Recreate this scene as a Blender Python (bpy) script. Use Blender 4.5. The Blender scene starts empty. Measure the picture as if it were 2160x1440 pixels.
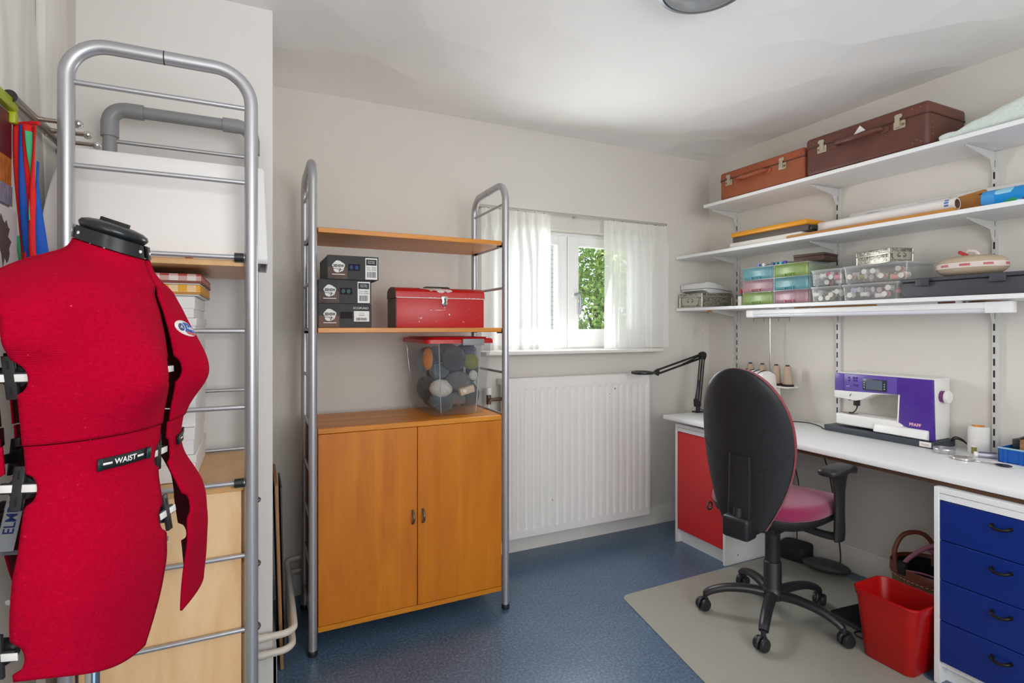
import bpy, bmesh, math, random
from mathutils import Vector, Matrix, Quaternion
PI = math.pi
R = math.radians
random.seed(7)
scn = bpy.context.scene
col = scn.collection

# ------------------------------------------------------------------ camera
F_PX = 1133.67
YAW = R(25.47)
cam_d = bpy.data.cameras.new('camera')
cam_d.sensor_fit = 'HORIZONTAL'
cam_d.sensor_width = 36.0
cam_d.lens = 36.0 * F_PX / 2160.0
cam_d.shift_y = -30.0 / 2160.0
cam_d.clip_start = 0.02
cam = bpy.data.objects.new('camera', cam_d)
col.objects.link(cam)
cam.location = (0, 0, 1.30)
cam.rotation_euler = (PI / 2, 0, -YAW)
scn.camera = cam

# ------------------------------------------------------------------ world, sun, window light, exposure
w = bpy.data.worlds.new('sky')
scn.world = w
w.use_nodes = True
wn = w.node_tree.nodes
wn['Background'].inputs[0].default_value = (0.80, 0.90, 1.0, 1)
wn['Background'].inputs[1].default_value = 1.6
sd = bpy.data.lights.new('sun', 'SUN')
sd.energy = 20.0
sd.angle = R(1)
sd.color = (1.0, 0.96, 0.88)
so = bpy.data.objects.new('sun', sd)
col.objects.link(so)
so.rotation_euler = Vector((-0.62, -0.04, 0.78)).to_track_quat('Z', 'Y').to_euler()


def daylight(name, loc, aim, sx, sy, power, colr):
    d = bpy.data.lights.new(name, 'AREA')
    d.shape = 'RECTANGLE'
    d.size, d.size_y = sx, sy
    d.energy = power
    d.color = colr
    o = bpy.data.objects.new(name, d)
    col.objects.link(o)
    o.location = loc
    o.rotation_euler = (Vector(loc) - Vector(aim)).to_track_quat('Z', 'Z' if abs(aim[2] - loc[2]) < 0 else 'Y').to_euler()
    return o


# area lamps: two for the window in view, two in added, unseen windows
daylight('daylight_back_window', (1.78, 3.10, 1.42), (1.78, 1.6, 2.35), 1.15, 0.70, 3.5, (0.95, 0.98, 1.0))
daylight('daylight_between_curtains', (1.745, 2.785, 1.50), (1.25, 1.1, 1.22), 0.36, 0.62, 11, (0.95, 0.98, 1.0))
daylight('added_light_left', (-0.66, -0.45, 1.60), (1.5, 0.35, 2.0), 1.3, 1.15, 10, (1.0, 0.99, 0.98))
daylight('added_light_front', (0.95, -1.36, 1.60), (0.15, 2.0, 1.85), 1.6, 1.2, 33, (1.0, 0.99, 0.98))

vs = scn.view_settings
vs.view_transform = 'Standard'
vs.look = 'None'
vs.gamma = 1.0
vs.use_curve_mapping = False
vs.exposure = 0.35
try:
    scn.cycles.use_denoising = True
    scn.cycles.max_bounces = 10
    scn.cycles.diffuse_bounces = 6
    scn.cycles.transparent_max_bounces = 16
    scn.cycles.caustics_reflective = False
    scn.cycles.caustics_refractive = False
    scn.cycles.sample_clamp_indirect = 6.0
except Exception:
    pass


# ------------------------------------------------------------------ materials
def lin(c):
    c = c / 255.0
    return c / 12.92 if c <= 0.04045 else ((c + 0.055) / 1.055) ** 2.4


def rgb(r, g, b):
    return (lin(r), lin(g), lin(b), 1.0)


MATS = {}


def mat(name, colr, rough=0.5, metal=0.0, var=0.0, vscale=8.0, bump=0.0, bscale=60.0, sheen=0.0, coat=0.0, spec=0.5, col2=None, stretch=(1, 1, 1)):
    """Principled material; optional noise between two colours, optional noise bump."""
    if name in MATS:
        return MATS[name]
    m = bpy.data.materials.new(name)
    m.use_nodes = True
    nt = m.node_tree
    b = nt.nodes['Principled BSDF']
    b.inputs['Base Color'].default_value = colr
    b.inputs['Roughness'].default_value = rough
    b.inputs['Metallic'].default_value = metal
    b.inputs['Specular IOR Level'].default_value = spec
    if sheen:
        b.inputs['Sheen Weight'].default_value = sheen
        b.inputs['Sheen Roughness'].default_value = 0.5
    if coat:
        b.inputs['Coat Weight'].default_value = coat
        b.inputs['Coat Roughness'].default_value = 0.1
    if var or col2 or bump:
        tc = nt.nodes.new('ShaderNodeTexCoord')
        mp = nt.nodes.new('ShaderNodeMapping')
        mp.inputs['Scale'].default_value = stretch
        nt.links.new(tc.outputs['Object'], mp.inputs['Vector'])
    if var or col2:
        n = nt.nodes.new('ShaderNodeTexNoise')
        n.inputs['Scale'].default_value = vscale
        n.inputs['Detail'].default_value = 6
        nt.links.new(mp.outputs[0], n.inputs['Vector'])
        cr = nt.nodes.new('ShaderNodeValToRGB')
        c2 = col2 if col2 else tuple(max(0, x * (1 - var)) for x in colr[:3]) + (1,)
        cr.color_ramp.elements[0].position = 0.32
        cr.color_ramp.elements[1].position = 0.68
        cr.color_ramp.elements[0].color = c2
        cr.color_ramp.elements[1].color = colr
        nt.links.new(n.outputs['Fac'], cr.inputs['Fac'])
        nt.links.new(cr.outputs['Color'], b.inputs['Base Color'])
    if bump:
        n2 = nt.nodes.new('ShaderNodeTexNoise')
        n2.inputs['Scale'].default_value = bscale
        n2.inputs['Detail'].default_value = 4
        nt.links.new(mp.outputs[0], n2.inputs['Vector'])
        bp = nt.nodes.new('ShaderNodeBump')
        bp.inputs['Strength'].default_value = bump
        bp.inputs['Distance'].default_value = 0.004
        nt.links.new(n2.outputs['Fac'], bp.inputs['Height'])
        nt.links.new(bp.outputs['Normal'], b.inputs['Normal'])
    MATS[name] = m
    return m


def clear_mat(name, tint, haze=0.12, haze_col=(0.8, 0.8, 0.8, 1), gloss=0.10, grough=0.06):
    """Thin clear or frosted plastic or glass: see-through, a little gloss, a little haze."""
    if name in MATS:
        return MATS[name]
    m = bpy.data.materials.new(name)
    m.use_nodes = True
    nt = m.node_tree
    for n in list(nt.nodes):
        nt.nodes.remove(n)
    out = nt.nodes.new('ShaderNodeOutputMaterial')
    tr = nt.nodes.new('ShaderNodeBsdfTransparent')
    tr.inputs[0].default_value = tint
    df = nt.nodes.new('ShaderNodeBsdfDiffuse')
    df.inputs[0].default_value = haze_col
    tl = nt.nodes.new('ShaderNodeBsdfTranslucent')
    tl.inputs[0].default_value = haze_col
    m0 = nt.nodes.new('ShaderNodeMixShader')
    m0.inputs[0].default_value = 0.5
    nt.links.new(df.outputs[0], m0.inputs[1])
    nt.links.new(tl.outputs[0], m0.inputs[2])
    m1 = nt.nodes.new('ShaderNodeMixShader')
    m1.inputs[0].default_value = haze
    nt.links.new(tr.outputs[0], m1.inputs[1])
    nt.links.new(m0.outputs[0], m1.inputs[2])
    gl = nt.nodes.new('ShaderNodeBsdfGlossy')
    gl.inputs['Roughness'].default_value = grough
    m2 = nt.nodes.new('ShaderNodeMixShader')
    m2.inputs[0].default_value = gloss
    nt.links.new(m1.outputs[0], m2.inputs[1])
    nt.links.new(gl.outputs[0], m2.inputs[2])
    nt.links.new(m2.outputs[0], out.inputs[0])
    MATS[name] = m
    return m


def wood_mat(name, c1, c2, scale=3.0, stretch=(9, 9, 0.7), rough=0.42, c3=None):
    if name in MATS:
        return MATS[name]
    m = bpy.data.materials.new(name)
    m.use_nodes = True
    nt = m.node_tree
    b = nt.nodes['Principled BSDF']
    b.inputs['Roughness'].default_value = rough
    tc = nt.nodes.new('ShaderNodeTexCoord')
    mp = nt.nodes.new('ShaderNodeMapping')
    mp.inputs['Scale'].default_value = stretch
    nt.links.new(tc.outputs['Object'], mp.inputs['Vector'])
    n = nt.nodes.new('ShaderNodeTexNoise')
    n.inputs['Scale'].default_value = scale
    n.inputs['Detail'].default_value = 8
    n.inputs['Roughness'].default_value = 0.6
    n.inputs['Distortion'].default_value = 0.6
    nt.links.new(mp.outputs[0], n.inputs['Vector'])
    cr = nt.nodes.new('ShaderNodeValToRGB')
    cr.color_ramp.elements[0].position = 0.3
    cr.color_ramp.elements[0].color = c1
    cr.color_ramp.elements[1].position = 0.7
    cr.color_ramp.elements[1].color = c2
    nt.links.new(n.outputs['Fac'], cr.inputs['Fac'])
    last = cr.outputs['Color']
    if c3:
        # broad planks of slightly different tone
        sep = nt.nodes.new('ShaderNodeSeparateXYZ')
        nt.links.new(tc.outputs['Object'], sep.inputs[0])
        mu = nt.nodes.new('ShaderNodeMath')
        mu.operation = 'MULTIPLY'
        mu.inputs[1].default_value = 9.0
        nt.links.new(sep.outputs['X'], mu.inputs[0])
        fl = nt.nodes.new('ShaderNodeMath')
        fl.operation = 'FLOOR'
        nt.links.new(mu.outputs[0], fl.inputs[0])
        wnz = nt.nodes.new('ShaderNodeTexWhiteNoise')
        wnz.noise_dimensions = '1D'
        nt.links.new(fl.outputs[0], wnz.inputs['W'])
        mx = nt.nodes.new('ShaderNodeMix')
        mx.data_type = 'RGBA'
        m5 = nt.nodes.new('ShaderNodeMath')
        m5.operation = 'MULTIPLY'
        m5.inputs[1].default_value = 0.5
        nt.links.new(wnz.outputs['Value'], m5.inputs[0])
        nt.links.new(m5.outputs[0], mx.inputs['Factor'])
        nt.links.new(last, mx.inputs['A'])
        mx.inputs['B'].default_value = c3
        last = mx.outputs['Result']
    nt.links.new(last, b.inputs['Base Color'])
    MATS[name] = m
    return m


# ------------------------------------------------------------------ mesh builder
class MB:
    def __init__(self):
        self.v = []
        self.f = []
        self.sm = []

    def add(self, verts, faces, smooth=True):
        o = len(self.v)
        self.v += [Vector(p) for p in verts]
        self.f += [tuple(i + o for i in q) for q in faces]
        self.sm += [smooth] * len(faces)
        return self

    def frombm(self, bm, M=None):
        bm.verts.index_update()
        vs_ = [(M @ v.co if M else v.co.copy()) for v in bm.verts]
        fs_ = [tuple(v.index for v in f.verts) for f in bm.faces]
        self.add(vs_, fs_)
        bm.free()
        return self

    def box(self, x0, x1, y0, y1, z0, z1, bev=0.0, seg=2, M=None):
        bm = bmesh.new()
        bmesh.ops.create_cube(bm, size=1.0)
        sx, sy, sz = abs(x1 - x0), abs(y1 - y0), abs(z1 - z0)
        for v in bm.verts:
            v.co = Vector(((x0 + x1) / 2 + v.co.x * sx, (y0 + y1) / 2 + v.co.y * sy, (z0 + z1) / 2 + v.co.z * sz))
        if bev:
            bv = min(bev, 0.49 * min(sx, sy, sz))
            bmesh.ops.bevel(bm, geom=list(bm.edges), offset=bv, segments=seg, profile=0.5, affect='EDGES')
        return self.frombm(bm, M)

    def rbox(self, x0, x1, y0, y1, z0, z1, r, n=6, M=None, taper=0.0, edge=0.0):
        """box whose four vertical edges are rounded by r; taper shrinks the bottom; edge bevels top and bottom rims"""
        cx, cy = (x0 + x1) / 2, (y0 + y1) / 2

        def ring(z, k, inset=0.0):
            pts = []
            hx, hy = abs(x1 - x0) / 2 * k - inset, abs(y1 - y0) / 2 * k - inset
            rr = max(1e-4, min(r, hx * 0.98, hy * 0.98))
            for qx, qy, a0 in ((1, 1, 0), (-1, 1, PI / 2), (-1, -1, PI), (1, -1, 1.5 * PI)):
                for i in range(n + 1):
                    a = a0 + PI / 2 * i / n
                    pts.append((cx + qx * (hx - rr) + rr * math.cos(a), cy + qy * (hy - rr) + rr * math.sin(a), z))
            return pts
        kb = 1 - taper
        if edge:
            rings = [ring(z0, kb, edge), ring(z0 + edge * 0.3, kb, edge * 0.3), ring(z0 + edge, kb), ring(z1 - edge, 1), ring(z1 - edge * 0.3, 1, edge * 0.3), ring(z1, 1, edge)]
        else:
            rings = [ring(z0, kb), ring(z1, 1)]
        if M:
            rings = [[M @ Vector(p) for p in q] for q in rings]
        return self.loft(rings, True, True, True)

    def loft(self, rings, closed=True, cap0=False, cap1=False, smooth=True):
        n = len(rings[0])
        vs_ = [p for r_ in rings for p in r_]
        fs_ = []
        for i in range(len(rings) - 1):
            for j in range(n if closed else n - 1):
                a, b = i * n + j, i * n + (j + 1) % n
                fs_.append((a, b, b + n, a + n))
        if cap0:
            fs_.append(tuple(range(n - 1, -1, -1)))
        if cap1:
            fs_.append(tuple(range((len(rings) - 1) * n, len(rings) * n)))
        return self.add(vs_, fs_, smooth)

    def cyl(self, p0, p1, r0, r1=None, seg=16, cap=True):
        p0, p1 = Vector(p0), Vector(p1)
        r1 = r0 if r1 is None else r1
        d = (p1 - p0).normalized()
        u = d.orthogonal().normalized()
        v = d.cross(u)
        rings = []
        for p, r in ((p0, r0), (p1, r1)):
            rings.append([p + (u * math.cos(2 * PI * k / seg) + v * math.sin(2 * PI * k / seg)) * r for k in range(seg)])
        return self.loft(rings, True, cap, cap)

    def tube(self, pts, r, seg=10, closed=False, cap=True):
        pts = [Vector(p) for p in pts]
        n = len(pts)
        rr = r if isinstance(r, (list, tuple)) else [r] * n
        tang = []
        for i in range(n):
            if closed:
                t = pts[(i + 1) % n] - pts[i - 1]
            else:
                t = pts[min(i + 1, n - 1)] - pts[max(i - 1, 0)]
            tang.append(t.normalized())
        u = tang[0].orthogonal().normalized()
        rings = []
        for i in range(n):
            t = tang[i]
            u = (u - t * u.dot(t))
            u = u.normalized() if u.length > 1e-6 else t.orthogonal().normalized()
            v = t.cross(u)
            rings.append([pts[i] + (u * math.cos(2 * PI * k / seg) + v * math.sin(2 * PI * k / seg)) * rr[i] for k in range(seg)])
        if closed:
            rings.append(rings[0])
            return self.loft(rings, True, False, False)
        return self.loft(rings, True, cap, cap)

    def lathe(self, prof, c=(0, 0, 0), seg=24, M=None, cap0=True, cap1=True):
        rings = []
        for r, z in prof:
            q = [Vector((c[0] + r * math.cos(2 * PI * k / seg), c[1] + r * math.sin(2 * PI * k / seg), c[2] + z)) for k in range(seg)]
            rings.append([M @ p for p in q] if M else q)
        return self.loft(rings, True, cap0, cap1)

    def ball(self, c, r, sc=(1, 1, 1), seg=16, rings=10, M=None):
        bm = bmesh.new()
        bmesh.ops.create_uvsphere(bm, u_segments=seg, v_segments=rings, radius=1)
        for v in bm.verts:
            v.co = Vector((v.co.x * r * sc[0], v.co.y * r * sc[1], v.co.z * r * sc[2]))
            if M:
                v.co = M @ v.co
            v.co += Vector(c)
        return self.frombm(bm)

    def prism(self, poly, axis, a0, a1, M=None, bev=0.0):
        """2-D polygon extruded along an axis: 'x': poly=(y,z); 'y': (x,z); 'z': (x,y)"""
        def P(p, a):
            return {'x': (a, p[0], p[1]), 'y': (p[0], a, p[1]), 'z': (p[0], p[1], a)}[axis]
        bm = bmesh.new()
        v0 = [bm.verts.new(P(p, a0)) for p in poly]
        v1 = [bm.verts.new(P(p, a1)) for p in poly]
        n = len(poly)
        bm.faces.new(v0[::-1])
        bm.faces.new(v1)
        for i in range(n):
            bm.faces.new((v0[i], v0[(i + 1) % n], v1[(i + 1) % n], v1[i]))
        bmesh.ops.recalc_face_normals(bm, faces=bm.faces)
        if bev:
            bmesh.ops.bevel(bm, geom=list(bm.edges), offset=bev, segments=2, profile=0.5, affect='EDGES')
        return self.frombm(bm, M)

    def grid(self, fn, nu, nv, smooth=True):
        vs_ = [fn(i / nu, j / nv) for i in range(nu + 1) for j in range(nv + 1)]
        fs_ = []
        for i in range(nu):
            for j in range(nv):
                a = i * (nv + 1) + j
                fs_.append((a, a + 1, a + nv + 2, a + nv + 1))
        return self.add(vs_, fs_, smooth)

    def text(self, s, size, fn, align='CENTER', extr=0.0, bold=0.0, sx=1.0):
        """lettering; fn maps the text plane (x, y, depth) to a point"""
        cu = bpy.data.curves.new('lettering', 'FONT')
        cu.body = s
        cu.size = size
        cu.align_x = align
        cu.align_y = 'CENTER'
        cu.extrude = extr
        cu.offset = bold
        o = bpy.data.objects.new('lettering', cu)
        col.objects.link(o)
        dg = bpy.context.evaluated_depsgraph_get()
        me = bpy.data.meshes.new_from_object(o.evaluated_get(dg))
        self.add([fn(v.co.x * sx, v.co.y, v.co.z) for v in me.vertices], [tuple(p.vertices) for p in me.polygons], False)
        bpy.data.objects.remove(o)
        bpy.data.curves.remove(cu)
        bpy.data.meshes.remove(me)
        return self

    def xf(self, M):
        self.v = [M @ p for p in self.v]
        return self

    def build(self, name, m, parent=None, ang=38, solid=0.0, sub=0, fix=True):
        me = bpy.data.meshes.new(name)
        me.from_pydata([tuple(p) for p in self.v], [], self.f)
        for p, s in zip(me.polygons, self.sm):
            p.use_smooth = s
        if fix:
            bm = bmesh.new()
            bm.from_mesh(me)
            bmesh.ops.recalc_face_normals(bm, faces=bm.faces)
            bm.to_mesh(me)
            bm.free()
        me.set_sharp_from_angle(angle=R(ang))
        ms = m if isinstance(m, (list, tuple)) else [m]
        for q in ms:
            me.materials.append(q)
        o = bpy.data.objects.new(name, me)
        col.objects.link(o)
        if solid:
            md = o.modifiers.new('thickness', 'SOLIDIFY')
            md.thickness = solid
            md.offset = -1
        if sub:
            md = o.modifiers.new('smooth', 'SUBSURF')
            md.levels = md.render_levels = sub
        if parent:
            o.parent = parent
            if parent.get('_w'):
                o.matrix_parent_inverse = WINV[parent.name]
        return o


WINV = {}
ROOTS = []


def thing(name, label, cat, loc=(0, 0, 0), rotz=0.0, group=None, world=True):
    """an Empty at the thing's base; with world=True its parts are given in room coordinates"""
    o = bpy.data.objects.new(name, None)
    o.empty_display_size = 0.05
    col.objects.link(o)
    o.location = loc
    o.rotation_euler = (0, 0, rotz)
    o['label'] = label
    o['category'] = cat
    if group:
        o['group'] = group
    if world:
        o['_w'] = 1
        WINV[o.name] = (Matrix.Translation(loc) @ Matrix.Rotation(rotz, 4, 'Z')).inverted()
    ROOTS.append(o)
    return o


def tag(o, label, cat, group=None, kind=None):
    o['label'] = label
    o['category'] = cat
    if group:
        o['group'] = group
    if kind:
        o['kind'] = kind
    return o


def struct(o):
    o['kind'] = 'structure'
    return o


def dup(root, loc, rotz=None, label=None, group=None):
    r = root.copy()
    col.objects.link(r)
    r.location = loc
    if rotz is not None:
        r.rotation_euler = (0, 0, rotz)
    if label:
        r['label'] = label
    if group:
        r['group'] = group
    for ch in [c for c in bpy.data.objects if c.parent == root]:
        c = ch.copy()
        col.objects.link(c)
        c.parent = r
        for g in [q for q in bpy.data.objects if q.parent == ch]:
            d = g.copy()
            col.objects.link(d)
            d.parent = c
    return r


def arc(c, r, a0, a1, n, u, v):
    c, u, v = Vector(c), Vector(u), Vector(v)
    return [c + (u * math.cos(a0 + (a1 - a0) * i / n) + v * math.sin(a0 + (a1 - a0) * i / n)) * r for i in range(n + 1)]


def crom(pts, n=8):
    """smooth curve through points"""
    P = [Vector(p) for p in pts]
    P = [P[0] * 2 - P[1]] + P + [P[-1] * 2 - P[-2]]
    out = []
    for i in range(1, len(P) - 2):
        for k in range(n):
            t = k / n
            a, b, c, d = P[i - 1], P[i], P[i + 1], P[i + 2]
            out.append(0.5 * ((2 * b) + (c - a) * t + (2 * a - 5 * b + 4 * c - d) * t * t + (3 * b - a - 3 * c + d) * t ** 3))
    out.append(P[-2])
    return out

# ------------------------------------------------------------------ the materials of the room
M_wall = mat('wall_paint', rgb(216, 211, 203), 0.85, bump=0.10, bscale=180)
M_wallp = mat('partition_paint', rgb(230, 226, 222), 0.8, bump=0.05, bscale=160)
M_ceil = mat('ceiling_paint', rgb(244, 242, 239), 0.8, var=0.03, vscale=1.6)
_nt = M_ceil.node_tree
_b = _nt.nodes['Principled BSDF']
_tc = _nt.nodes.new('ShaderNodeTexCoord')
_n = _nt.nodes.new('ShaderNodeTexNoise'); _n.inputs['Scale'].default_value = 1.3
_va = _nt.nodes.new('ShaderNodeVectorMath'); _va.operation = 'MULTIPLY_ADD'
_va.inputs[1].default_value = (.5, .5, .5)
_nt.links.new(_tc.outputs['Object'], _n.inputs['Vector'])
_nt.links.new(_n.outputs['Color'], _va.inputs[0]); _nt.links.new(_tc.outputs['Object'], _va.inputs[2])
_vo = _nt.nodes.new('ShaderNodeTexVoronoi'); _vo.inputs['Scale'].default_value = 2.6
_nt.links.new(_va.outputs[0], _vo.inputs['Vector'])
_bp = _nt.nodes.new('ShaderNodeBump'); _bp.inputs['Strength'].default_value = .55; _bp.inputs['Distance'].default_value = .035
_nt.links.new(_vo.outputs['Distance'], _bp.inputs['Height']); _nt.links.new(_bp.outputs['Normal'], _b.inputs['Normal'])
M_trim = mat('trim_paint', rgb(232, 229, 222), 0.4)
M_white = mat('white_laminate', rgb(236, 236, 236), 0.38)
M_whitep = mat('white_plastic', rgb(232, 231, 228), 0.35)
M_rad = mat('radiator_enamel', rgb(238, 236, 232), 0.35)
M_steel = mat('silver_tube', rgb(186, 186, 190), 0.38, metal=0.7)
M_chrome = mat('chrome', rgb(215, 213, 210), 0.12, metal=1.0)
M_brush = mat('brushed_steel', rgb(170, 160, 150), 0.28, metal=1.0)
M_black = mat('black_plastic', rgb(34, 35, 37), 0.42)
M_blackm = mat('black_matt', rgb(26, 26, 27), 0.7)
M_dgrey = mat('dark_grey_plastic', rgb(62, 65, 70), 0.5)
M_red = mat('red_laminate', rgb(214, 44, 48), 0.4)
M_blue = mat('blue_laminate', rgb(0, 38, 122), 0.38)
M_brown = mat('brown_edge', rgb(92, 62, 42), 0.7)
M_pvc = mat('grey_pvc', rgb(140, 141, 142), 0.35)
M_glass = clear_mat('window_glass', (0.97, 0.98, 0.98, 1), 0.0, (1, 1, 1, 1), 0.05, 0.02)

# floor: blue marbled linoleum with fine mottling
M_floor = bpy.data.materials.new('blue_linoleum')
M_floor.use_nodes = True
nt = M_floor.node_tree
b = nt.nodes['Principled BSDF']
tc = nt.nodes.new('ShaderNodeTexCoord')
n1 = nt.nodes.new('ShaderNodeTexNoise'); n1.inputs['Scale'].default_value = 95; n1.inputs['Detail'].default_value = 7; n1.inputs['Roughness'].default_value = 0.7
n2 = nt.nodes.new('ShaderNodeTexNoise'); n2.inputs['Scale'].default_value = 3.0; n2.inputs['Detail'].default_value = 4
nt.links.new(tc.outputs['Object'], n1.inputs['Vector']); nt.links.new(tc.outputs['Object'], n2.inputs['Vector'])
r1 = nt.nodes.new('ShaderNodeValToRGB')
r1.color_ramp.elements[0].position = 0.3; r1.color_ramp.elements[0].color = rgb(46, 68, 90)
r1.color_ramp.elements[1].position = 0.72; r1.color_ramp.elements[1].color = rgb(122, 146, 166)
e = r1.color_ramp.elements.new(0.5); e.color = rgb(76, 102, 128)
nt.links.new(n1.outputs['Fac'], r1.inputs['Fac'])
mx = nt.nodes.new('ShaderNodeMix'); mx.data_type = 'RGBA'; mx.blend_type = 'MULTIPLY'
r2 = nt.nodes.new('ShaderNodeValToRGB')
r2.color_ramp.elements[0].position = 0.35; r2.color_ramp.elements[0].color = (0.82, 0.85, 0.88, 1)
r2.color_ramp.elements[1].position = 0.65; r2.color_ramp.elements[1].color = (1, 1, 1, 1)
nt.links.new(n2.outputs['Fac'], r2.inputs['Fac'])
mx.inputs['Factor'].default_value = 1.0
nt.links.new(r1.outputs['Color'], mx.inputs['A']); nt.links.new(r2.outputs['Color'], mx.inputs['B'])
nt.links.new(mx.outputs['Result'], b.inputs['Base Color'])
b.inputs['Roughness'].default_value = 0.30
b.inputs['Specular IOR Level'].default_value = 0.75

# ------------------------------------------------------------------ room shell
XL, XR, YB, YP, YF, XP, ZC = -0.52, 2.87, 2.81, 2.15, -1.25, 0.055, 2.457
T = 0.18
struct(MB().box(XL - T, XR + T, YF - T, YB + T, -0.15, 0).build('floor', M_floor))
# ceiling: gently uneven old plaster
def ceil_pt(u, v):
    x, y = XL - T + (XR - XL + 2 * T) * u, YF - T + (YB - YF + 2 * T) * v
    return (x, y, ZC + 0.004 * math.sin(2.3 * x + 0.8 * y) * math.sin(1.7 * y - 0.5 * x))
mbc = MB().grid(ceil_pt, 40, 48)
mbc.box(XL - T, XR + T, YF - T, YB + T, ZC + 0.012, ZC + 0.15)
struct(mbc.build('ceiling', M_ceil, fix=False))


def wall_with_hole(name, axis, a, b, c0, c1, hole, m):
    """wall slab between a and b on its own axis, running c0..c1, with a rectangular opening"""
    h0, h1, z0, z1 = hole
    mb = MB()
    segs = [(c0, h0, 0, ZC + .02), (h1, c1, 0, ZC + .02), (h0, h1, 0, z0), (h0, h1, z1, ZC + .02)]
    for s0, s1, q0, q1 in segs:
        if axis == 'y':
            mb.box(s0, s1, a, b, q0, q1)
        else:
            mb.box(a, b, s0, s1, q0, q1)
    return struct(mb.build(name, m))


WX0, WX1, WZ0, WZ1 = 1.15, 2.36, 1.145, 1.888
wall_with_hole('wall_back', 'y', YB, YB + T, XP - 0.2, XR + T, (WX0, WX1, WZ0, WZ1), M_wall)
struct(MB().box(XR, XR + T, YF - T, YB, 0, ZC + .02).build('wall_right', M_wall))
wall_with_hole('wall_left', 'x', XL - T, XL, YF, YB, (-1.1, 0.2, 1.0, 2.2), M_wall)
wall_with_hole('wall_front', 'y', YF - T, YF, XL - T, XR, (0.1, 1.8, 0.95, 2.2), M_wall)
struct(MB().box(XL, XP, YP, YB + 0.02, 0, ZC + .02).build('wall_partition', M_wallp))

# skirtings: a flat board with a small moulded top
def skirting(name, x0, x1, y0, y1, top):
    mb = MB()
    mb.box(x0, x1, y0, y1, 0, top - 0.012, bev=0.001, seg=1)
    dx = 0.004 if abs(x1 - x0) < 0.1 else 0
    dy = 0.004 if abs(y1 - y0) < 0.1 else 0
    mb.box(x0 + dx, x1, y0 + dy, y1, top - 0.013, top, bev=0.003)
    return struct(mb.build(name, M_trim))
skirting('baseboard_back', XP, XR, YB - 0.012, YB, 0.115)
skirting('baseboard_right', XR - 0.012, XR, YF, YB - 0.012, 0.135)
skirting('baseboard_partition', XL, XP + 0.014, YP - 0.013, YP, 0.115)
struct(MB().box(XP, XP + 0.014, YP - 0.013, YB - 0.012, 0, 0.115, bev=0.002).build('baseboard_return', M_trim))

# whitewashed timber frame on the left wall: an upright post and a curved brace
M_timber = wood_mat('whitewashed_timber', rgb(214, 208, 200), rgb(236, 232, 226), 2.6, (6, 6, 0.6), 0.75)
struct(MB().box(XL, XL + 0.022, 1.80, 1.985, 0, ZC, bev=0.004).build('trim_1', M_timber))
br = []
for i in range(13):
    t = i / 12
    z = 1.20 + (ZC - 1.20) * t
    yr = 1.80 - 0.18 * t ** 1.6
    br.append((yr, z))
poly = br + [(yy - 0.34 + 0.05 * (zz - 1.2), zz) for yy, zz in br[::-1]]
struct(MB().prism(poly, 'x', XL, XL + 0.030, bev=0.003).build('trim_2', M_timber))

# ------------------------------------------------------------------ window in the back wall
win = bpy.data.objects.new('window_1', None)
col.objects.link(win)
win.location = (1.755, YB + 0.09, WZ0)
win['kind'] = 'structure'
win['_w'] = 1
WINV[win.name] = Matrix.Translation(win.location).inverted()
M_frame = mat('window_paint', rgb(238, 238, 236), 0.3)
fy0, fy1 = YB + 0.06, YB + 0.13
mb = MB()
mb.box(WX0, WX0 + 0.05, fy0 + .012, fy1, WZ0, WZ1, bev=0.003)
mb.box(WX1 - 0.05, WX1, fy0 + .012, fy1, WZ0, WZ1, bev=0.003)
mb.box(WX0, WX1, fy0 + .012, fy1, WZ1 - 0.035, WZ1, bev=0.003)
mb.box(WX0, WX1, fy0 + .012, fy1, WZ0, WZ0 + 0.045, bev=0.003)
mb.build('window_frame', M_frame, win)
XM = 1.748
for sx0, sx1, gx0, gx1 in ((WX0 + 0.035, XM, WX0 + 0.11, 1.682), (XM, WX1 - 0.035, 1.822, WX1 - 0.11)):
    mb = MB()
    z0, z1, gz0, gz1 = WZ0 + 0.03, WZ1 - 0.022, 1.283, 1.812
    for k, (dx, y0, y1) in enumerate(((0.0, fy0, fy1 - .01), (0.022, fy0 - 0.006, fy0 + 0.01))):
        # sash members; a second thin step forms the glazing bead
        a0, a1 = (sx0 + .002, gx0) if k == 0 else (gx0 - 0.012, gx0 + 0.006)
        c0, c1 = (gx1, sx1 - .002) if k == 0 else (gx1 - 0.006, gx1 + 0.012)
        e0, e1 = (z0, gz0) if k == 0 else (gz0 - 0.012, gz0 + 0.006)
        g0, g1 = (gz1, z1) if k == 0 else (gz1 - 0.006, gz1 + 0.012)
        mb.box(a0, a1, y0, y1, e0, g1, bev=0.002, seg=1)
        mb.box(c0, c1, y0, y1, e0, g1, bev=0.002, seg=1)
        mb.box(a1, c0, y0, y1, e0, e1, bev=0.002, seg=1)
        mb.box(a1, c0, y0, y1, g0, g1, bev=0.002, seg=1)
    s = mb.build('sash', M_frame, win)
    g = MB().box(gx0 - .004, gx1 + .004, fy0 + 0.03, fy0 + 0.034, gz0 - .004, gz1 + .004).build('pane', M_glass)
    g.parent = s
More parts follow.
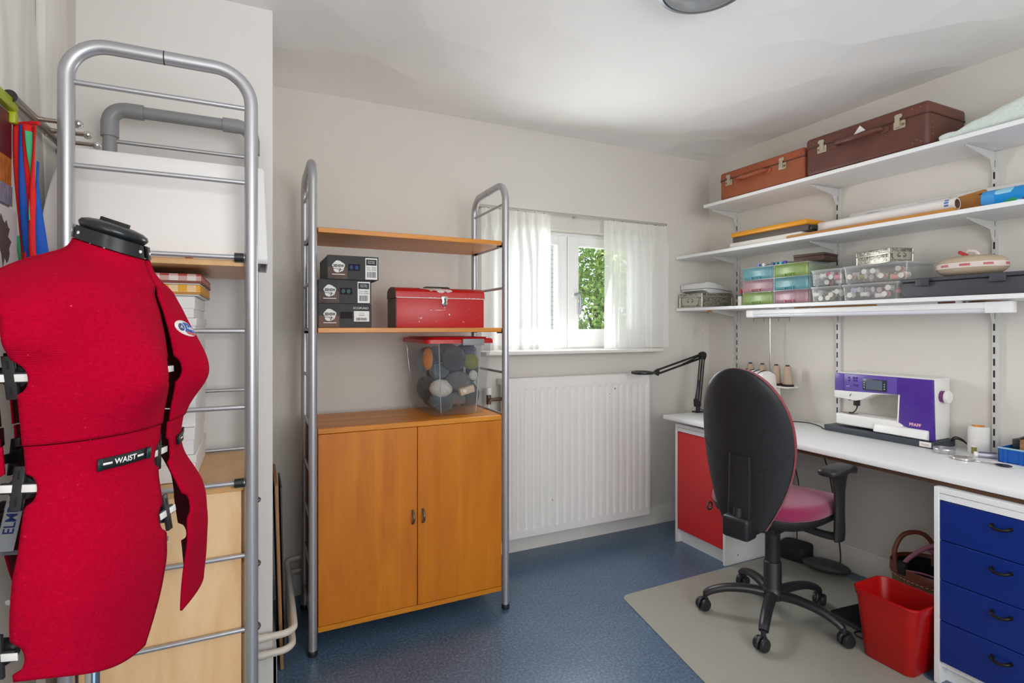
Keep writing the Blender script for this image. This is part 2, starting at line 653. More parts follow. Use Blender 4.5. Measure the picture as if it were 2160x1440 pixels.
# handle: rose plate, stub and lever hanging down
hx, hy, hz = 1.800, fy0, 1.505
mb = MB().rbox(hx - .014, hx + .014, hz - .035, hz + .035, 0, 0.010, 0.012, edge=0.002, M=Matrix(((1, 0, 0, 0), (0, 0, -1, hy), (0, 1, 0, 0), (0, 0, 0, 1))))
mb.build('handle_plate', M_whitep, win)
mb = MB().tube(crom([(hx, hy - .008, hz), (hx, hy - .045, hz), (hx + .008, hy - .053, hz - .012), (hx + .012, hy - .052, hz - .06), (hx + .006, hy - .05, hz - .125)], 6), [0.009] * 12 + [0.0095] * 12 + [0.008], 10)
mb.build('handle', mat('handle_metal', rgb(150, 150, 154), .3, metal=.8), win)
# sill board
struct(MB().box(1.135, 2.375, YB - 0.10, fy0 + 0.012, 1.1435, 1.165, bev=0.004).build('trim_3', M_trim))

# two unseen windows added behind the camera to light the room
def plain_window(name, axis, pos, c0, c1, z0, z1):
    mb = MB()
    def bx(a0, a1, q0, q1):
        if axis == 'y':
            mb.box(a0, a1, pos - .03, pos + .03, q0, q1, bev=.003)
        else:
            mb.box(pos - .03, pos + .03, a0, a1, q0, q1, bev=.003)
    bx(c0, c0 + .05, z0, z1); bx(c1 - .05, c1, z0, z1)
    bx(c0 + .05, c1 - .05, z0, z0 + .05); bx(c0 + .05, c1 - .05, z1 - .05, z1)
    return struct(mb.build(name, M_frame))
plain_window('window_added_left', 'x', XL - 0.06, -1.1, 0.2, 1.0, 2.2)
plain_window('window_added_front', 'y', YF - 0.06, 0.1, 1.8, 0.95, 2.2)

# ------------------------------------------------------------------ outside: a sunlit tree and a pale brick house
M_leaf = bpy.data.materials.new('sunlit_leaf')
M_leaf.use_nodes = True
nt = M_leaf.node_tree
b = nt.nodes['Principled BSDF']
oi = nt.nodes.new('ShaderNodeTexCoord')
nn = nt.nodes.new('ShaderNodeTexNoise'); nn.inputs['Scale'].default_value = 9.0
nt.links.new(oi.outputs['Object'], nn.inputs['Vector'])
cr = nt.nodes.new('ShaderNodeValToRGB')
cr.color_ramp.elements[0].position = 0.35; cr.color_ramp.elements[0].color = rgb(84, 136, 48)
cr.color_ramp.elements[1].position = 0.7; cr.color_ramp.elements[1].color = rgb(204, 224, 112)
nt.links.new(nn.outputs['Fac'], cr.inputs['Fac']); nt.links.new(cr.outputs['Color'], b.inputs['Base Color'])
b.inputs['Roughness'].default_value = 0.5
tl = nt.nodes.new('ShaderNodeBsdfTranslucent'); nt.links.new(cr.outputs['Color'], tl.inputs[0])
ms = nt.nodes.new('ShaderNodeMixShader'); ms.inputs[0].default_value = 0.35
nt.links.new(b.outputs[0], ms.inputs[1]); nt.links.new(tl.outputs[0], ms.inputs[2])
nt.links.new(ms.outputs[0], nt.nodes['Material Output'].inputs[0])
M_bark = mat('bark', rgb(84, 70, 54), 0.9, bump=0.6, bscale=20)
tr = thing('leafy_tree', 'sunlit green leafy tree seen through the clear right-hand window pane', 'tree', (5.1, 7.4, -3.0))
mb = MB()
mb.tube(crom([(5.1, 7.4, -3.0), (5.12, 7.42, -1.2), (5.05, 7.38, 0.6), (5.15, 7.45, 2.4)], 6), [0.16 - 0.006 * i for i in range(19)], 10)
rr = random.Random(3)
tips = []
for i in range(16):
    z = -0.9 + i * 0.22
    a = rr.uniform(0, 2 * PI)
    L_ = rr.uniform(0.8, 1.5)
    tip = (5.1 + L_ * math.cos(a), 7.4 + L_ * math.sin(a), z + 0.5 * L_)
    tips.append(tip)
    mb.tube(crom([(5.1, 7.4, z), (5.1 + .5 * L_ * math.cos(a), 7.4 + .5 * L_ * math.sin(a), z + .3 * L_), tip], 4), [0.05 - 0.005 * k for k in range(9)], 6)
mb.build('trunk', M_bark, tr)
mb = MB()
blobs = [(Vector(t), rr.uniform(0.35, 0.6)) for t in tips] + [(Vector((5.1 + rr.uniform(-1.2, 1.2), 7.4 + rr.uniform(-1.1, 0.6), rr.uniform(0.1, 3.2))), rr.uniform(0.35, 0.65)) for _ in range(26)]
for c, rad in blobs:
    for k in range(430):
        d = Vector((rr.gauss(0, 1), rr.gauss(0, 1), rr.gauss(0, 1))).normalized()
        p = c + d * rad * rr.uniform(0.6, 1.05)
        nrm = (d + Vector((rr.uniform(-.7, .7), rr.uniform(-.7, .7), rr.uniform(-.2, .9)))).normalized()
        u = nrm.orthogonal().normalized()
        u = Quaternion(nrm, rr.uniform(0, 6.28)) @ u
        v = nrm.cross(u)
        s = rr.uniform(0.028, 0.052)
        mb.add([p - u * s, p + v * s * .5 - nrm * s * .1, p + u * s, p - v * s * .5 - nrm * s * .1], [(0, 1, 2), (0, 2, 3)], False)
mb.build('foliage', M_leaf, tr, fix=False)

M_pbrick = bpy.data.materials.new('pale_brick')
M_pbrick.use_nodes = True
nt = M_pbrick.node_tree
b = nt.nodes['Principled BSDF']
tc = nt.nodes.new('ShaderNodeTexCoord'); mp = nt.nodes.new('ShaderNodeMapping'); mp.inputs['Rotation'].default_value = (PI / 2, 0, 0)
bk = nt.nodes.new('ShaderNodeTexBrick')
bk.inputs['Color1'].default_value = rgb(186, 182, 176); bk.inputs['Color2'].default_value = rgb(172, 168, 162); bk.inputs['Mortar'].default_value = rgb(140, 138, 134)
bk.inputs['Scale'].default_value = 4.5
nt.links.new(tc.outputs['Object'], mp.inputs[0]); nt.links.new(mp.outputs[0], bk.inputs['Vector']); nt.links.new(bk.outputs['Color'], b.inputs['Base Color'])
b.inputs['Roughness'].default_value = 0.9
hs = thing('neighbouring_house', 'pale brick house wall glimpsed beyond the left window pane and sheer curtain', 'building', (1.0, 5.6, -3.0))
MB().box(-2.0, 3.32, 5.6, 9.0, -3.0, 2.9).build('brick_wall', M_pbrick, hs)
MB().prism([(5.45, 2.9), (9.15, 2.9), (7.3, 4.6)], 'x', -2.1, 3.42).build('roof', mat('roof_tile', rgb(120, 84, 70), 0.8, bump=0.5, bscale=10), hs)
struct(MB().box(-14, 20, YB + T + .3, 30, -3.1, -3.0).build('ground', mat('lawn', rgb(96, 128, 62), 0.9, var=0.4, vscale=3)))

# ------------------------------------------------------------------ radiator under the window
rad = thing('radiator', 'white ribbed panel radiator on the back wall below the window', 'radiator', (1.745, 2.75, 0.117))
RX0, RX1, RZ0, RZ1, RY = 1.235, 2.255, 0.117, 1.008, 2.700
def rad_pt(u, v):
    x = RX0 + (RX1 - RX0) * u
    z = RZ0 + (RZ1 - RZ0) * v
    y = RY
    if RZ0 + 0.04 < z < RZ1 - 0.052 and RX0 + 0.03 < x < RX1 - 0.02:
        k = ((x - RX0 - 0.03) / 0.0497) % 1.0
        if k < 0.5:
            e = min(1, min(k, 0.5 - k) / 0.12)
            ez = min(1, (z - RZ0 - 0.04) / 0.015, (RZ1 - 0.052 - z) / 0.015)
            y += 0.0055 * e * max(0, ez)
    return (x, y, z)
nx = 340
zs = [0, .02, .044, .0462, .055, .0635, .3, .6, .92, .925, .9335, .942, .943, .96, .98, 1]
vsx = [rad_pt(i / nx, q) for i in range(nx + 1) for q in zs]
nz = len(zs)
fc = [(i * nz + j, i * nz + j + 1, (i + 1) * nz + j + 1, (i + 1) * nz + j) for i in range(nx) for j in range(nz - 1)]
mb = MB().add(vsx, fc)
mb.box(RX0, RX1, RY + 0.0095, RY + 0.016, RZ0, RZ1)
mb.box(RX0, RX1, RY - 0.0004, RY + 0.010, RZ1 - 0.002, RZ1 + .003, bev=.001)
mb.box(RX0 - .003, RX0 + .002, RY, RY + 0.012, RZ0, RZ1)
mb.box(RX1 - .002, RX1 + .003, RY, RY + 0.012, RZ0, RZ1)
mb.build('front_panel', M_rad, rad, ang=25)
MB().box(RX0 - .003, RX1 + .003, RY + 0.012, RY + 0.078, RZ1 - 0.03, RZ1 + 0.004, bev=.002).build('top_cover', M_rad, rad)
MB().box(RX0 + .01, RX1 - .01, RY + 0.045, RY + 0.062, RZ0 + .01, RZ1 - .032).build('convector', M_rad, rad)
mb = MB()
mb.cyl((RX0 - .075, 2.735, 0.90), (RX0 + .01, 2.735, 0.90), 0.009)
mb.cyl((RX0 - .075, 2.735, 0.875), (RX0 - .075, 2.735, 0.925), 0.013)
mb.cyl((RX0 - .075, 2.735, 0.90), (RX0 - .075, 2.70, 0.90), 0.011, 0.009)
mb.build('valve_body', mat('aged_brass', rgb(120, 100, 84), 0.4, metal=0.8), rad)
MB().lathe([(0.012, 0), (0.019, 0.004), (0.020, 0.035), (0.016, 0.042)], (RX0 - .075, 2.735, 0.925), 16).build('valve_knob', M_whitep, rad)
MB().tube(crom([(RX0 - .075, 2.735, 0.875), (RX0 - .075, 2.735, 0.5), (RX0 - .075, 2.738, 0.16)], 4), 0.0075).build('valve_pipe', M_trim, rad)

for x_, z_, w_, h_ in ((1.985, .925, .006, .010), (1.945, .895, .003, .008), (1.945, .875, .003, .007), (1.525, 1.000, .003, .003), (1.545, .305, .004, .012)):
    MB().prism([(x_ - w_ / 2, z_ - h_ / 2), (x_ + w_ * .3, z_ - h_ * .4), (x_ + w_ / 2, z_ + h_ * .3), (x_ - w_ * .2, z_ + h_ / 2)], 'y', RY - .0006, RY + .004).build('paint_chip', M_dgrey, rad)
# ------------------------------------------------------------------ curtain rail and the two sheer curtains
cr_ = thing('curtain_rail', 'thin white curtain rail with little gliders above the window', 'curtain rail', (1.76, 2.75, 1.972))
mb = MB().box(1.10, 2.425, 2.742, 2.758, 1.965, 1.978, bev=.002)
mb.box(1.75, 1.77, 2.755, YB, 1.966, 1.980, bev=.002).box(1.13, 1.15, 2.755, YB, 1.966, 1.980).box(2.38, 2.40, 2.755, YB, 1.966, 1.980)
mb.build('rail', mat('rail_enamel', rgb(176, 172, 168), 0.35), cr_)
for xe in (2.425, 1.094):
    MB().cyl((xe, 2.75, 1.9715), (xe + .006, 2.75, 1.9715), 0.006).build('end_cap', M_dgrey, cr_)
# sheer fabric
M_sheer = bpy.data.materials.new('sheer_white_cloth')
M_sheer.use_nodes = True
nt = M_sheer.node_tree
for n in list(nt.nodes):
    nt.nodes.remove(n)
out = nt.nodes.new('ShaderNodeOutputMaterial')
df = nt.nodes.new('ShaderNodeBsdfDiffuse'); df.inputs[0].default_value = rgb(236, 234, 230)
tl = nt.nodes.new('ShaderNodeBsdfTranslucent'); tl.inputs[0].default_value = rgb(246, 246, 246)
tp = nt.nodes.new('ShaderNodeBsdfTransparent')
a_ = nt.nodes.new('ShaderNodeMixShader'); a_.inputs[0].default_value = 0.36
b_ = nt.nodes.new('ShaderNodeMixShader'); b_.inputs[0].default_value = 0.20
nt.links.new(df.outputs[0], a_.inputs[1]); nt.links.new(tl.outputs[0], a_.inputs[2])
nt.links.new(a_.outputs[0], b_.inputs[1]); nt.links.new(tp.outputs[0], b_.inputs[2])
nt.links.new(b_.outputs[0], out.inputs[0])


def curtain(name, label, x0, x1, pleats, seed):
    r_ = random.Random(seed)
    zt, zb = 1.958, 1.172
    c = thing(name, label, 'curtain', ((x0 + x1) / 2, 2.75, zb), group=None)
    n = len(pleats)
    wav = [(r_.uniform(0, 6.28), r_.uniform(14, 22), r_.uniform(0.4, 1)) for _ in range(3)]
    def pt(u, v):
        x = x0 + (x1 - x0) * u
        z = zb + (zt - zb) * v
        top = zt - z
        y = 2.742
        # folds falling from each pleat
        f = 0
        for px in pleats:
            d = (x - px)
            wdt = 0.008 + 0.016 * min(1, top / 0.25)
            amp = 0.042 if top > 0.095 else 0.042 * (0.3 + 0.7 * top / 0.095)
            pinch = math.exp(-((top - 0.085) / 0.022) ** 2)
            wdt *= (1 - 0.62 * pinch)
            f -= amp * math.exp(-(d / wdt) ** 2) * (1 - 0.35 * pinch)
        hang = min(1, max(0, (top - 0.09) / 0.3))
        for ph, fr, am in wav:
            f += hang * 0.009 * am * math.sin(fr * x * 3.2 + ph + 0.6 * v)
        return (x, min(y + f, 2.757), z)
    MB().grid(pt, 170, 44).build('cloth', M_sheer, c, ang=80, fix=False)
    def hem(u, v):
        p = pt(u, 0.035 * v)
        return (p[0], p[1] - 0.0022, p[2])
    MB().grid(hem, 170, 3).build('hem', M_sheer, c, ang=80, fix=False)
    for px in pleats:
        MB().cyl((px, 2.744, zt - 0.004), (px, 2.748, 1.967), 0.0022, seg=6).build('glider', M_dgrey, c)
    return c
curtain('sheer_curtain', 'white sheer pinch-pleat curtain drawn to the left of the window', 1.118, 1.556, [1.165, 1.235, 1.345, 1.395, 1.452, 1.515], 4)
curtain('sheer_curtain', 'white sheer pinch-pleat curtain drawn to the right of the window', 1.932, 2.435, [1.962, 2.012, 2.075, 2.14, 2.20, 2.27, 2.345, 2.41], 9)

# ------------------------------------------------------------------ two silver tube shelving units
RUNGS = [1.875, 1.68, 1.483, 1.29, 1.09, 0.892, 0.70, 0.505, 0.31, 0.11]
HT = 1.970          # centre height of the top bar
PR = 0.0165


def ladder(parent, p0, p1, frame_name='ladder_frame'):
    """one U-shaped tube frame with rungs between posts p0 and p1 (x, y)"""
    a, b = Vector((p0[0], p0[1], 0)), Vector((p1[0], p1[1], 0))
    d = (b - a).normalized()
    r = 0.085
    up = Vector((0, 0, 1))
    pts = [a + up * 0.022, a + up * 0.6, a + up * 1.3]
    pts += arc(a + d * r + up * (HT - r), r, PI, PI / 2, 10, d, up)
    pts += arc(b - d * r + up * (HT - r), r, PI / 2, 0, 10, d, up)
    pts += [b + up * 1.3, b + up * 0.6, b + up * 0.022]
    f = MB().tube(pts, PR, 18).build(frame_name, M_steel, parent, ang=60)
    m = (a + b) / 2 + up * HT
    MB().cyl(m - d * 0.0012, m + d * 0.0012, PR + 0.0004, seg=18, cap=False).build('joint_line', M_blackm, f.parent and parent)
    for q in (a, b):
        MB().lathe([(PR + .001, 0), (PR + .002, .004), (PR + .002, .018), (PR - .001, .0235)], (q.x, q.y, 0), 16).build('foot_cap', M_black, parent)
    for z in RUNGS:
        MB().cyl(a + up * z + d * (PR - .004), b + up * z - d * (PR - .004), 0.0062, seg=12).build('rung', M_steel, parent)


def clip(mb, c, d):
    """black clip that locks a shelf on a rung next to the post"""
    c = Vector(c)
    d = Vector(d)
    mb.cyl(c - d * 0.011, c + d * 0.011, 0.0115, seg=14)
    n = Vector((-d.y, d.x, 0))
    mb.box(-0.011, 0.011, -0.004, 0.014, -0.012, 0.008, bev=.002, M=Matrix.Translation(c) @ Matrix((list(d) + [0], list(n) + [0], [0, 0, 1, 0], [0, 0, 0, 1])).transposed())

M_beech = wood_mat('honey_veneer', rgb(184, 98, 8), rgb(218, 132, 20), 2.4, (7, 7, 0.8), 0.36, c3=rgb(196, 110, 12))
M_beechx = wood_mat('honey_veneer_lengthwise', rgb(188, 108, 14), rgb(224, 146, 36), 2.4, (0.8, 7, 7), 0.36)

# -- middle unit, standing along the back wall
U1 = thing('shelving_unit', 'silver tube shelving unit with orange wood cupboard against the back wall', 'shelving unit', (0.624, 2.46, 0))
A0, A1, B0, B1 = (0.203, 2.262), (0.203, 2.656), (1.044, 2.262), (1.044, 2.656)
ladder(U1, A0, A1)
ladder(U1, B0, B1)
for z in (1.699, 1.298):
    mb = MB().box(0.2225, 1.0245, 2.262, 2.65, z - 0.020, z, bev=.0015, seg=1)
    s = mb.build('shelf', M_beechx, U1)
    for x in (0.2125, 1.0345):
        for y in (2.30, 2.615):
            mc = MB()
            clip(mc, (x, y, z - 0.014), (0, 1, 0))
            mc.build('shelf_clip', M_black, U1)
# cupboard carcass and doors
mb = MB().box(0.2225, 1.0245, 2.262, 2.65, 0.873, 0.895, bev=.0015, seg=1)
mb.build('cupboard_top', M_beechx, U1)
mb = MB().box(0.2225, 1.0245, 2.262, 2.65, 0.083, 0.104, bev=.0015, seg=1)
mb.build('cupboard_bottom', M_beechx, U1)
MB().box(0.2225, 0.240, 2.28, 2.65, 0.104, 0.873).box(1.007, 1.0245, 2.28, 2.65, 0.104, 0.873).box(.24, 1.007, 2.64, 2.65, .104, .873).build('cupboard_side', M_beech, U1)
for x0, x1, hx in ((0.2235, 0.6255, 0.606), (0.6285, 1.0235, 0.651)):
    d = MB().box(x0, x1, 2.262, 2.280, 0.1065, 0.8715, bev=.001, seg=1).build('cupboard_door', M_beech, U1)
    hp = [(hx, 2.264, 0.515)] + [(hx, 2.262 - 0.024 * math.sin(PI * i / 10) ** 0.7, 0.515 - 0.056 * i / 10) for i in range(1, 10)] + [(hx, 2.264, 0.459)]
    h = MB().tube(hp, [0.0058] + [0.005] * 9 + [0.0058], 10).build('door_handle', mat('pewter', rgb(112, 116, 120), 0.35, metal=0.8), d)

# -- left unit, seen end-on in front of the partition wall
U2 = thing('shelving_unit', 'silver tube shelving unit with pale wood drawers seen end-on behind the dress form', 'shelving unit', (-0.205, 1.80, 0))
C0, C1, D0, D1 = (-0.400, 1.580), (-0.0115, 1.580), (-0.400, 2.030), (-0.0115, 2.030)
ladder(U2, C0, C1)
# the rear frame of this unit is made up of grey plastic pipe with elbow fittings
D0 = (-0.407, 2.030)
zt_ = 1.975
for q in (D0, D1):
    MB().cyl((q[0], q[1], .0), (q[0], q[1], zt_ - .045), .0190, seg=20).build('rear_post', M_pvc, U2)
MB().cyl((D0[0] + .04, 2.03, zt_), (D1[0] - .04, 2.03, zt_), .0190, seg=20).build('rear_bar', M_pvc, U2)
for q, sg in ((D0, 1), (D1, -1)):
    c_ = Vector((q[0] + sg * .042, 2.03, zt_ - .042))
    MB().tube(arc(c_, .042, PI if sg > 0 else 0, PI / 2, 10, (1, 0, 0), (0, 0, 1)), .0225, 20).cyl((q[0], 2.03, zt_ - .088), (q[0], 2.03, zt_ - .040), .0236, seg=20).cyl((q[0] + sg * .040, 2.03, zt_), (q[0] + sg * .088, 2.03, zt_), .0236, seg=20).build('elbow', M_pvc, U2)
for z in RUNGS:
    MB().cyl((D0[0] + .012, 2.03, z), (D1[0] - .012, 2.03, z), 0.0062, seg=12).build('rung', M_steel, U2)
M_birch = wood_mat('pale_birch', rgb(226, 178, 126), rgb(248, 214, 168), 2.0, (5, 5, 0.9), 0.4)
M_birchx = wood_mat('birch_top', rgb(196, 148, 90), rgb(220, 176, 118), 2.0, (5, 1, 5), 0.35)
MB().box(-0.397, -0.0145, 1.590, 2.022, 1.460, 1.476, bev=.0015, seg=1).build('shelf', M_birchx, U2)
MB().box(-0.397, -0.0145, 1.590, 2.022, 0.868, 0.8855, bev=.0015, seg=1).build('chest_top', M_birchx, U2)
MB().box(-0.380, -0.0345, 1.590, 1.606, 0.06, 0.868, bev=.001, seg=1).build('chest_side', M_birch, U2)
MB().box(-0.380, -0.0345, 2.006, 2.022, 0.06, 0.868, bev=.001, seg=1).build('chest_side', M_birch, U2)
MB().box(-0.380, -0.364, 1.606, 2.006, 0.06, 0.868).box(-0.364, -0.0345, 1.606, 2.006, 0.06, 0.076).build('chest_back', M_birch, U2)
for z in (1.483, 0.892):
    for x in (-0.372, -0.040):
        for y in (1.580,):
            mc = MB()
            clip(mc, (x, y, z), (1, 0, 0))
            mc.build('shelf_clip', M_black, U2)
for i, z in enumerate((0.785, 0.593, 0.402, 0.210)):
    d = MB().box(-0.0330, -0.0150, 1.600, 2.010, z - 0.094, z + 0.080, bev=.001, seg=1).build('drawer', M_birch, U2)
    hp = [(-0.016, 1.775, z - 0.008)] + [(-0.016 + 0.024 * math.sin(PI * k / 10) ** 0.7, 1.775 + 0.06 * k / 10, z - 0.008) for k in range(1, 10)] + [(-0.016, 1.835, z - 0.008)]
    h = MB().tube(hp, 0.006, 10).build('drawer_handle', MATS['pewter'], d)

# ------------------------------------------------------------------ things on the middle unit
M_yarnbox = mat('black_card', rgb(40, 37, 36), 0.6)
M_yarnbox2 = mat('brown_card_print', rgb(110, 76, 60), 0.6, col2=rgb(42, 38, 36), vscale=9)
M_ink = mat('white_print', rgb(228, 226, 222), 0.6)
M_inkb = mat('black_print', rgb(22, 22, 24), 0.6)
M_lab = mat('paper_label', rgb(232, 230, 226), 0.6)
M_hole = mat('box_inside', rgb(16, 14, 14), 0.8)


def yarn_box(label, x0, x1, y0, z0, z1, yarn, kind):
    t = thing('yarn_box', label, 'box', ((x0 + x1) / 2, y0 + .14, z0), group='black yarn boxes stacked on the middle shelf')
    W_, H_ = x1 - x0, z1 - z0
    hz0, hz1 = z0 + H_ * .38, z0 + H_ * .66
    hx0, hx1 = x0 + W_ * .40, x0 + W_ * .63
    mb = MB()
    mb.box(x0, x1, y0 + 0.003, y0 + 0.29, z0, z1, bev=.0015, seg=1)
    b_ = mb.build('carton', M_yarnbox, t)
    # printed front card with a window through which the yarn shows
    mb = MB().box(x0, hx0, y0, y0 + .003, z0, z1).box(hx1, x1, y0, y0 + .003, z0, z1).box(hx0, hx1, y0, y0 + .003, z0, hz0).box(hx0, hx1, y0, y0 + .003, hz1, z1)
    mb.build('front_card', M_yarnbox, t)
    MB().box(x0 + .001, hx0 - .004, y0 - .0006, y0, z0 + .001, z0 + H_ * .5).build('printed_photo', M_yarnbox2, t)
    MB().box(hx0, hx1, y0 + .0022, y0 + .0031, hz0, hz1).build('window_recess', M_hole, t)
    mb = MB()
    for k in range(2):
        cx = hx0 + (hx1 - hx0) * (.28 + .44 * k)
        mb.ball((cx, y0 + .004, (hz0 + hz1) / 2), 0.5 * (hz1 - hz0), (0.85, 0.18, 0.98), 14, 10)
    mb.build('yarn', yarn, t)
    # round sheep-like badge: a white disc with dark lettering and a line of small print
    cx, cz = x0 + W_ * .21, z0 + H_ * .53
    rr_ = H_ * .235
    mb = MB()
    q = random.Random(5)
    poly = [(cx + rr_ * (1 + .10 * math.sin(5 * a) + .05 * q.random()) * math.cos(a), cz + rr_ * (1.05 + .08 * math.cos(3 * a)) * math.sin(a)) for a in [2 * PI * i / 40 for i in range(40)]]
    mb.prism(poly, 'y', y0 - .0010, y0)
    mb.box(cx - rr_ * 1.1, cx + rr_ * 1.1, y0 - .0010, y0, cz - rr_ * 1.45, cz - rr_ * 1.32)
    mb.build('badge', M_ink, t)
    mb = MB()
    for k, s in enumerate(('MMMW', 'EHNN')):
        pass
    mb.text('3EHSW', rr_ * .70, lambda x, y, d: (cx + x, y0 - .0016, cz + y + rr_ * .10), bold=.0006, sx=.82)
    mb.box(cx - rr_ * .9, cx + rr_ * .2, y0 - .0016, y0 - .0008, cz - rr_ * .42, cz - rr_ * .34)
    mb.box(cx - rr_ * .2, cx + rr_ * .7, y0 - .0016, y0 - .0008, cz - rr_ * .62, cz - rr_ * .55)
    mb.cyl((cx + rr_ * .1, y0 - .0012, cz - rr_ * .9), (cx + rr_ * .35, y0 - .0012, cz - rr_ * .3), rr_ * .07, seg=6)
    mb.build('badge_lettering', M_inkb, t)
    # price label
    if kind == 'tall':
        lx0, lx1, lz0, lz1 = x0 + W_ * .735, x0 + W_ * .975, z0 + H_ * .03, z1 - H_ * .06
    else:
        lx0, lx1, lz0, lz1 = x0 + W_ * .66, x0 + W_ * .955, z0 + H_ * .26, z0 + H_ * .70
    MB().box(lx0, lx1, y0 - .0008, y0, lz0, lz1).build('label', M_lab, t)
    lw, lh = lx1 - lx0, lz1 - lz0
    mb = MB()
    yl = y0 - .0012
    if kind == 'tall':
        mb.box(lx0 + lw * .06, lx1 - lw * .06, yl, yl + .0004, lz0 + lh * .66, lz1 - lh * .06)
        mb.text('Fine: 4008', lh * .10, lambda x, y, d: (lx0 + lw * .12 + x, yl, lz0 + lh * .55 + y), align='LEFT')
        mb.text('Fine: 03081', lh * .10, lambda x, y, d: (lx0 + lw * .12 + x, yl, lz0 + lh * .45 + y), align='LEFT')
        bz0, bz1 = lz0 + lh * .09, lz0 + lh * .36
    else:
        mb.text('ECOPUNO', H_ * .13, lambda x, y, d: (lx0 + lw * .5 + x, yl, z0 + H_ * .80 + y))
        mb.box(lx0 + lw * .35, lx1 - lw * .35, yl, yl + .0004, lz1 - lh * .2, lz1 - lh * .17)
        mb.box(lx0 + lw * .3, lx1 - lw * .3, yl, yl + .0004, lz1 - lh * .42, lz1 - lh * .38)
        bz0, bz1 = lz0 + lh * .1, lz0 + lh * .36
    q = random.Random(int(x1 * 1000))
    x = lx0 + lw * .14
    while x < lx1 - lw * .16:
        wv = q.choice((.0008, .0012, .002))
        mb.box(x, x + wv, yl, yl + .0004, bz0, bz1)
        x += wv + q.choice((.0008, .0014))
    mb.build('label_print', M_inkb if kind == 'tall' else M_inkb, t)
    if kind == 'tall':
        MB().text('Chal Pans', lh * .085, lambda x, y, d: (lx0 + lw * .5 + x, yl - .0004, lz0 + lh * .85 + y)).text('Paint Pals', lh * .085, lambda x, y, d: (lx0 + lw * .5 + x, yl - .0004, lz0 + lh * .77 + y)).build('label_heading', M_ink, t)
    else:
        MB().text('ECOPUNO', H_ * .13, lambda x, y, d: (lx0 + lw * .45 + x, y0 - .002, z0 + H_ * .82 + y)).build('lettering', M_ink, t)
    return t
M_yb = mat('blue_yarn', rgb(62, 88, 134), 0.9, var=.5, vscale=120, bump=.6, bscale=200)
M_yg = mat('teal_grey_yarn', rgb(86, 116, 124), 0.9, var=.5, vscale=120, bump=.6, bscale=200)
M_yd = mat('dark_yarn', rgb(44, 28, 26), 0.9, var=.5, vscale=120)
yarn_box('black yarn box with blue yarn in its window, topmost of the stack of three', 0.262, 0.467, 2.292, 1.497, 1.595, M_yb, 'tall')
yarn_box('black yarn box with grey-teal yarn and tall label, middle of the stack of three', 0.228, 0.438, 2.300, 1.3985, 1.4955, M_yg, 'tall')
yarn_box('black yarn box with low wide label under white capitals, bottom of the stack of three', 0.228, 0.440, 2.302, 1.2985, 1.397, M_yd, 'wide')

# red metal toolbox
tb = thing('toolbox', 'worn red metal toolbox with domed lid and silver latch on the middle shelf', 'toolbox', (0.748, 2.385, 1.2985))
M_toolred = bpy.data.materials.new('chipped_red_enamel')
M_toolred.use_nodes = True
nt = M_toolred.node_tree
b = nt.nodes['Principled BSDF']
tc = nt.nodes.new('ShaderNodeTexCoord')
n1 = nt.nodes.new('ShaderNodeTexNoise'); n1.inputs['Scale'].default_value = 55; n1.inputs['Detail'].default_value = 9
nt.links.new(tc.outputs['Object'], n1.inputs['Vector'])
cr = nt.nodes.new('ShaderNodeValToRGB')
cr.color_ramp.elements[0].position = 0.685; cr.color_ramp.elements[0].color = rgb(186, 22, 26)
cr.color_ramp.elements[1].position = 0.70; cr.color_ramp.elements[1].color = rgb(214, 200, 190)
nt.links.new(n1.outputs['Fac'], cr.inputs['Fac']); nt.links.new(cr.outputs['Color'], b.inputs['Base Color'])
b.inputs['Roughness'].default_value = 0.4
M_toolend = mat('toolbox_end_grey', rgb(122, 104, 100), 0.45)  # grey-brown on the left end of body and lid, the rest red
TX0, TX1, TY0, TY1, TZ0, TZS, TZ1 = 0.545, 0.952, 2.300, 2.470, 1.2985, 1.428, 1.477
MB().box(TX0, TX1, TY0, TY1, TZ0, TZS, bev=.003).build('body', M_toolred, tb)
MB().box(TX0 - .001, TX0 + .004, TY0 + .004, TY1 - .004, TZ0 + .003, TZS - .002).build('end_panel', M_toolend, tb)
dome = [(TY0 - .002, TZS), (TY0 - .002, TZS + .012)] + [((TY0 + TY1) / 2 - ((TY1 - TY0) / 2 + .002) * math.cos(a), TZS + .012 + .038 * math.sin(a) ** 0.6) for a in [PI * i / 14 for i in range(1, 14)]] + [(TY1 + .002, TZS + .012), (TY1 + .002, TZS)]
MB().prism(dome, 'x', TX0 - .002, TX1 + .002).build('lid', M_toolred, tb, ang=30)
MB().prism([(a * .98 + .02 * 2.385, b2) for a, b2 in dome], 'x', TX0 - .003, TX0 - .001).build('lid_end', M_toolend, tb, ang=30)
q = random.Random(11)
mb = MB()
mb.box(TX0, TX1, TY0 - .0032, TY0 - .0018, TZS - .0005, TZS + .0025)
def chip(cx, cz, wx, wz):
    poly = [(cx + wx * (0.7 + .5 * q.random()) * math.cos(a), cz + wz * (0.7 + .5 * q.random()) * math.sin(a)) for a in [2 * PI * i / 14 for i in range(14)]]
    mb.prism(poly, 'y', TY0 - .0028, TY0 - .0019) if cz > TZS else mb.prism(poly, 'y', TY0 - .0007, TY0 + .0002)
chip(0.735, TZS - .052, .020, .0012); chip(0.70, TZS - .052, .006, .0012); chip(.76, TZS - .05, .006, .001)
for i in range(14):
    chip(q.uniform(TX0 + .01, TX1 - .01), TZS + q.uniform(.001, .004), q.uniform(.002, .006), .0008)
mb.build('paint_chip', mat('bare_primer', rgb(222, 214, 206), 0.6), tb)
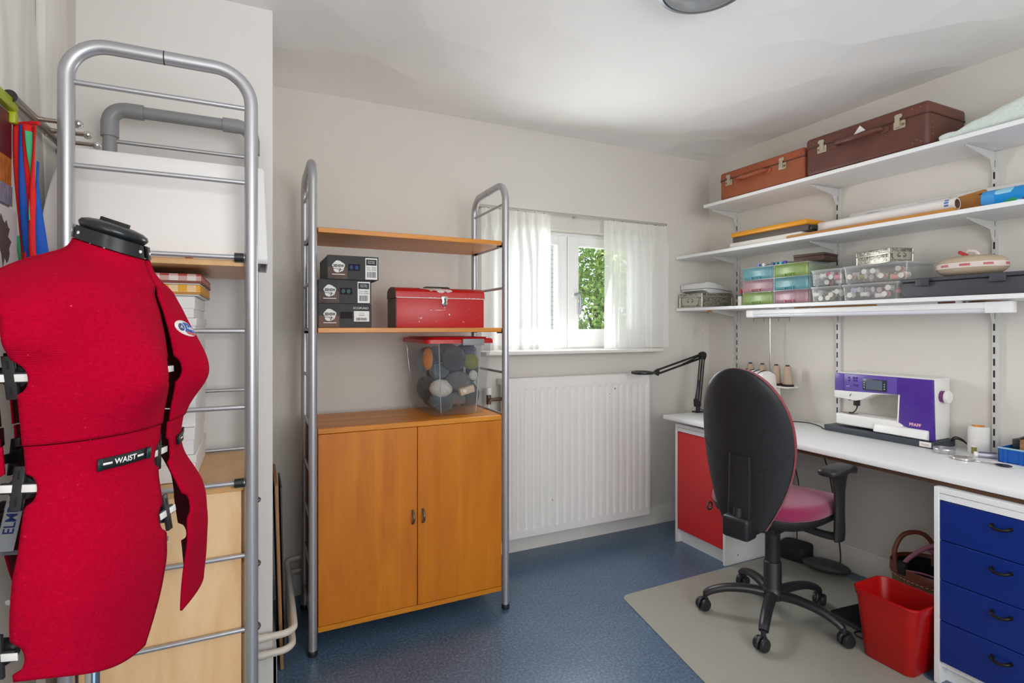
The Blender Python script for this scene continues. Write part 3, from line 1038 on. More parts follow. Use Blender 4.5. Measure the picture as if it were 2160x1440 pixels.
# big flaked patch on the lid, following the dome
mb = MB()
def lid_pt(x, s):
    a = PI * s
    return Vector((x, 2.385 - .0872 * math.cos(a), TZS + .012 + .0385 * math.sin(a) ** 0.6))
for cx, sc, wx, ws in ((.712, .21, .034, .085), (.748, .18, .030, .075), (.672, .26, .018, .05), (.780, .14, .018, .08), (.745, .10, .018, .06), (.732, .26, .034, .06)):
    n_ = 14
    ring = [lid_pt(cx + wx * (.7 + .5 * q.random()) * math.cos(2 * PI * i / n_), max(.012, sc + ws * (.7 + .5 * q.random()) * math.sin(2 * PI * i / n_))) + Vector((0, -.0006, .0006)) for i in range(n_)]
    mb.add(ring, [tuple(range(n_))], False)
mb.build('flaked_patch', MATS['bare_primer'], tb)
lx = 0.760
mb = MB()
mb.prism([(lx - .013, TZS + .010), (lx - .016, TZS + .002), (lx - .011, TZS - .012), (lx - .014, TZS - .024), (lx, TZS - .036), (lx + .014, TZS - .024), (lx + .011, TZS - .012), (lx + .016, TZS + .002), (lx + .013, TZS + .010)], 'y', TY0 - .009, TY0 - .002, bev=.0015)
mb.build('latch', M_chrome, tb)
MB().box(lx - .003, lx + .003, TY0 - .010, TY0 - .008, TZS - .022, TZS + .0).build('latch_slot', M_inkb, tb)
mb = MB().tube([(0.69, 2.385, 1.474), (0.69, 2.380, 1.480), (0.70, 2.372, 1.4815), (.80, 2.372, 1.4815), (.81, 2.380, 1.480), (.81, 2.385, 1.474)], .004, 8)
mb.build('handle', mat('dark_green_metal', rgb(66, 74, 62), 0.5, metal=.3), tb)

# clear storage box with a red lid, full of yarn
sb = thing('storage_box', 'clear plastic storage box with red lid full of yarn, on top of the cupboard', 'storage box', (0.86, 2.54, 0.8955))
M_clear = clear_mat('clear_plastic', (0.93, 0.94, 0.95, 1), 0.10, (0.75, 0.77, 0.80, 1), 0.07, 0.12)
SX0, SX1, SY0, SY1 = 0.688, 1.018, 2.335, 2.760
def ringz(z, k, r=.035, n=5, off=0.0):
    cx, cy = (SX0 + SX1) / 2, (SY0 + SY1) / 2
    hx, hy = (SX1 - SX0) / 2 * k - off, (SY1 - SY0) / 2 * (1 - (1 - k) * .6) - off
    pts = []
    for qx, qy, a0 in ((1, 1, 0), (-1, 1, PI / 2), (-1, -1, PI), (1, -1, 1.5 * PI)):
        for i in range(n + 1):
            a = a0 + PI / 2 * i / n
            pts.append((cx + qx * (hx - r) + r * math.cos(a), cy + qy * (hy - r) + r * math.sin(a), z))
    return pts
MB().loft([ringz(.8965, .80), ringz(.90, .815), ringz(1.236, .985)], True, True, False).build('tub', M_clear, sb, ang=50)
mb = MB()
for x, y, dx, dy in ((.75, SY0 + .025, 0, 0), (.955, SY0 + .025, 0, 0)):
    mb.tube([(x + (.86 - x) * .16, y + .01, .905), (x, y - .014, 1.225)], .0022, 6)
mb.build('corner_rib', clear_mat('clear_plastic_edge', (.9, .92, .93, 1), .5, (.92, .93, .94, 1), .15, .1), sb)
MB().loft([ringz(1.226, 1.0, .03), ringz(1.226, 1.035, .03), ringz(1.243, 1.035, .03), ringz(1.249, .99, .03), ringz(1.249, .90, .03), ringz(1.2545, .88, .03)], True, True, True).build('lid', mat('red_plastic', rgb(196, 20, 28), 0.35), sb, ang=30)
MB().box(.855, .962, SY0 - .0185, SY0 - .006, 1.2165, 1.2475, bev=.003).build('lid_clip', mat('grey_clip', rgb(140, 142, 144), .4), sb)

def yarn_mat(name, c, v=.35):
    return mat(name, c, 0.95, var=v, vscale=160, bump=.9, bscale=240, stretch=(1, 1, 2.5), sheen=.3)
M_y = {
    'charcoal': yarn_mat('charcoal_yarn', rgb(62, 64, 66)), 'grey': yarn_mat('grey_yarn', rgb(112, 108, 106)),
    'white': yarn_mat('cream_yarn', rgb(224, 218, 206), .12), 'green': yarn_mat('moss_green_yarn', rgb(150, 152, 60)),
    'petrol': yarn_mat('petrol_yarn', rgb(54, 78, 88)), 'navy': yarn_mat('navy_yarn', rgb(38, 50, 66)),
    'orange': yarn_mat('orange_yarn', rgb(232, 136, 32), .15), 'paleblue': yarn_mat('pale_blue_yarn', rgb(150, 170, 178), .2),
    'turq': yarn_mat('turquoise_yarn', rgb(30, 130, 168), .2), 'bluegrey': yarn_mat('slate_blue_yarn', rgb(96, 112, 140)),
    'brown': yarn_mat('brown_grey_yarn', rgb(82, 76, 74)), 'sage': yarn_mat('sage_grey_yarn', rgb(92, 104, 102)), 'red': yarn_mat('red_yarn', rgb(150, 40, 46))}


def yarn_ball(label, key, c, r, sc=(1, 1, 1), rot=0.0):
    # keep it inside the tapering tub
    zl = c[2] - r * sc[2] * .6
    kk = .815 + .17 * min(1, max(0, (zl - .90) / .336))
    hx, hy = .165 * kk - .007, .2125 * (1 - (1 - kk) * .6) - .007
    ex, ey = r * sc[0] * 1.04, r * sc[1] * 1.04
    c = (min(max(c[0], .853 - hx + ex), .853 + hx - ex), min(max(c[1], 2.5475 - hy + ey), 2.5475 + hy - ey), max(c[2], .902 + r * sc[2]))
    t = thing('yarn_ball', label, 'yarn', c, rot, group='yarn balls in the clear storage box', world=False)
    mb = MB()
    q = random.Random(int(c[0] * 9999))
    def pt(u, v):
        th, ph = 2 * PI * u, PI * v
        rr2 = r * (1 + .02 * math.sin(14 * th + 9 * ph) + .015 * math.sin(30 * ph - 5 * th))
        return Vector((sc[0] * rr2 * math.sin(ph) * math.cos(th), sc[1] * rr2 * math.sin(ph) * math.sin(th), sc[2] * rr2 * math.cos(ph)))
    mb.grid(pt, 30, 18)
    mb.build('winding', M_y[key], t, ang=80)
    # a few loose strands wound across it
    mb = MB()
    for k in range(7):
        ax = Vector((q.uniform(-1, 1), q.uniform(-1, 1), q.uniform(-.6, .6))).normalized()
        u_ = ax.orthogonal().normalized()
        v_ = ax.cross(u_)
        mb.tube([Vector([(u_ * math.cos(a) + v_ * math.sin(a))[i] * sc[i] * r * 1.015 for i in range(3)]) for a in [2 * PI * i / 24 for i in range(24)]], .0016, 5, closed=True)
    mb.build('strand', M_y[key], t)
    return t
yarn_ball('large charcoal yarn ball at the top front of the clear box', 'charcoal', (0.852, 2.428, 1.150), 0.056, (1.05, .9, 1.0))
yarn_ball('moss green yarn ball at the upper right of the clear box', 'green', (0.935, 2.425, 1.135), 0.038, (1.1, .9, .95))
yarn_ball('grey yarn ball in the middle of the clear box', 'grey', (0.872, 2.425, 1.045), 0.051, (1.15, .9, .85))
yarn_ball('plump cream yarn skein at the left front corner of the clear box', 'white', (0.788, 2.432, 1.012), 0.048, (1.15, .95, .85))
yarn_ball('small grey yarn ball under the paper-banded skein in the clear box', 'grey', (0.863, 2.415, .962), 0.038, (1.1, .9, .8))
yarn_ball('petrol yarn ball at the lower right of the clear box', 'petrol', (0.925, 2.43, .978), 0.054, (.95, .9, 1.05))
yarn_ball('petrol yarn ball on the floor of the clear box at left', 'petrol', (0.800, 2.43, .934), 0.040, (1.1, 1, .95))
yarn_ball('brown-grey yarn ball at the right edge of the clear box', 'brown', (0.968, 2.47, 1.085), 0.040, (.8, 1, 1.2))
yarn_ball('sage grey yarn ball above the cream skein in the clear box', 'sage', (0.790, 2.470, 1.090), 0.042, (1.15, .9, .85))
yarn_ball('navy yarn ball in the upper left front corner of the clear box', 'navy', (0.782, 2.50, 1.165), 0.042, (1, 1, 1))
yarn_ball('tall orange yarn skein standing at the left of the clear box', 'orange', (0.7365, 2.475, 1.150), 0.024, (.95, .9, 2.1))
yarn_ball('pale blue yarn skein beside the orange one in the clear box', 'paleblue', (0.735, 2.575, 1.130), 0.024, (.9, 1.1, 2.2))
yarn_ball('turquoise yarn skein at the right edge of the clear box', 'turq', (0.975, 2.55, 1.000), 0.025, (.8, 1, 1.6))
yarn_ball('slate blue loose yarn skein under the lid at the right of the clear box', 'bluegrey', (0.950, 2.50, 1.182), 0.035, (1.2, 1, .9))
yarn_ball('brown-grey yarn ball at the lower back left of the clear box', 'brown', (0.748, 2.60, 1.00), 0.036, (.85, 1, 1.5))
yarn_ball('small cream yarn ball beside the grey one in the clear box', 'white', (0.938, 2.402, 1.070), 0.021, (1, .9, 1.1))
yarn_ball('red yarn ball up under the lid in the clear box', 'red', (0.868, 2.56, 1.178), 0.045, (1.2, 1, .9))
yarn_ball('dark petrol yarn ball at the bottom middle of the clear box', 'navy', (0.875, 2.54, .950), 0.049, (1.1, 1, 1))
for i_, (k_, p_, r_, l_) in enumerate((('navy', (.82, 2.60, 1.07), .050, 'navy yarn ball in the middle depth of the clear box'), ('petrol', (.90, 2.58, 1.08), .048, 'petrol yarn ball behind the grey one in the clear box'), ('charcoal', (.76, 2.52, 1.03), .036, 'charcoal yarn ball behind the cream skein in the clear box'), ('brown', (.955, 2.56, .93), .034, 'brown-grey yarn ball in the lower right back of the clear box'),
        ('charcoal', (.80, 2.60, .955), .050, 'charcoal yarn ball on the floor at the back left of the clear box'), ('navy', (.955, 2.60, 1.17), .040, 'navy yarn ball behind the slate blue skein in the clear box'), ('grey', (.79, 2.66, 1.15), .048, 'grey yarn ball in the upper back left of the clear box'), ('petrol', (.89, 2.68, 1.17), .048, 'petrol yarn ball in the upper back of the clear box'), ('sage', (.90, 2.66, .97), .052, 'sage grey yarn ball at the lower back of the clear box'), ('petrol', (.752, 2.42, .955), .026, 'small petrol yarn ball in the lower left front corner of the clear box'))):
    yarn_ball(l_, k_, p_, r_, (1.05, 1, 1))
# paper-banded skein
t = thing('banded_skein', 'kraft paper band with round logo around a yarn skein in the clear box', 'yarn band', (0.892, 2.372, 1.005), 0.0, world=False)
Mq = Matrix.Rotation(R(-14), 4, 'Y')
MB().rbox(-.036, .036, -.018, .018, -.016, .016, .006, M=Mq, edge=.002).build('paper_band', mat('kraft_band', rgb(206, 182, 150), .7), t)
MB().cyl(Mq @ Vector((-.014, -.0188, .002)), Mq @ Vector((-.014, -.0180, .002)), .008, seg=16).build('logo', M_ink, t)

# ------------------------------------------------------------------ heating pipes and leaning boards beside the partition
hp = thing('heating_pipe', 'upper cream heating pipe bent around the partition corner near the floor', 'pipe', (0.08, 2.3, 0.0), group='heating pipes at the partition corner')
M_pipe = mat('cream_pipe_paint', rgb(224, 216, 204), 0.4)
def corner_pipe(parent, z, y0, xc):
    pts = [(-0.50, y0, z), (0.0, y0, z)] + arc((xc - .045, y0 + .045, z), .045, -PI / 2, 0, 8, (1, 0, 0), (0, 1, 0)) + [(xc + .002, 2.3, z), (xc + .004, 2.65, z)] + arc((xc + .045, 2.72, z), .041, PI, PI / 2, 6, (1, 0, 0), (0, 1, 0)) + [(xc + .15, 2.761, z), (1.0, 2.761, z)]
    MB().tube(pts, .0125, 12).build('pipe', M_pipe, parent)
    mb = MB()
    mb.cyl((-0.02, y0, z), (0.035, y0, z), .0145)
    mb.box(-.2, -.18, y0, YP, z - .004, z + .004)
    mb.build('coupling', M_pipe, parent)
corner_pipe(hp, .195, 2.105, 0.128)
hp2 = thing('heating_pipe', 'lower cream heating pipe bent around the partition corner near the floor', 'pipe', (0.08, 2.3, 0.0), group='heating pipes at the partition corner')
corner_pipe(hp2, .135, 2.105, 0.122)
M_mdf = mat('raw_board', rgb(168, 122, 74), .7, var=.2, vscale=20)
M_dbrd = mat('dark_board_face', rgb(62, 54, 48), .5)
t = thing('leaning_board', 'tall narrow brown board leaning upright in the gap beside the partition', 'board', (0.078, 2.40, 0), group=None)
Ml = Matrix.Translation((0.084, 2.215, 0.002)) @ Matrix.Rotation(R(-1.6), 4, 'Y')
MB().box(0, .011, 0, .36, 0, .70, bev=.001, M=Ml).build('board', M_mdf, t)
MB().box(-.002, 0, 0.002, .36, 0, .70, M=Ml).build('dark_face', M_dbrd, t)
t = thing('framed_picture', 'thin dark glazed picture frame leaning behind the brown board', 'picture frame', (0.10, 2.5, 0))
Ml = Matrix.Translation((0.1015, 2.34, 0.0)) @ Matrix.Rotation(R(-1.2), 4, 'Y')
MB().box(0, .006, 0, .24, 0.002, .66, bev=.001, M=Ml).build('frame', M_dbrd, t)
MB().box(.006, .0075, 0.006, .234, .008, .65, M=Ml).build('glazing', mat('frame_glass', rgb(120, 128, 136), .1), t)

# ------------------------------------------------------------------ on and around the left unit
M_card = mat('white_card', rgb(226, 224, 221), 0.6)
M_case = mat('white_case_plastic', rgb(232, 229, 227), 0.45)
wc = thing('machine_cover', 'large white tapered plastic cover standing on top shelf behind the silver ladder', 'cover', (-0.22, 1.78, 1.477))
def case_ring(z):
    t = (z - 1.478) / (1.748 - 1.478)
    xl = -0.474 + 0.050 * t ** 2.2
    xr = 0.0305 - 0.010 * t
    y0, y1 = 1.662 + 0.012 * t, 1.935 - 0.012 * t
    r = .006
    pts = []
    for px, py, qx, qy, a0 in ((xr, y1, -1, -1, 0), (xl, y1, 1, -1, PI / 2), (xl, y0, 1, 1, PI), (xr, y0, -1, 1, 1.5 * PI)):
        for i in range(4):
            a = a0 + PI / 2 * i / 3
            pts.append((px + qx * r + r * math.cos(a), py + qy * r + r * math.sin(a), z))
    return pts
rings = [case_ring(1.478 + (1.744 - 1.478) * i / 14) for i in range(15)]
top = [(-.2 + (x + .2) * .985, 1.8 + (y - 1.8) * .98, 1.748) for x, y, z in case_ring(1.748)]
MB().loft(rings + [top], True, False, True).build('shell', M_case, wc, ang=40, solid=.003)
MB().box(-.455, .012, 1.682, 1.915, 1.480, 1.484).build('base_plate', mat('case_base', rgb(150, 148, 150), .6), wc)
MB().lathe([(0.006, 0), (.0085, .001), (.0095, .006), (.0065, .012), (.002, .0145)], (-0.158, 1.632, 1.4765), 14).build('push_pin', mat('red_gloss', rgb(190, 22, 28), .3), None)
o = bpy.data.objects['push_pin']
tag(o, 'small round red knob resting on the upper shelf beside the dress form neck', 'knob')


def gingham(name, c1, c0, sc):
    m = bpy.data.materials.new(name)
    m.use_nodes = True
    nt = m.node_tree
    b = nt.nodes['Principled BSDF']
    b.inputs['Roughness'].default_value = 0.7
    tc = nt.nodes.new('ShaderNodeTexCoord')
    sep = nt.nodes.new('ShaderNodeSeparateXYZ')
    nt.links.new(tc.outputs['Object'], sep.inputs[0])
    outs = []
    for ax in ('X', 'Y', 'Z'):
        mu = nt.nodes.new('ShaderNodeMath'); mu.operation = 'MULTIPLY'; mu.inputs[1].default_value = sc
        nt.links.new(sep.outputs[ax], mu.inputs[0])
        fr = nt.nodes.new('ShaderNodeMath'); fr.operation = 'FRACT'
        nt.links.new(mu.outputs[0], fr.inputs[0])
        gt = nt.nodes.new('ShaderNodeMath'); gt.operation = 'GREATER_THAN'; gt.inputs[1].default_value = 0.5
        nt.links.new(fr.outputs[0], gt.inputs[0])
        outs.append(gt)
    s1 = nt.nodes.new('ShaderNodeMath'); s1.operation = 'ADD'
    nt.links.new(outs[0].outputs[0], s1.inputs[0]); nt.links.new(outs[1].outputs[0], s1.inputs[1])
    s2 = nt.nodes.new('ShaderNodeMath'); s2.operation = 'ADD'
    nt.links.new(s1.outputs[0], s2.inputs[0]); nt.links.new(outs[2].outputs[0], s2.inputs[1])
    dv = nt.nodes.new('ShaderNodeMath'); dv.operation = 'DIVIDE'; dv.inputs[1].default_value = 2.0; dv.use_clamp = True
    nt.links.new(s2.outputs[0], dv.inputs[0])
    mx = nt.nodes.new('ShaderNodeMix'); mx.data_type = 'RGBA'
    nt.links.new(dv.outputs[0], mx.inputs['Factor'])
    mx.inputs['A'].default_value = c0
    mx.inputs['B'].default_value = c1
    nt.links.new(mx.outputs['Result'], b.inputs['Base Color'])
    return m
M_gr = gingham('red_gingham', rgb(186, 70, 62), rgb(236, 226, 220), 24)
M_gy = gingham('yellow_gingham', rgb(228, 166, 50), rgb(240, 230, 208), 24)
M_blid = mat('brown_lid_edge', rgb(130, 66, 52), .6)
M_olid = mat('ochre_lid_edge', rgb(190, 130, 40), .6)


def small_box(name, label, x0, x1, y0, y1, z0, z1, lid_h, mb_, ml_, group, band=None):
    t = thing(name, label, 'box', ((x0 + x1) / 2, (y0 + y1) / 2, z0), group=group)
    MB().box(x0 + .003, x1 - .003, y0 + .003, y1 - .003, z0 + .0004, z1 - lid_h * .5, bev=.001, seg=1).build('carton', mb_, t)
    MB().box(x0, x1, y0, y1, z1 - lid_h, z1 - .0004, bev=.0015, seg=1).build('lid', ml_, t)
    if band:
        MB().box(x0 - .0006, x1 + .0006, y0 - .0006, y1 + .0006, z1 - lid_h, z1 - lid_h + .007).build('lid_border', band, t)
    return t
zs_ = [.8865, .957, 1.030, 1.128, 1.228, 1.325, 1.384]
desc = ['bottom white card box of the stack on the pale drawer chest', 'second white card box up from the drawer chest top', 'third white card box up from the drawer chest top', 'third white card box down from the yellow gingham box', 'second white card box down from the yellow gingham box', 'white card box directly beneath the yellow gingham box']
for i in range(6):
    small_box('card_box', desc[i], -0.352 + .004 * (i % 2), -0.145 - .004 * (i % 2), 1.672 + .005 * (i % 3), 2.000 - .003 * (i % 2), zs_[i], zs_[i + 1], .022 + .012 * (i % 2), M_card, M_card, 'white card boxes on the left unit')
small_box('gingham_box', 'yellow gingham box lid under the red one behind the dress form', -0.36, -0.136, 1.672, 1.995, 1.3842, 1.414, .026, M_card, M_gy, 'gingham boxes on the left unit', M_olid)
small_box('gingham_box', 'red gingham box on top of the yellow one behind the dress form', -0.355, -0.134, 1.676, 1.998, 1.4144, 1.444, .026, M_card, M_gr, 'gingham boxes on the left unit', M_blid)

# ------------------------------------------------------------------ coat rack on the left wall
ck = thing('coat_rack', 'brushed steel wall coat rack with ball-tipped pegs at the far left', 'coat rack', (-0.49, 1.65, 1.79))
CX, CZ = -0.468, 1.787
MB().cyl((CX, 1.478, CZ), (CX, 1.93, CZ), .0115, seg=18).build('rail', M_brush, ck)
MB().cyl((CX, 1.4745, CZ), (CX, 1.4785, CZ), .0128, seg=18).build('rail_end', M_black, ck)
for y in (1.56, 1.88):
    mb = MB()
    mb.cyl((XL + .0005, y, CZ), (CX, y, CZ), .007, seg=12)
    mb.cyl((XL + .0005, y, CZ), (XL + .006, y, CZ), .018, seg=16)
    mb.build('wall_bracket', M_brush, ck)
for y in (1.612, 1.692, 1.778, 1.86):
    p = MB().cyl((CX + .008, y, CZ), (-0.392, y, CZ), .0052, seg=12).cyl((CX + .008, y, CZ), (CX + .018, y, CZ), .0065, seg=12).cyl((CX, y, CZ - .015), (CX, y, CZ - .01), .003, seg=8).build('peg', M_brush, ck)
    bl = MB().ball((-0.385, y, CZ), .0105).build('peg_ball', M_chrome, p)

# things hanging at the far left edge
M_lime = mat('lime_plastic', rgb(168, 182, 22), .4)
bag = thing('printed_bag', 'lime-edged bag printed with photographs hanging at the far left edge', 'bag', (-0.47, 1.38, 1.5))
def panel(mb, y0, y1, z0, z1, x):
    mb.box(x - .0012, x, y0, y1, z0, z1)
MB().box(-.500, -.476, 1.18, 1.505, 1.555, 1.765, bev=.004).build('bag_body', mat('bag_grey', rgb(176, 172, 172), .6), bag)
mb = MB().box(-.486, -.463, 1.18, 1.508, 1.760, 1.785, bev=.004)
mb.box(-.486, -.463, 1.490, 1.508, 1.735, 1.762, bev=.004)
mb.build('bag_rim', M_lime, bag)
cols = [((1.18, 1.47, 1.66, 1.755), rgb(96, 92, 100), 'striped_cloth_print'), ((1.40, 1.503, 1.60, 1.66), rgb(206, 122, 40), 'orange_print'), ((1.44, 1.503, 1.66, 1.755), rgb(112, 34, 40), 'dark_red_print'), ((1.18, 1.43, 1.558, 1.60), rgb(60, 56, 66), 'dark_print'), ((1.43, 1.503, 1.558, 1.60), rgb(150, 146, 160), 'grey_print'), ((1.30, 1.42, 1.60, 1.70), rgb(224, 222, 222), 'white_print_patch')]
for k, (q, c_, nm) in enumerate(cols):
    mb = MB()
    panel(mb, *q, -.4745 + .0006 * k)
    mb.build('print_panel', mat(nm, c_, .5, var=.45, vscale=40, stretch=(1, 3, 1)), bag)
pb = thing('paper_bag', 'pale grey paper bag with a dark printed shape at the far left edge', 'bag', (-0.45, 1.38, 1.3))
MB().box(-.475, -.455, 1.18, 1.475, 1.28, 1.545, bev=.003).build('bag_body', mat('pale_grey_paper', rgb(196, 192, 188), .7, var=.1, vscale=12), pb)
qr = random.Random(2)
MB().prism([(1.405 + .028 * (.7 + .6 * qr.random()) * math.cos(a), 1.475 + .042 * (.7 + .6 * qr.random()) * math.sin(a)) for a in [2 * PI * i / 22 for i in range(22)]], 'x', -.4552, -.4542).build('printed_shape', mat('dark_brown_print', rgb(66, 46, 44), .6), pb)
MB().box(-.4552, -.4545, 1.36, 1.368, 1.30, 1.45).build('orange_strip', mat('orange_strip', rgb(226, 130, 30), .5), pb)

# striped ribbon scarf hanging from the rack
M_sr = mat('ribbon_red', rgb(214, 20, 24), .75, bump=.3, bscale=400)
M_sb = mat('ribbon_blue', rgb(10, 80, 176), .75, bump=.3, bscale=400)
M_sg = mat('ribbon_green', rgb(66, 176, 120), .75)
rb = thing('striped_scarf', 'long red and blue striped ribbon scarf hanging at the far left', 'scarf', (-0.44, 1.53, 1.5))
RO, RE = Vector((-.474, 1.521, 0)), Vector((.903, -.430, 0))
def strip(name, m, t0, t1, w0, w1, dep, seed, z0=1.738, z1=1.36, wav=.005, th=.0015):
    """a hanging ribbon: t is the place across the scarf, dep how far it stands in front"""
    qq = random.Random(seed)
    ph = qq.uniform(0, 6)
    nrm = Vector((-RE.y, RE.x, 0)) * -1
    def pt(u, v):
        z = z0 + (z1 - z0) * v
        t = t0 + (t1 - t0) * v ** 1.4 + (u - .5) * (w0 + (w1 - w0) * v)
        p = RO + RE * t + nrm * (dep + wav * math.sin(5 * v + ph + 2.5 * u) + .004 * math.sin(PI * u))
        return (p.x, p.y, z)
    return MB().grid(pt, 8, 40).build(name, m, rb, ang=80, solid=th)
strip('red_stripe', M_sr, .008, .024, .018, .018, .000, 1)
strip('blue_stripe', M_sb, .020, .036, .016, .018, .003, 2)
strip('red_stripe', M_sr, .033, .046, .016, .016, .004, 3)
strip('green_lining', M_sg, .040, .048, .010, .003, .010, 4, z0=1.722, z1=1.53)
strip('red_stripe', M_sr, .048, .050, .011, .014, .007, 5, z0=1.735, z1=1.44)
strip('blue_stripe', M_sb, .052, .066, .006, .034, .002, 6, z0=1.66)
strip('green_lining', M_sg, .006, .018, .014, .026, -.008, 7, z0=1.50)
MB().tube([RO + RE * t_ + Vector((0, 0, 1.740 + .004 * math.sin(40 * t_))) for t_ in (.0, .012, .026, .040, .052)], .0045, 8).build('hanging_loop', M_sr, rb)

# ------------------------------------------------------------------ the red adjustable dress form
FC = Vector((-0.247, 1.114, 0))
FF = Vector((0.9535, -0.3005, 0))
FS = Vector((-0.3005, -0.9535, 0))
LV = [(.790, .110, .138, .203), (.826, .114, .140, .204), (.87, .120, .155, .207), (.92, .128, .160, .210), (.97, .127, .156, .205), (1.02, .118, .143, .188), (1.06, .110, .132, .174),
      (1.095, .111, .126, .168), (1.14, .112, .128, .173), (1.19, .113, .132, .182), (1.24, .111, .135, .188), (1.29, .110, .135, .190), (1.33, .104, .131, .185),
      (1.358, .095, .121, .168), (1.380, .083, .104, .134), (1.398, .070, .086, .098), (1.415, .055, .062, .064), (1.432, .048, .050, .049), (1.462, .045, .047, .045)]


def level(z):
    if z <= LV[0][0]:
        return LV[0][1:]
    for (a, b) in zip(LV, LV[1:]):
        if z <= b[0]:
            t = (z - a[0]) / (b[0] - a[0])
            return tuple(a[i] + (b[i] - a[i]) * t for i in (1, 2, 3))
    return LV[-1][1:]


def lev_s(z):
    acc = [0, 0, 0]
    for k in (-.012, -.006, 0, .006, .012):
        l_ = level(min(1.462, z + k))
        acc = [p + q_ / 5 for p, q_ in zip(acc, l_)]
    return acc


def form_local(al, z, off=0.0):
    a, b_, w_ = lev_s(z)
    ca, sa = math.cos(al), math.sin(al)
    p = 0.90 - .20 * min(1, max(0, (1.10 - z) / .10))
    f = (a if ca > 0 else b_) * math.copysign(abs(ca) ** p, ca)
    s = w_ * math.copysign(abs(sa) ** p, sa)
    # bust
    for sg in (1, -1):
        dz = z - 1.222
        g = math.exp(-(dz / (.076 if dz > 0 else .056)) ** 2) * math.exp(-((s - sg * .086) / .058) ** 2)
        if ca > 0:
            f += .044 * g
    # shoulder caps
    g = math.exp(-((z - 1.300) / (.045 if z > 1.300 else .040)) ** 4) * math.exp(-((f - .022) / .045) ** 4)
    s += math.copysign(.017, s) * g
    # buttocks
    g = math.exp(-((z - .93) / .05) ** 2) * math.exp(-((abs(s) - .075) / .06) ** 2)
    if ca < 0:
        f -= .018 * g
    if ca > 0 and s < 0 and z < 1.0:
        k = max(0, min(1, (.95 - z) / .13))
        k = k * k * (3 - 2 * k)
        s *= 1 + .17 * k
    r = math.hypot(f, s) or 1
    f += off * f / r
    s += off * s / r
    t = min(1, max(0, (z - 1.345) / .075))
    t = t * t * (3 - 2 * t)
    f += .032 * t
    zz = z - t * (.33 * (f - .032) + .010)
    return f, s, zz


def form_pt(al, z, off=0.0):
    f, s, zz = form_local(al, z, off)
    v = FC + FF * f + FS * s
    return Vector((v.x, v.y, zz))

ADJ_F = [1.228, 1.088, .985]
ADJ_S = [1.232, 1.078, .868]
def gap(z, adj, m0, m1=.004):
    t = min(1, max(0, (1.40 - z) / .16))
    g = .0016 + (m0 - .0016) * t ** .8
    if z < .885:
        g += m1 * ((.885 - z) / .080) ** 2
    for za in adj:
        d = .021 ** 2 - (z - za) ** 2
        if d > 0:
            g += .55 * math.sqrt(d)
    return g

df_ = thing('dress_form', 'red adjustable dress form torso with black neck cap at the left front', 'dress form', (FC.x, FC.y, 0))
M_form = mat('red_knit_cover', rgb(164, 0, 38), 0.95, bump=.35, bscale=900, sheen=0, spec=.08)
_nt = M_form.node_tree
_b = _nt.nodes['Principled BSDF']
_tc = _nt.nodes.new('ShaderNodeTexCoord')
_n = _nt.nodes.new('ShaderNodeTexNoise'); _n.inputs['Scale'].default_value = 230; _n.inputs['Detail'].default_value = 3
_nt.links.new(_tc.outputs['Object'], _n.inputs['Vector'])
_cr = _nt.nodes.new('ShaderNodeValToRGB')
_cr.color_ramp.elements[0].position = .25; _cr.color_ramp.elements[0].color = rgb(156, 0, 36)
_cr.color_ramp.elements[1].position = .80; _cr.color_ramp.elements[1].color = rgb(214, 96, 116)
for p_, c_ in ((.5, rgb(168, 0, 38)), (.74, rgb(176, 2, 42))):
    _e = _cr.color_ramp.elements.new(p_); _e.color = c_
_nt.links.new(_n.outputs['Fac'], _cr.inputs['Fac']); _nt.links.new(_cr.outputs['Color'], _b.inputs['Base Color'])
_wv = _nt.nodes.new('ShaderNodeTexWave'); _wv.bands_direction = 'Z'; _wv.inputs['Scale'].default_value = 130; _wv.inputs['Distortion'].default_value = .6
_nt.links.new(_tc.outputs['Object'], _wv.inputs['Vector'])
_bp = _nt.nodes.new('ShaderNodeBump'); _bp.inputs['Strength'].default_value = .35; _bp.inputs['Distance'].default_value = .0015
_nt.links.new(_wv.outputs['Fac'], _bp.inputs['Height']); _nt.links.new(_bp.outputs['Normal'], _b.inputs['Normal'])
M_formin = mat('form_inside', rgb(96, 8, 22), 0.9)
panels = {'front_right': (0, 1), 'back_right': (1, 2), 'back_left': (2, 3), 'front_left': (3, 4)}
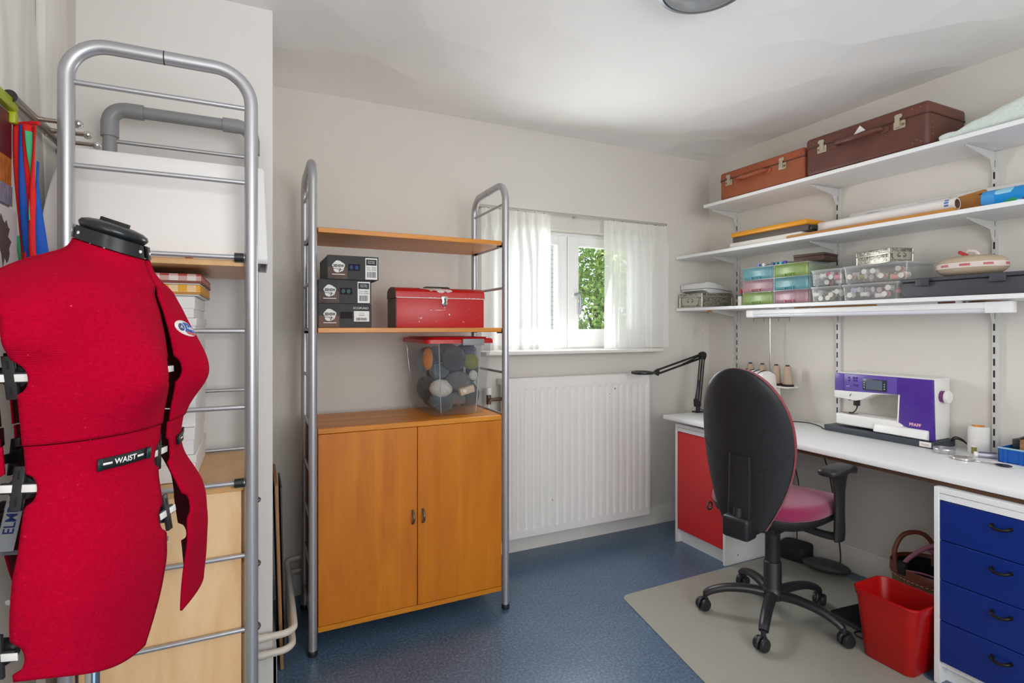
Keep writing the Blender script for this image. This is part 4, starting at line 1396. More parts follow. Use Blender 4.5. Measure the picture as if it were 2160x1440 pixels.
for nm, (q0, q1) in panels.items():
    for part, za, zb, off in (('upper', 1.139, 1.440, .0028), ('lower', .792, 1.137, 0.0)):
        nv = 64
        def pt(u, v):
            z0_ = za if part == 'upper' else za + .045 * max(0, math.sin((q0 + u) * PI / 2)) ** 2
            z = z0_ + (zb - z0_) * v
            a, b_, w_ = lev_s(z)
            e0 = gap(z, ADJ_F, .0105, .016 if q0 == 0 else .004) if q0 in (0, 2) else gap(z, ADJ_S, .0105)
            e1 = gap(z, ADJ_S, .0105) if q1 in (1, 3) else gap(z, ADJ_F, .0085)
            # tangential speed at the panel edges
            k0 = w_ if q0 in (0, 2) else (a if q0 == 1 and False else (b_ if q0 == 1 else a))
            k1 = (a if q1 == 1 else b_) if q1 in (1, 3) else w_
            tq = min(1, max(0, (z - 1.31) / .08))
            tq = R(42) * tq * tq * (3 - 2 * tq)
            A0 = q0 * PI / 2 + e0 / k0 + {0: 0, 1: tq, 2: 0, 3: -tq}[q0]
            A1 = q1 * PI / 2 - e1 / k1 + {1: tq, 2: 0, 3: -tq, 4: 0}[q1]
            q_ = form_pt(A0 + (A1 - A0) * u, z, off)
            if q0 >= 2:      # the far half stands wound out a little at the hips
                k_ = min(1, max(0, (1.09 - z) / .10))
                q_ += (FS * -.012 + FF * .008) * (k_ * k_ * (3 - 2 * k_))
            return q_
        mb = MB().grid(pt, 30, nv)
        o_ = mb.build(part + '_' + nm.split('_')[0] + '_panel', [M_form, M_formin], df_, ang=180, fix=False)
        md = o_.modifiers.new('thickness', 'SOLIDIFY')
        md.thickness = .0035
        md.offset = 1 if False else -1
        md.material_offset = 1
        md.material_offset_rim = 0
# black neck band, one segment per panel, with white screws
mb = MB()
ms_ = MB()
for q0 in range(4):
    A0, A1 = q0 * PI / 2 + .10 + (0, R(42), 0, R(-42))[q0], (q0 + 1) * PI / 2 - .10 + (R(42), 0, R(-42), 0)[q0]
    ri = []
    for i in range(17):
        al = A0 + (A1 - A0) * i / 16
        ri.append([form_pt(al, 1.4415, .0005), form_pt(al, 1.4415, .0045), form_pt(al, 1.463, .0045), form_pt(al, 1.463, .0005)])
    MB().loft(ri, True, True, True).build('neck_band', mat('black_gloss', rgb(24, 28, 30), .28), df_, ang=40)
    for al in (A0 + .16, A1 - .16):
        p = form_pt(al, 1.452, .0045)
        n_ = (form_pt(al, 1.452, .01) - p).normalized()
        MB().cyl(p - n_ * .001, p + n_ * .0012, .0026, seg=10).build('screw', M_whitep, df_)
# neck cap: tilted shallow dome with a carrying bar
NC = form_pt(0, 1.463) * .5 + form_pt(PI, 1.463) * .5
tl_ = math.atan(.33)
NM = Matrix.Translation(NC) @ Matrix((list(FF) + [0], list(FS) + [0], [0, 0, 1, 0], [0, 0, 0, 1])).transposed() @ Matrix.Rotation(tl_, 4, 'Y')
MB().lathe([(.040, -.012), (.043, -.002), (.048, .0045), (.0495, .0085), (.047, .0135), (.039, .0175), (.026, .0200), (.008, .0208)], (0, 0, 0), 36, M=NM).build('neck_cap', MATS['black_gloss'], df_, ang=50)
MB().box(-.025, .018, -.006, .006, .0185, .0262, bev=.0012, M=NM).build('cap_bar', M_blackm, df_)
# adjusters: a black cross with white size tabs at each gap
M_size = mat('white_tab', rgb(226, 224, 220), .5)
for adj, als in ((ADJ_F, (0, PI)), (ADJ_S, (PI / 2, 1.5 * PI))):
    for al in als:
        for za in adj:
            p = form_pt(al, za, -.010)
            n_ = (form_pt(al, za, .01) - p)
            n_.z = 0
            n_.normalize()
            up = (form_pt(al, za + .02, -.01) - form_pt(al, za - .02, -.01)).normalized()
            tg = up.cross(n_).normalized()
            n_ = tg.cross(up).normalized()
            M4 = Matrix((list(tg) + [0], list(up) + [0], list(n_) + [0], [0, 0, 0, 1])).transposed()
            M4.translation = p
            mb = MB().box(-.0075, .0075, -.030, .030, -.002, .003, bev=.001, M=M4).box(-.022, .022, -.0075, .0075, -.004, .002, bev=.001, M=M4)
            mb.cyl(M4 @ Vector((0, 0, -.016)), M4 @ Vector((0, 0, -.004)), .0165, seg=20)
            a_o = mb.build('adjuster', M_black, df_)
            for k_ in (-1, 1):
                MB().box(.006 * k_, .026 * k_, -.0052, .0052, .002, .0036, bev=.0005, M=M4).build('size_tab', M_size, a_o)
                MB().box(-.0016, .0016, .012 * k_, .024 * k_, .003, .0034, M=M4).build('slot', M_hole, a_o)
# centre pole with grey winding gears inside, and a four-footed stand
MB().cyl((FC.x, FC.y, .12), (FC.x, FC.y, 1.44), .0105, seg=16).build('pole', M_chrome, df_)
mb = MB()
for z in (1.228, 1.083, .93):
    mb = MB().lathe([(.014, -.012), (.028, -.010), (.030, 0), (.028, .010), (.014, .012)], (FC.x, FC.y, z), 20)
    for al in (0, PI / 2, PI, 1.5 * PI):
        p = form_pt(al, z, -.03)
        mb.tube([(FC.x, FC.y, z), p], .004, 6)
    mb.build('gear_hub', mat('grey_gear', rgb(170, 172, 174), .5), df_)
mb = MB()
for k in range(4):
    a = k * PI / 2 + .5
    mb.tube(crom([(FC.x, FC.y, .15), (FC.x + .10 * math.cos(a), FC.y + .10 * math.sin(a), .10), (FC.x + .22 * math.cos(a), FC.y + .22 * math.sin(a), .014)], 6), .011, 10)
mb.cyl((FC.x, FC.y, .10), (FC.x, FC.y, .22), .022)
mb.build('stand', M_black, df_)
# tape bands lettered WAIST
M_tape = mat('black_tape', rgb(20, 26, 26), .5)
def on_form(al0, z0, off):
    a, b_, w_ = lev_s(z0)
    def fn(x, y, d):
        # x metres to the right as seen from outside, along the surface
        al = al0
        return form_pt(al0 - x / .150, z0 + y, off + d)
    return fn
for al0, x0, x1, zz0 in ((R(31), -.040, .044, 1.099), (R(-30), -.044, .040, 1.099)):
    fn = on_form(al0, zz0, .0022)
    mb = MB()
    mb.grid(lambda u, v: fn(x0 + (x1 - x0) * u, -.0085 + .017 * v, 0), 24, 2)
    t_o = mb.build('waist_band', M_tape, df_, fix=False, ang=80, solid=.0015)
    fn2 = on_form(al0, zz0, .0046)
    mb = MB().grid(lambda u, v: fn2(x1 - .007 + .008 * u, -.0088 + .0176 * v, 0), 4, 2)
    mb.grid(lambda u, v: fn2(x0 - .001 + .006 * u, -.0088 + .0176 * v, 0), 4, 2)
    e_o = mb.build('band_end', mat('dark_green_tape', rgb(16, 44, 42), .4), t_o, fix=False, solid=.002)
    fn3 = on_form(al0, zz0, .0052)
    mb = MB().text('WAIST', .0115, lambda x, y, d: fn3(x + .002, y, 0), bold=.0003)
    mb.grid(lambda u, v: fn3(-.033 + .014 * u, -.0016 + .0032 * v, 0), 4, 1)
    mb.grid(lambda u, v: fn3(.021 + .011 * u, -.0016 + .0032 * v, 0), 4, 1)
    e_o = mb.build('lettering', M_ink, t_o, fix=False, solid=.0002)
# oval maker's badge on the chest
al0, zz0 = R(-15), 1.298
def ell(cx, cy, rx, ry, off, tilt=-.30, n=36):
    fn = on_form(al0, zz0, off)
    pts = []
    for i in range(n):
        a = 2 * PI * i / n
        x, y = cx + rx * math.cos(a), cy + ry * math.sin(a)
        pts.append(fn(x * math.cos(tilt) - y * math.sin(tilt), x * math.sin(tilt) + y * math.cos(tilt), 0))
    return pts
def badge_fn(off, tilt=-.30):
    fn = on_form(al0, zz0, off)
    return lambda x, y, d: fn(x * math.cos(tilt) - y * math.sin(tilt), x * math.sin(tilt) + y * math.cos(tilt), 0)
def disc(mb, cx, cy, rx, ry, off):
    c = badge_fn(off)(cx, cy, 0)
    ring = ell(cx, cy, rx, ry, off)
    mb.add([c] + ring, [(0, i + 1, (i + 1) % len(ring) + 1) for i in range(len(ring))], True)
mb = MB(); disc(mb, 0, 0, .0235, .0135, .0040)
bd = mb.build('badge', M_ink, df_, fix=False, solid=.001)
mb = MB(); disc(mb, .004, .0015, .0165, .0095, .0046)
x_ = mb.build('badge_field', mat('badge_blue', rgb(16, 88, 166), .4), bd, fix=False)
mb = MB(); disc(mb, -.0125, -.001, .0085, .0090, .0052)
x_ = mb.build('emblem_rim', M_lab, bd, fix=False)
mb = MB(); disc(mb, -.0125, -.001, .0065, .0070, .0057)
x_ = mb.build('emblem', mat('badge_navy', rgb(30, 60, 110), .4), bd, fix=False)
f_ = badge_fn(.0063)
mb = MB().text('A', .009, lambda x, y, d: f_(-.0125 + x, -.001 + y, 0)).text('Lady', .0095, lambda x, y, d: f_(.007 + x, .0022 + y, 0), bold=.0002)
x_ = mb.build('badge_lettering', M_ink, bd, fix=False)
mb = MB().grid(lambda u, v: badge_fn(.0054)(-.002 + .019 * u, -.0105 + .0042 * v + .004 * (u - .45) ** 2, 0), 8, 2)
x_ = mb.build('badge_ribbon', mat('badge_red', rgb(206, 62, 52), .4), bd, fix=False)
# white plate lettered ELMEC, standing in for a bag seen through the side gap
sc_ = Vector((-.352, 1.120, .998))
tc_ = (Vector((0, 0, 0)) - Vector((sc_.x, sc_.y, 0))).normalized()
rc_ = Vector((-tc_.y, tc_.x, 0))
M4 = Matrix((list(rc_) + [0], [0, 0, 1, 0], list(tc_) + [0], [0, 0, 0, 1])).transposed()
M4.translation = sc_
M4 = M4 @ Matrix.Rotation(R(-10), 4, 'Z')
MB().box(-.011, .011, -.055, .055, -.002, .001, bev=.0005, M=M4).build('lettered_plate', M_whitep, df_)
MB().text('ELMEC', .019, lambda x, y, d: M4 @ Vector((-y, x, .0016)), bold=.0003).build('plate_lettering', mat('blue_print', rgb(40, 70, 150), .5), df_)

# ------------------------------------------------------------------ wall shelving on the right wall
M_upr = mat('shelf_upright_enamel', rgb(206, 205, 203), 0.35)
M_slot = mat('slot_shadow', rgb(30, 30, 32), 0.8)
S1, S2, S3 = 2.073, 1.774, 1.427       # top faces of the three shelves
UY = (2.552, 1.876, 1.187)
SX = 2.560                               # front edge of the shelves
up_desc = ['slotted white shelf upright nearest the window corner', 'slotted white shelf upright behind the sewing machine', 'slotted white shelf upright above the white thread spool']
for i, y in enumerate(UY):
    t = thing('shelf_upright', up_desc[i], 'shelf upright', (XR - .008, y, 0.7635), group='slotted shelf uprights on the right wall')
    MB().box(XR - .014, XR - .0005, y - .0125, y + .0125, .7635, 2.052, bev=.001, seg=1).build('channel', M_upr, t)
    mb = MB()
    z = .785
    while z < 2.03:
        mb.box(XR - .0146, XR - .0138, y - .0032 + .004, y + .0032 + .004, z, z + .030)
        z += .050
    s_ = mb.build('slots', M_slot, t)
    for zt in (S1, S2, S3):
        zb = zt - .0185
        MB().prism([(XR - .014, zb - .001), (SX + .075, zb - .001), (SX + .075, zb - .009), (XR - .045, zb - .040), (XR - .028, zb - .085), (XR - .014, zb - .085)], 'y', y - .002 + .004, y + .002 + .004).box(SX + .075, XR - .016, y - .006, y + .014, zb - .0022, zb - .0006).build('bracket', M_upr, t)
sh_desc = ['top white wall shelf carrying the two suitcases', 'middle white wall shelf carrying paper rolls', 'bottom white wall shelf carrying the small drawer towers']
shelves = []
for z, y1, d_ in ((S1, 2.553, sh_desc[0]), (S2, 2.800, sh_desc[1]), (S3, 2.800, sh_desc[2])):
    o_ = MB().box(SX, XR - .001, 0.10, y1, z - .0185, z, bev=.001, seg=1).build('wall_shelf', M_white)
    tag(o_, d_, 'shelf', 'white shelves on the right wall')
    shelves.append(o_)

# -- suitcases
def suitcase(name, label, loc, L_, D_, H_, lid, m_body, m_lid, rad, locks, handle, tag_at=None):
    """local frame: x along the front (to the right as seen), y into the shelf, z up; origin front left bottom"""
    t = thing(name, label, 'suitcase', loc, -PI / 2, group=None, world=False)
    # the front faces -X of the room: rotate local x -> -Y room, local y -> +X room
    zs = H_ - lid
    def shell(z0, z1, rb, rt, off=0.0):
        rings = []
        def ring(z, ins):
            pts = []
            hx, hy = L_ / 2 - ins + off, D_ / 2 - ins + off
            for qx, qy, a0 in ((1, 1, 0), (-1, 1, PI / 2), (-1, -1, PI), (1, -1, 1.5 * PI)):
                for i in range(6):
                    a = a0 + PI / 2 * i / 5
                    r_ = max(.004, rad - ins)
                    pts.append((L_ / 2 + qx * (hx - r_) + r_ * math.cos(a), D_ / 2 + qy * (hy - r_) + r_ * math.sin(a), z))
            return pts
        if rb:
            for i in range(5):
                a = PI / 2 * i / 5
                rings.append(ring(z0 + rb * (1 - math.sin(a)) if False else z0 + rb - rb * math.cos(a), rb - rb * math.sin(a)))
        rings.append(ring(z0 + rb, 0))
        rings.append(ring(z1 - rt, 0))
        if rt:
            for i in range(1, 6):
                a = PI / 2 * i / 5
                rings.append(ring(z1 - rt + rt * math.sin(a), rt - rt * math.cos(a)))
        return rings
    MB().loft(shell(0, zs - .001, rad * .8, 0), True, True, True).build('body', m_body, t, ang=50)
    MB().loft(shell(zs + .001, H_, 0, rad * .7, .0015), True, True, True).build('lid', m_lid, t, ang=50)
    MB().loft(shell(zs - .003, zs + .003, 0, 0, .0028), True, True, True).build('rim', MATS['case_rim'], t)
    # reinforced corners with rivets
    for x in (0.0, 1.0):
        sx = 1 if x == 0 else -1
        for zc, sz in ((.0, 1), (H_, -1)):
            for k in range(3):
                zz = zc + sz * (.022 + .010 * (k == 1))
                MB().ball((x * L_ + sx * (.030 + .016 * k), -.0012 if zc == 0 else -.0026, zz), .0028, (1, .5, 1), 8, 6).build('rivet', MATS['dull_brass'], t)
    nriv = 5
    for k in range(nriv):
        MB().ball((L_ + .0008, .030, .02 + (zs - .03) * k / (nriv - 1)), .0028, (.5, 1, 1), 8, 6).build('rivet', MATS['dull_brass'], t)
    for i, (lx) in enumerate(locks):
        mb = MB()
        mb.rbox(lx - .024, lx + .024, zs - .038, zs - .004, 0, .003, .004, n=3, M=Matrix(((1, 0, 0, 0), (0, 0, -1, -.0005), (0, 1, 0, 0), (0, 0, 0, 1))))
        l_ = mb.build('lock_plate', MATS['aged_nickel'], t)
        sgn = 1 if i else -1
        mb = MB().box(lx - .014 - .004 * sgn, lx + .008 - .004 * sgn, -.0085, -.0035, zs - .032, zs + .010, bev=.002)
        mb.rbox(lx - .019, lx + .013, zs + .008, zs + .026, 0.001, .005, .008, n=4, M=Matrix(((1, 0, 0, 0), (0, 0, -1, -.0015), (0, 1, 0, 0), (0, 0, 0, 1))))
        h_ = mb.build('hasp', MATS['aged_nickel'], l_)
        mb = MB().cyl((lx + .014 * sgn, -.003, zs - .022), (lx + .014 * sgn, -.0075, zs - .022), .006, seg=14)
        k_ = mb.build('keyhole', MATS['dull_brass'], l_)
    h0, h1 = handle
    zc = zs - .022
    pts = crom([(h0, -.004, zc), (h0 + .015, -.022, zc + .004), ((h0 + h1) / 2, -.040, zc - .004), (h1 - .015, -.022, zc + .004), (h1, -.004, zc)], 8)
    n_ = len(pts)
    MB().tube(pts, [.0070 + .0055 * math.sin(PI * i / (n_ - 1)) for i in range(n_)], 12).build('handle', m_lid, t)
    for hx in (h0 - .006, h1 + .006):
        mb = MB().rbox(hx - .020, hx + .020, zc - .013, zc + .013, 0, .005, .0125, n=6, M=Matrix(((1, 0, 0, 0), (0, 0, -1, -.0005), (0, 1, 0, 0), (0, 0, 0, 1))), edge=.002)
        mb.build('handle_mount', m_lid, t)
    if tag_at:
        x, z = tag_at
        MB().prism([(x - .026, z - .013), (x + .030, z - .007), (x + .004, z + .022)], 'y', -.0030, -.0022).build('sticker', M_lab, t)
    return t
mat('case_rim', rgb(70, 36, 26), .5)
mat('dull_brass', rgb(150, 120, 84), .4, metal=.7)
mat('aged_nickel', rgb(190, 178, 158), .35, metal=.7)
M_tan = mat('tan_fibreboard', rgb(158, 82, 46), .5, var=.18, vscale=12, bump=.25, bscale=120)
M_tand = mat('tan_fibreboard_lid', rgb(162, 80, 44), .5, var=.2, vscale=10, bump=.2, bscale=120)
M_brn = mat('brown_fibreboard', rgb(98, 56, 44), .5, var=.25, vscale=9, bump=.3, bscale=140)
M_brnd = mat('brown_fibreboard_lid', rgb(104, 58, 44), .48, var=.25, vscale=9, bump=.3, bscale=140)
suitcase('suitcase', 'small tan suitcase at the left end of the top wall shelf', (2.578, 2.440, S1 + .0008), .572, .262, .168, .048, M_tan, M_tand, .024, (.075, .440), (.155, .345))
suitcase('suitcase', 'large dark brown suitcase with white sticker on the top wall shelf', (2.566, 1.858, S1 + .0008), .565, .296, .192, .052, M_brn, M_brnd, .024, (.092, .452), (.170, .385), (.276, .152))
# towel
M_towel = mat('mint_towelling', rgb(216, 226, 219), 1.0, var=.10, vscale=60, bump=1.0, bscale=160, sheen=.4)
tw = thing('folded_towel', 'pale mint folded towel at the right end of the top wall shelf', 'towel', (2.72, 1.05, S1))
def towel_pt(k):
    def f(u, v):
        th = 2 * PI * u
        y = 1.262 - .44 * v
        hgt = (.018 + .095 * min(1, v / .62) ** 1.1) * (1 - .35 * k) * (1 - max(0, v - .97) * 20)
        wd = .118 * (1 - .3 * k) * (.55 + .45 * min(1, v * 8) ** .5)
        x = 2.700 + .012 * k + wd * math.copysign(abs(math.cos(th)) ** .5, math.cos(th))
        zc = S1 + .0015 + hgt / 2
        z = zc + hgt / 2 * math.copysign(abs(math.sin(th)) ** .6, math.sin(th))
        z += .0022 * math.sin(60 * y + 3 * th) * (math.sin(th) > 0) + .003 * math.sin(23 * y)*(math.sin(th) > 0)
        return (x, y, max(z, S1 + .001))
    return f
MB().grid(towel_pt(0), 40, 60).build('towelling', M_towel, tw, ang=80)
MB().tube(crom([(2.585, 1.262, S1 + .013), (2.592, 1.225, S1 + .018), (2.60, 1.16, S1 + .016), (2.598, 1.10, S1 + .012)], 6), [.010, .013, .014, .0145, .015, .015, .015, .014, .013, .013, .012, .012, .011, .011, .010, .009, .008, .007, .006], 12).build('rolled_edge', M_towel, tw)

# -- middle shelf
M_yel = mat('yellow_tray', rgb(222, 150, 20), .35)
M_taupe = mat('dark_taupe_tray', rgb(84, 76, 72), .5)
o_ = MB().rbox(2.600, 2.80, 1.905, 2.388, S2 + .0006, S2 + .034, .012, edge=.004).build('white_case', mat('offwhite_plastic', rgb(222, 216, 208), .45))
tag(o_, 'flat off-white plastic case under the dark and yellow one on the middle shelf', 'case')
t = thing('tool_case', 'slim dark grey case with rounded yellow lid on the middle shelf', 'case', (2.70, 2.12, S2 + .0345))
MB().box(2.612, 2.80, 1.876, 2.368, S2 + .0345, S2 + .068, bev=.002).build('case_body', M_taupe, t)
MB().box(2.620, 2.79, 1.852, 1.876, S2 + .038, S2 + .062, bev=.003).build('end_clip', M_black, t)
MB().box(2.602, 2.81, 1.880, 2.378, S2 + .0682, S2 + .0975, bev=.011, seg=4).build('case_lid', M_yel, t)
M_stick = wood_mat('bamboo_yellow_wood', rgb(178, 120, 54), rgb(206, 148, 76), 3, (6, .8, 6), .5)
o_ = MB().box(2.585, 2.615, 1.21, 1.985, S2 + .0006, S2 + .0185, bev=.004).build('wooden_ruler', M_stick)
tag(o_, 'long flat yellow wooden ruler lying at the front of the middle shelf', 'ruler')
o_ = MB().box(2.618, 2.645, 1.14, 1.62, S2 + .0006, S2 + .012, bev=.002).build('wooden_lath', M_stick)
tag(o_, 'short wooden lath lying just behind the long ruler on the middle shelf', 'lath')
M_paper = mat('white_paper', rgb(232, 229, 226), .65)
t = thing('paper_roll', 'thick white paper roll with brown cardboard core and blue print', 'paper roll', (2.685, 1.55, S2))
Mx = Matrix(((1, 0, 0, 2.683), (0, 0, 1, 0), (0, 1, 0, S2 + .0365), (0, 0, 0, 1)))
RZ = .0262
z0_ = S2 + .0195 + RZ
Mx[2][3] = z0_ + .004
MB().lathe([(.020, 1.2445), (RZ, 1.244), (RZ + .0005, 1.30), (RZ, 1.60), (RZ, 1.858), (.019, 1.8585)], (0, 0, 0), 32, M=Mx, cap0=False, cap1=True).build('paper', M_paper, t)
MB().lathe([(.0205, 1.2442), (.0205, 1.60), (.0175, 1.60), (.0175, 1.2442), (.0205, 1.2442)], (0, 0, 0), 28, M=Mx, cap0=False, cap1=False).build('core', mat('grey_cardboard', rgb(120, 94, 74), .8), t)
mb = MB()
for a0 in (2.3, 2.75, 3.2):
    mb.grid(lambda u, v: Mx @ Vector(((RZ + .0008) * math.cos(a0 + .3 * u), (RZ + .0008) * math.sin(a0 + .3 * u), 1.265 + .016 * v)), 4, 1)
mb.build('printed_mark', mat('blue_mark', rgb(70, 120, 190), .5), t, fix=False)
# a short stub under the roll keeps it on the ruler line: pattern sheets beneath
o_ = MB().box(2.65, 2.76, 1.26, 1.85, S2 + .0006, S2 + .0228, bev=.002).build('pattern_sheets', mat('kraft_sheets', rgb(196, 140, 74), .7, var=.2, vscale=14))
tag(o_, 'flat stack of tan pattern paper lying under the white roll', 'paper')
t = thing('paper_roll', 'long thin white paper roll against the wall at the back of the middle shelf', 'paper roll', (2.83, 1.4, S2))
MB().cyl((2.8265, 1.78, S2 + .094), (2.8265, .62, S2 + .094), .028, seg=24).build('paper', M_paper, t)
mb = MB()
for i, (y0, y1) in enumerate(((1.70, 1.62), (1.685, 1.64), (1.46, 1.30), (1.02, 0.96))):
    mb.grid(lambda u, v: (2.8265 - .0286 * math.cos(.25 + .12 * i + .06 * v), y0 + (y1 - y0) * u, S2 + .094 + .0286 * math.sin(.25 + .12 * i + .06 * v)), 6, 1)
mb.build('faint_print', mat('pencil_grey', rgb(150, 148, 150), .6), t, fix=False)
o_ = MB().box(2.795, 2.852, .50, 1.80, S2 + .0006, S2 + .0645, bev=.002).build('long_carton', M_card)
tag(o_, 'long white carton under the thin paper roll at the back of the middle shelf', 'carton')
M_kraft = mat('kraft_paper', rgb(186, 126, 60), .7, var=.15, vscale=15)
t = thing('folded_kraft_paper', 'folded sheets of brown kraft paper standing on the middle shelf', 'paper', (2.73, 1.2, S2))
MB().prism([(1.300, S2 + .004), (1.185, S2 + .002), (1.178, S2 + .070), (1.195, S2 + .082), (1.30, S2 + .090)], 'x', 2.735, 2.741, bev=.001).build('sheet', M_kraft, t)
MB().prism([(1.34, S2 + .060), (1.176, S2 + .088), (1.176, S2 + .103), (1.34, S2 + .080)], 'x', 2.742, 2.768, bev=.004).build('rolled_top', M_kraft, t)
MB().prism([(1.245, S2 + .003), (1.150, S2 + .001), (1.138, S2 + .072), (1.170, S2 + .075)], 'x', 2.715, 2.720, bev=.001).build('sheet', M_kraft, t)
M_gift = bpy.data.materials.new('blue_gift_wrap')
M_gift.use_nodes = True
nt = M_gift.node_tree
b = nt.nodes['Principled BSDF']
tc = nt.nodes.new('ShaderNodeTexCoord')
vo = nt.nodes.new('ShaderNodeTexVoronoi'); vo.inputs['Scale'].default_value = 24
nt.links.new(tc.outputs['Object'], vo.inputs['Vector'])
cr = nt.nodes.new('ShaderNodeValToRGB'); cr.color_ramp.interpolation = 'CONSTANT'
els = cr.color_ramp.elements
els[0].position = 0; els[0].color = rgb(20, 136, 206)
els[1].position = .82; els[1].color = rgb(60, 160, 96)
for p_, c_ in ((.35, rgb(36, 150, 216)), (.68, rgb(150, 208, 232)), (.92, rgb(130, 60, 140))):
    e = els.new(p_); e.color = c_
sp = nt.nodes.new('ShaderNodeSeparateColor')
nt.links.new(vo.outputs['Color'], sp.inputs[0]); nt.links.new(sp.outputs[0], cr.inputs['Fac']); nt.links.new(cr.outputs['Color'], b.inputs['Base Color'])
b.inputs['Roughness'].default_value = .3
t = thing('gift_wrap', 'bright blue patterned gift wrap roll at the right end of the middle shelf', 'gift wrap', (2.69, 1.0, S2))
MB().cyl((2.675, 1.143, S2 + .0385), (2.675, .60, S2 + .0385), .0375, seg=28).build('wrap', M_gift, t)
MB().cyl((2.675, 1.1436, S2 + .0385), (2.675, 1.10, S2 + .0385), .0379, seg=28, cap=False).build('end_band', mat('sky_blue_film', rgb(66, 150, 214), .3), t)

# -- bottom shelf
# embossed silver box with an open book
M_emb = bpy.data.materials.new('embossed_silver')
M_emb.use_nodes = True
nt = M_emb.node_tree
b = nt.nodes['Principled BSDF']
tc = nt.nodes.new('ShaderNodeTexCoord')
nz_ = nt.nodes.new('ShaderNodeTexNoise'); nz_.inputs['Scale'].default_value = 42; nz_.inputs['Detail'].default_value = 2; nz_.inputs['Distortion'].default_value = 2.5
nt.links.new(tc.outputs['Object'], nz_.inputs['Vector'])
cr = nt.nodes.new('ShaderNodeValToRGB')
cr.color_ramp.elements[0].position = .36; cr.color_ramp.elements[0].color = rgb(112, 107, 96)
cr.color_ramp.elements[1].position = .62; cr.color_ramp.elements[1].color = rgb(188, 184, 172)
nt.links.new(nz_.outputs['Fac'], cr.inputs['Fac']); nt.links.new(cr.outputs['Color'], b.inputs['Base Color'])
bp = nt.nodes.new('ShaderNodeBump'); bp.inputs['Strength'].default_value = .6; bp.inputs['Distance'].default_value = .003
nt.links.new(nz_.outputs['Fac'], bp.inputs['Height']); nt.links.new(bp.outputs['Normal'], b.inputs['Normal'])
b.inputs['Metallic'].default_value = .65; b.inputs['Roughness'].default_value = .38
M_silver = mat('plain_silver', rgb(196, 192, 180), .3, metal=.7)


def silver_box(label, c, w_, d_, h_, rz, ztop_frac):
    t = thing('silver_box', label, 'box', c, rz, world=False)
    MB().box(-w_ / 2 + .002, w_ / 2 - .002, -d_ / 2 + .002, d_ / 2 - .002, .002, h_ * ztop_frac, bev=.002).build('box_body', M_emb, t)
    MB().box(-w_ / 2, w_ / 2, -d_ / 2, d_ / 2, h_ * ztop_frac, h_, bev=.004).build('lid', M_emb, t)
    mb = MB()
    for z0, z1 in ((0.0006, .006), (h_ * ztop_frac - .004, h_ * ztop_frac + .003)):
        mb.box(-w_ / 2 - .0015, w_ / 2 + .0015, -d_ / 2 - .0015, d_ / 2 + .0015, z0, z1, bev=.001)
    for sx in (-1, 1):
        for sy in (-1, 1):
            mb.cyl((sx * (w_ / 2 - .003), sy * (d_ / 2 - .003), .002), (sx * (w_ / 2 - .003), sy * (d_ / 2 - .003), h_ - .004), .0045, seg=10)
    mb.build('moulding', M_silver, t)
    # plain cartouches with raised scrollwork
    mb = MB()
    mb.rbox(-w_ * .36, w_ * .36, h_ * .18, h_ * .72, 0, .0014, h_ * .2, n=5, M=Matrix(((1, 0, 0, 0), (0, 0, -1, -d_ / 2 - .0008), (0, 1, 0, 0), (0, 0, 0, 1))))
    mb.rbox(-d_ * .36, d_ * .36, h_ * .18, h_ * .72, 0, .0014, h_ * .2, n=5, M=Matrix(((0, 0, -1, -w_ / 2 - .0008), (1, 0, 0, 0), (0, 1, 0, 0), (0, 0, 0, 1))))
    mb.build('cartouche', M_silver, t)
    mb = MB()
    for k in (-1, 1):
        pts = [(k * (.008 + w_ * .10 * s + .010 * math.sin(6 * s)), -d_ / 2 - .0026, h_ * .45 + h_ * .20 * math.cos(5 * s) * (1 - s)) for s in [i / 16 for i in range(17)]]
        mb.tube(pts, .0014, 6)
        pts = [(-w_ / 2 - .0026, k * (.008 + d_ * .10 * s + .010 * math.sin(6 * s)), h_ * .45 + h_ * .20 * math.cos(5 * s) * (1 - s)) for s in [i / 16 for i in range(17)]]
        mb.tube(pts, .0014, 6)
    mb.build('scrollwork', mat('tarnished_silver', rgb(92, 86, 74), .4, metal=.6), t)
    return t
silver_box('embossed silver box under the open book at the corner end of the bottom shelf', (2.715, 2.688, S3), .205, .270, .094, -PI / 2, .80)
# thick open book lying on it, its pages sagging towards the wall
bk_ = thing('open_book', 'thick white open book lying on the embossed silver box', 'book', (2.72, 2.69, S3 + .0945))
M_pages = mat('page_edges', rgb(226, 225, 224), .7, var=.12, vscale=160, stretch=(.2, .2, 4))
zb_ = S3 + .0945
MB().prism([(2.655, zb_ + .001), (2.70, zb_ + .0006), (2.852, zb_ + .004), (2.852, zb_ + .014), (2.72, zb_ + .028), (2.64, zb_ + .031), (2.602, zb_ + .027), (2.604, zb_ + .018), (2.632, zb_ + .014)], 'y', 2.602, 2.790, bev=.0015).build('lower_pages', M_pages, bk_, ang=40)
MB().prism([(2.600, zb_ + .0295), (2.645, zb_ + .0335), (2.72, zb_ + .0305), (2.852, zb_ + .0165), (2.850, zb_ + .026), (2.76, zb_ + .050), (2.69, zb_ + .066), (2.64, zb_ + .071), (2.612, zb_ + .067), (2.598, zb_ + .058)], 'y', 2.590, 2.796, bev=.0015).build('upper_pages', M_pages, bk_, ang=40)
MB().box(2.640, 2.86, 2.600, 2.606, zb_ + .0305, zb_ + .033).build('spine', M_card, bk_) if False else None
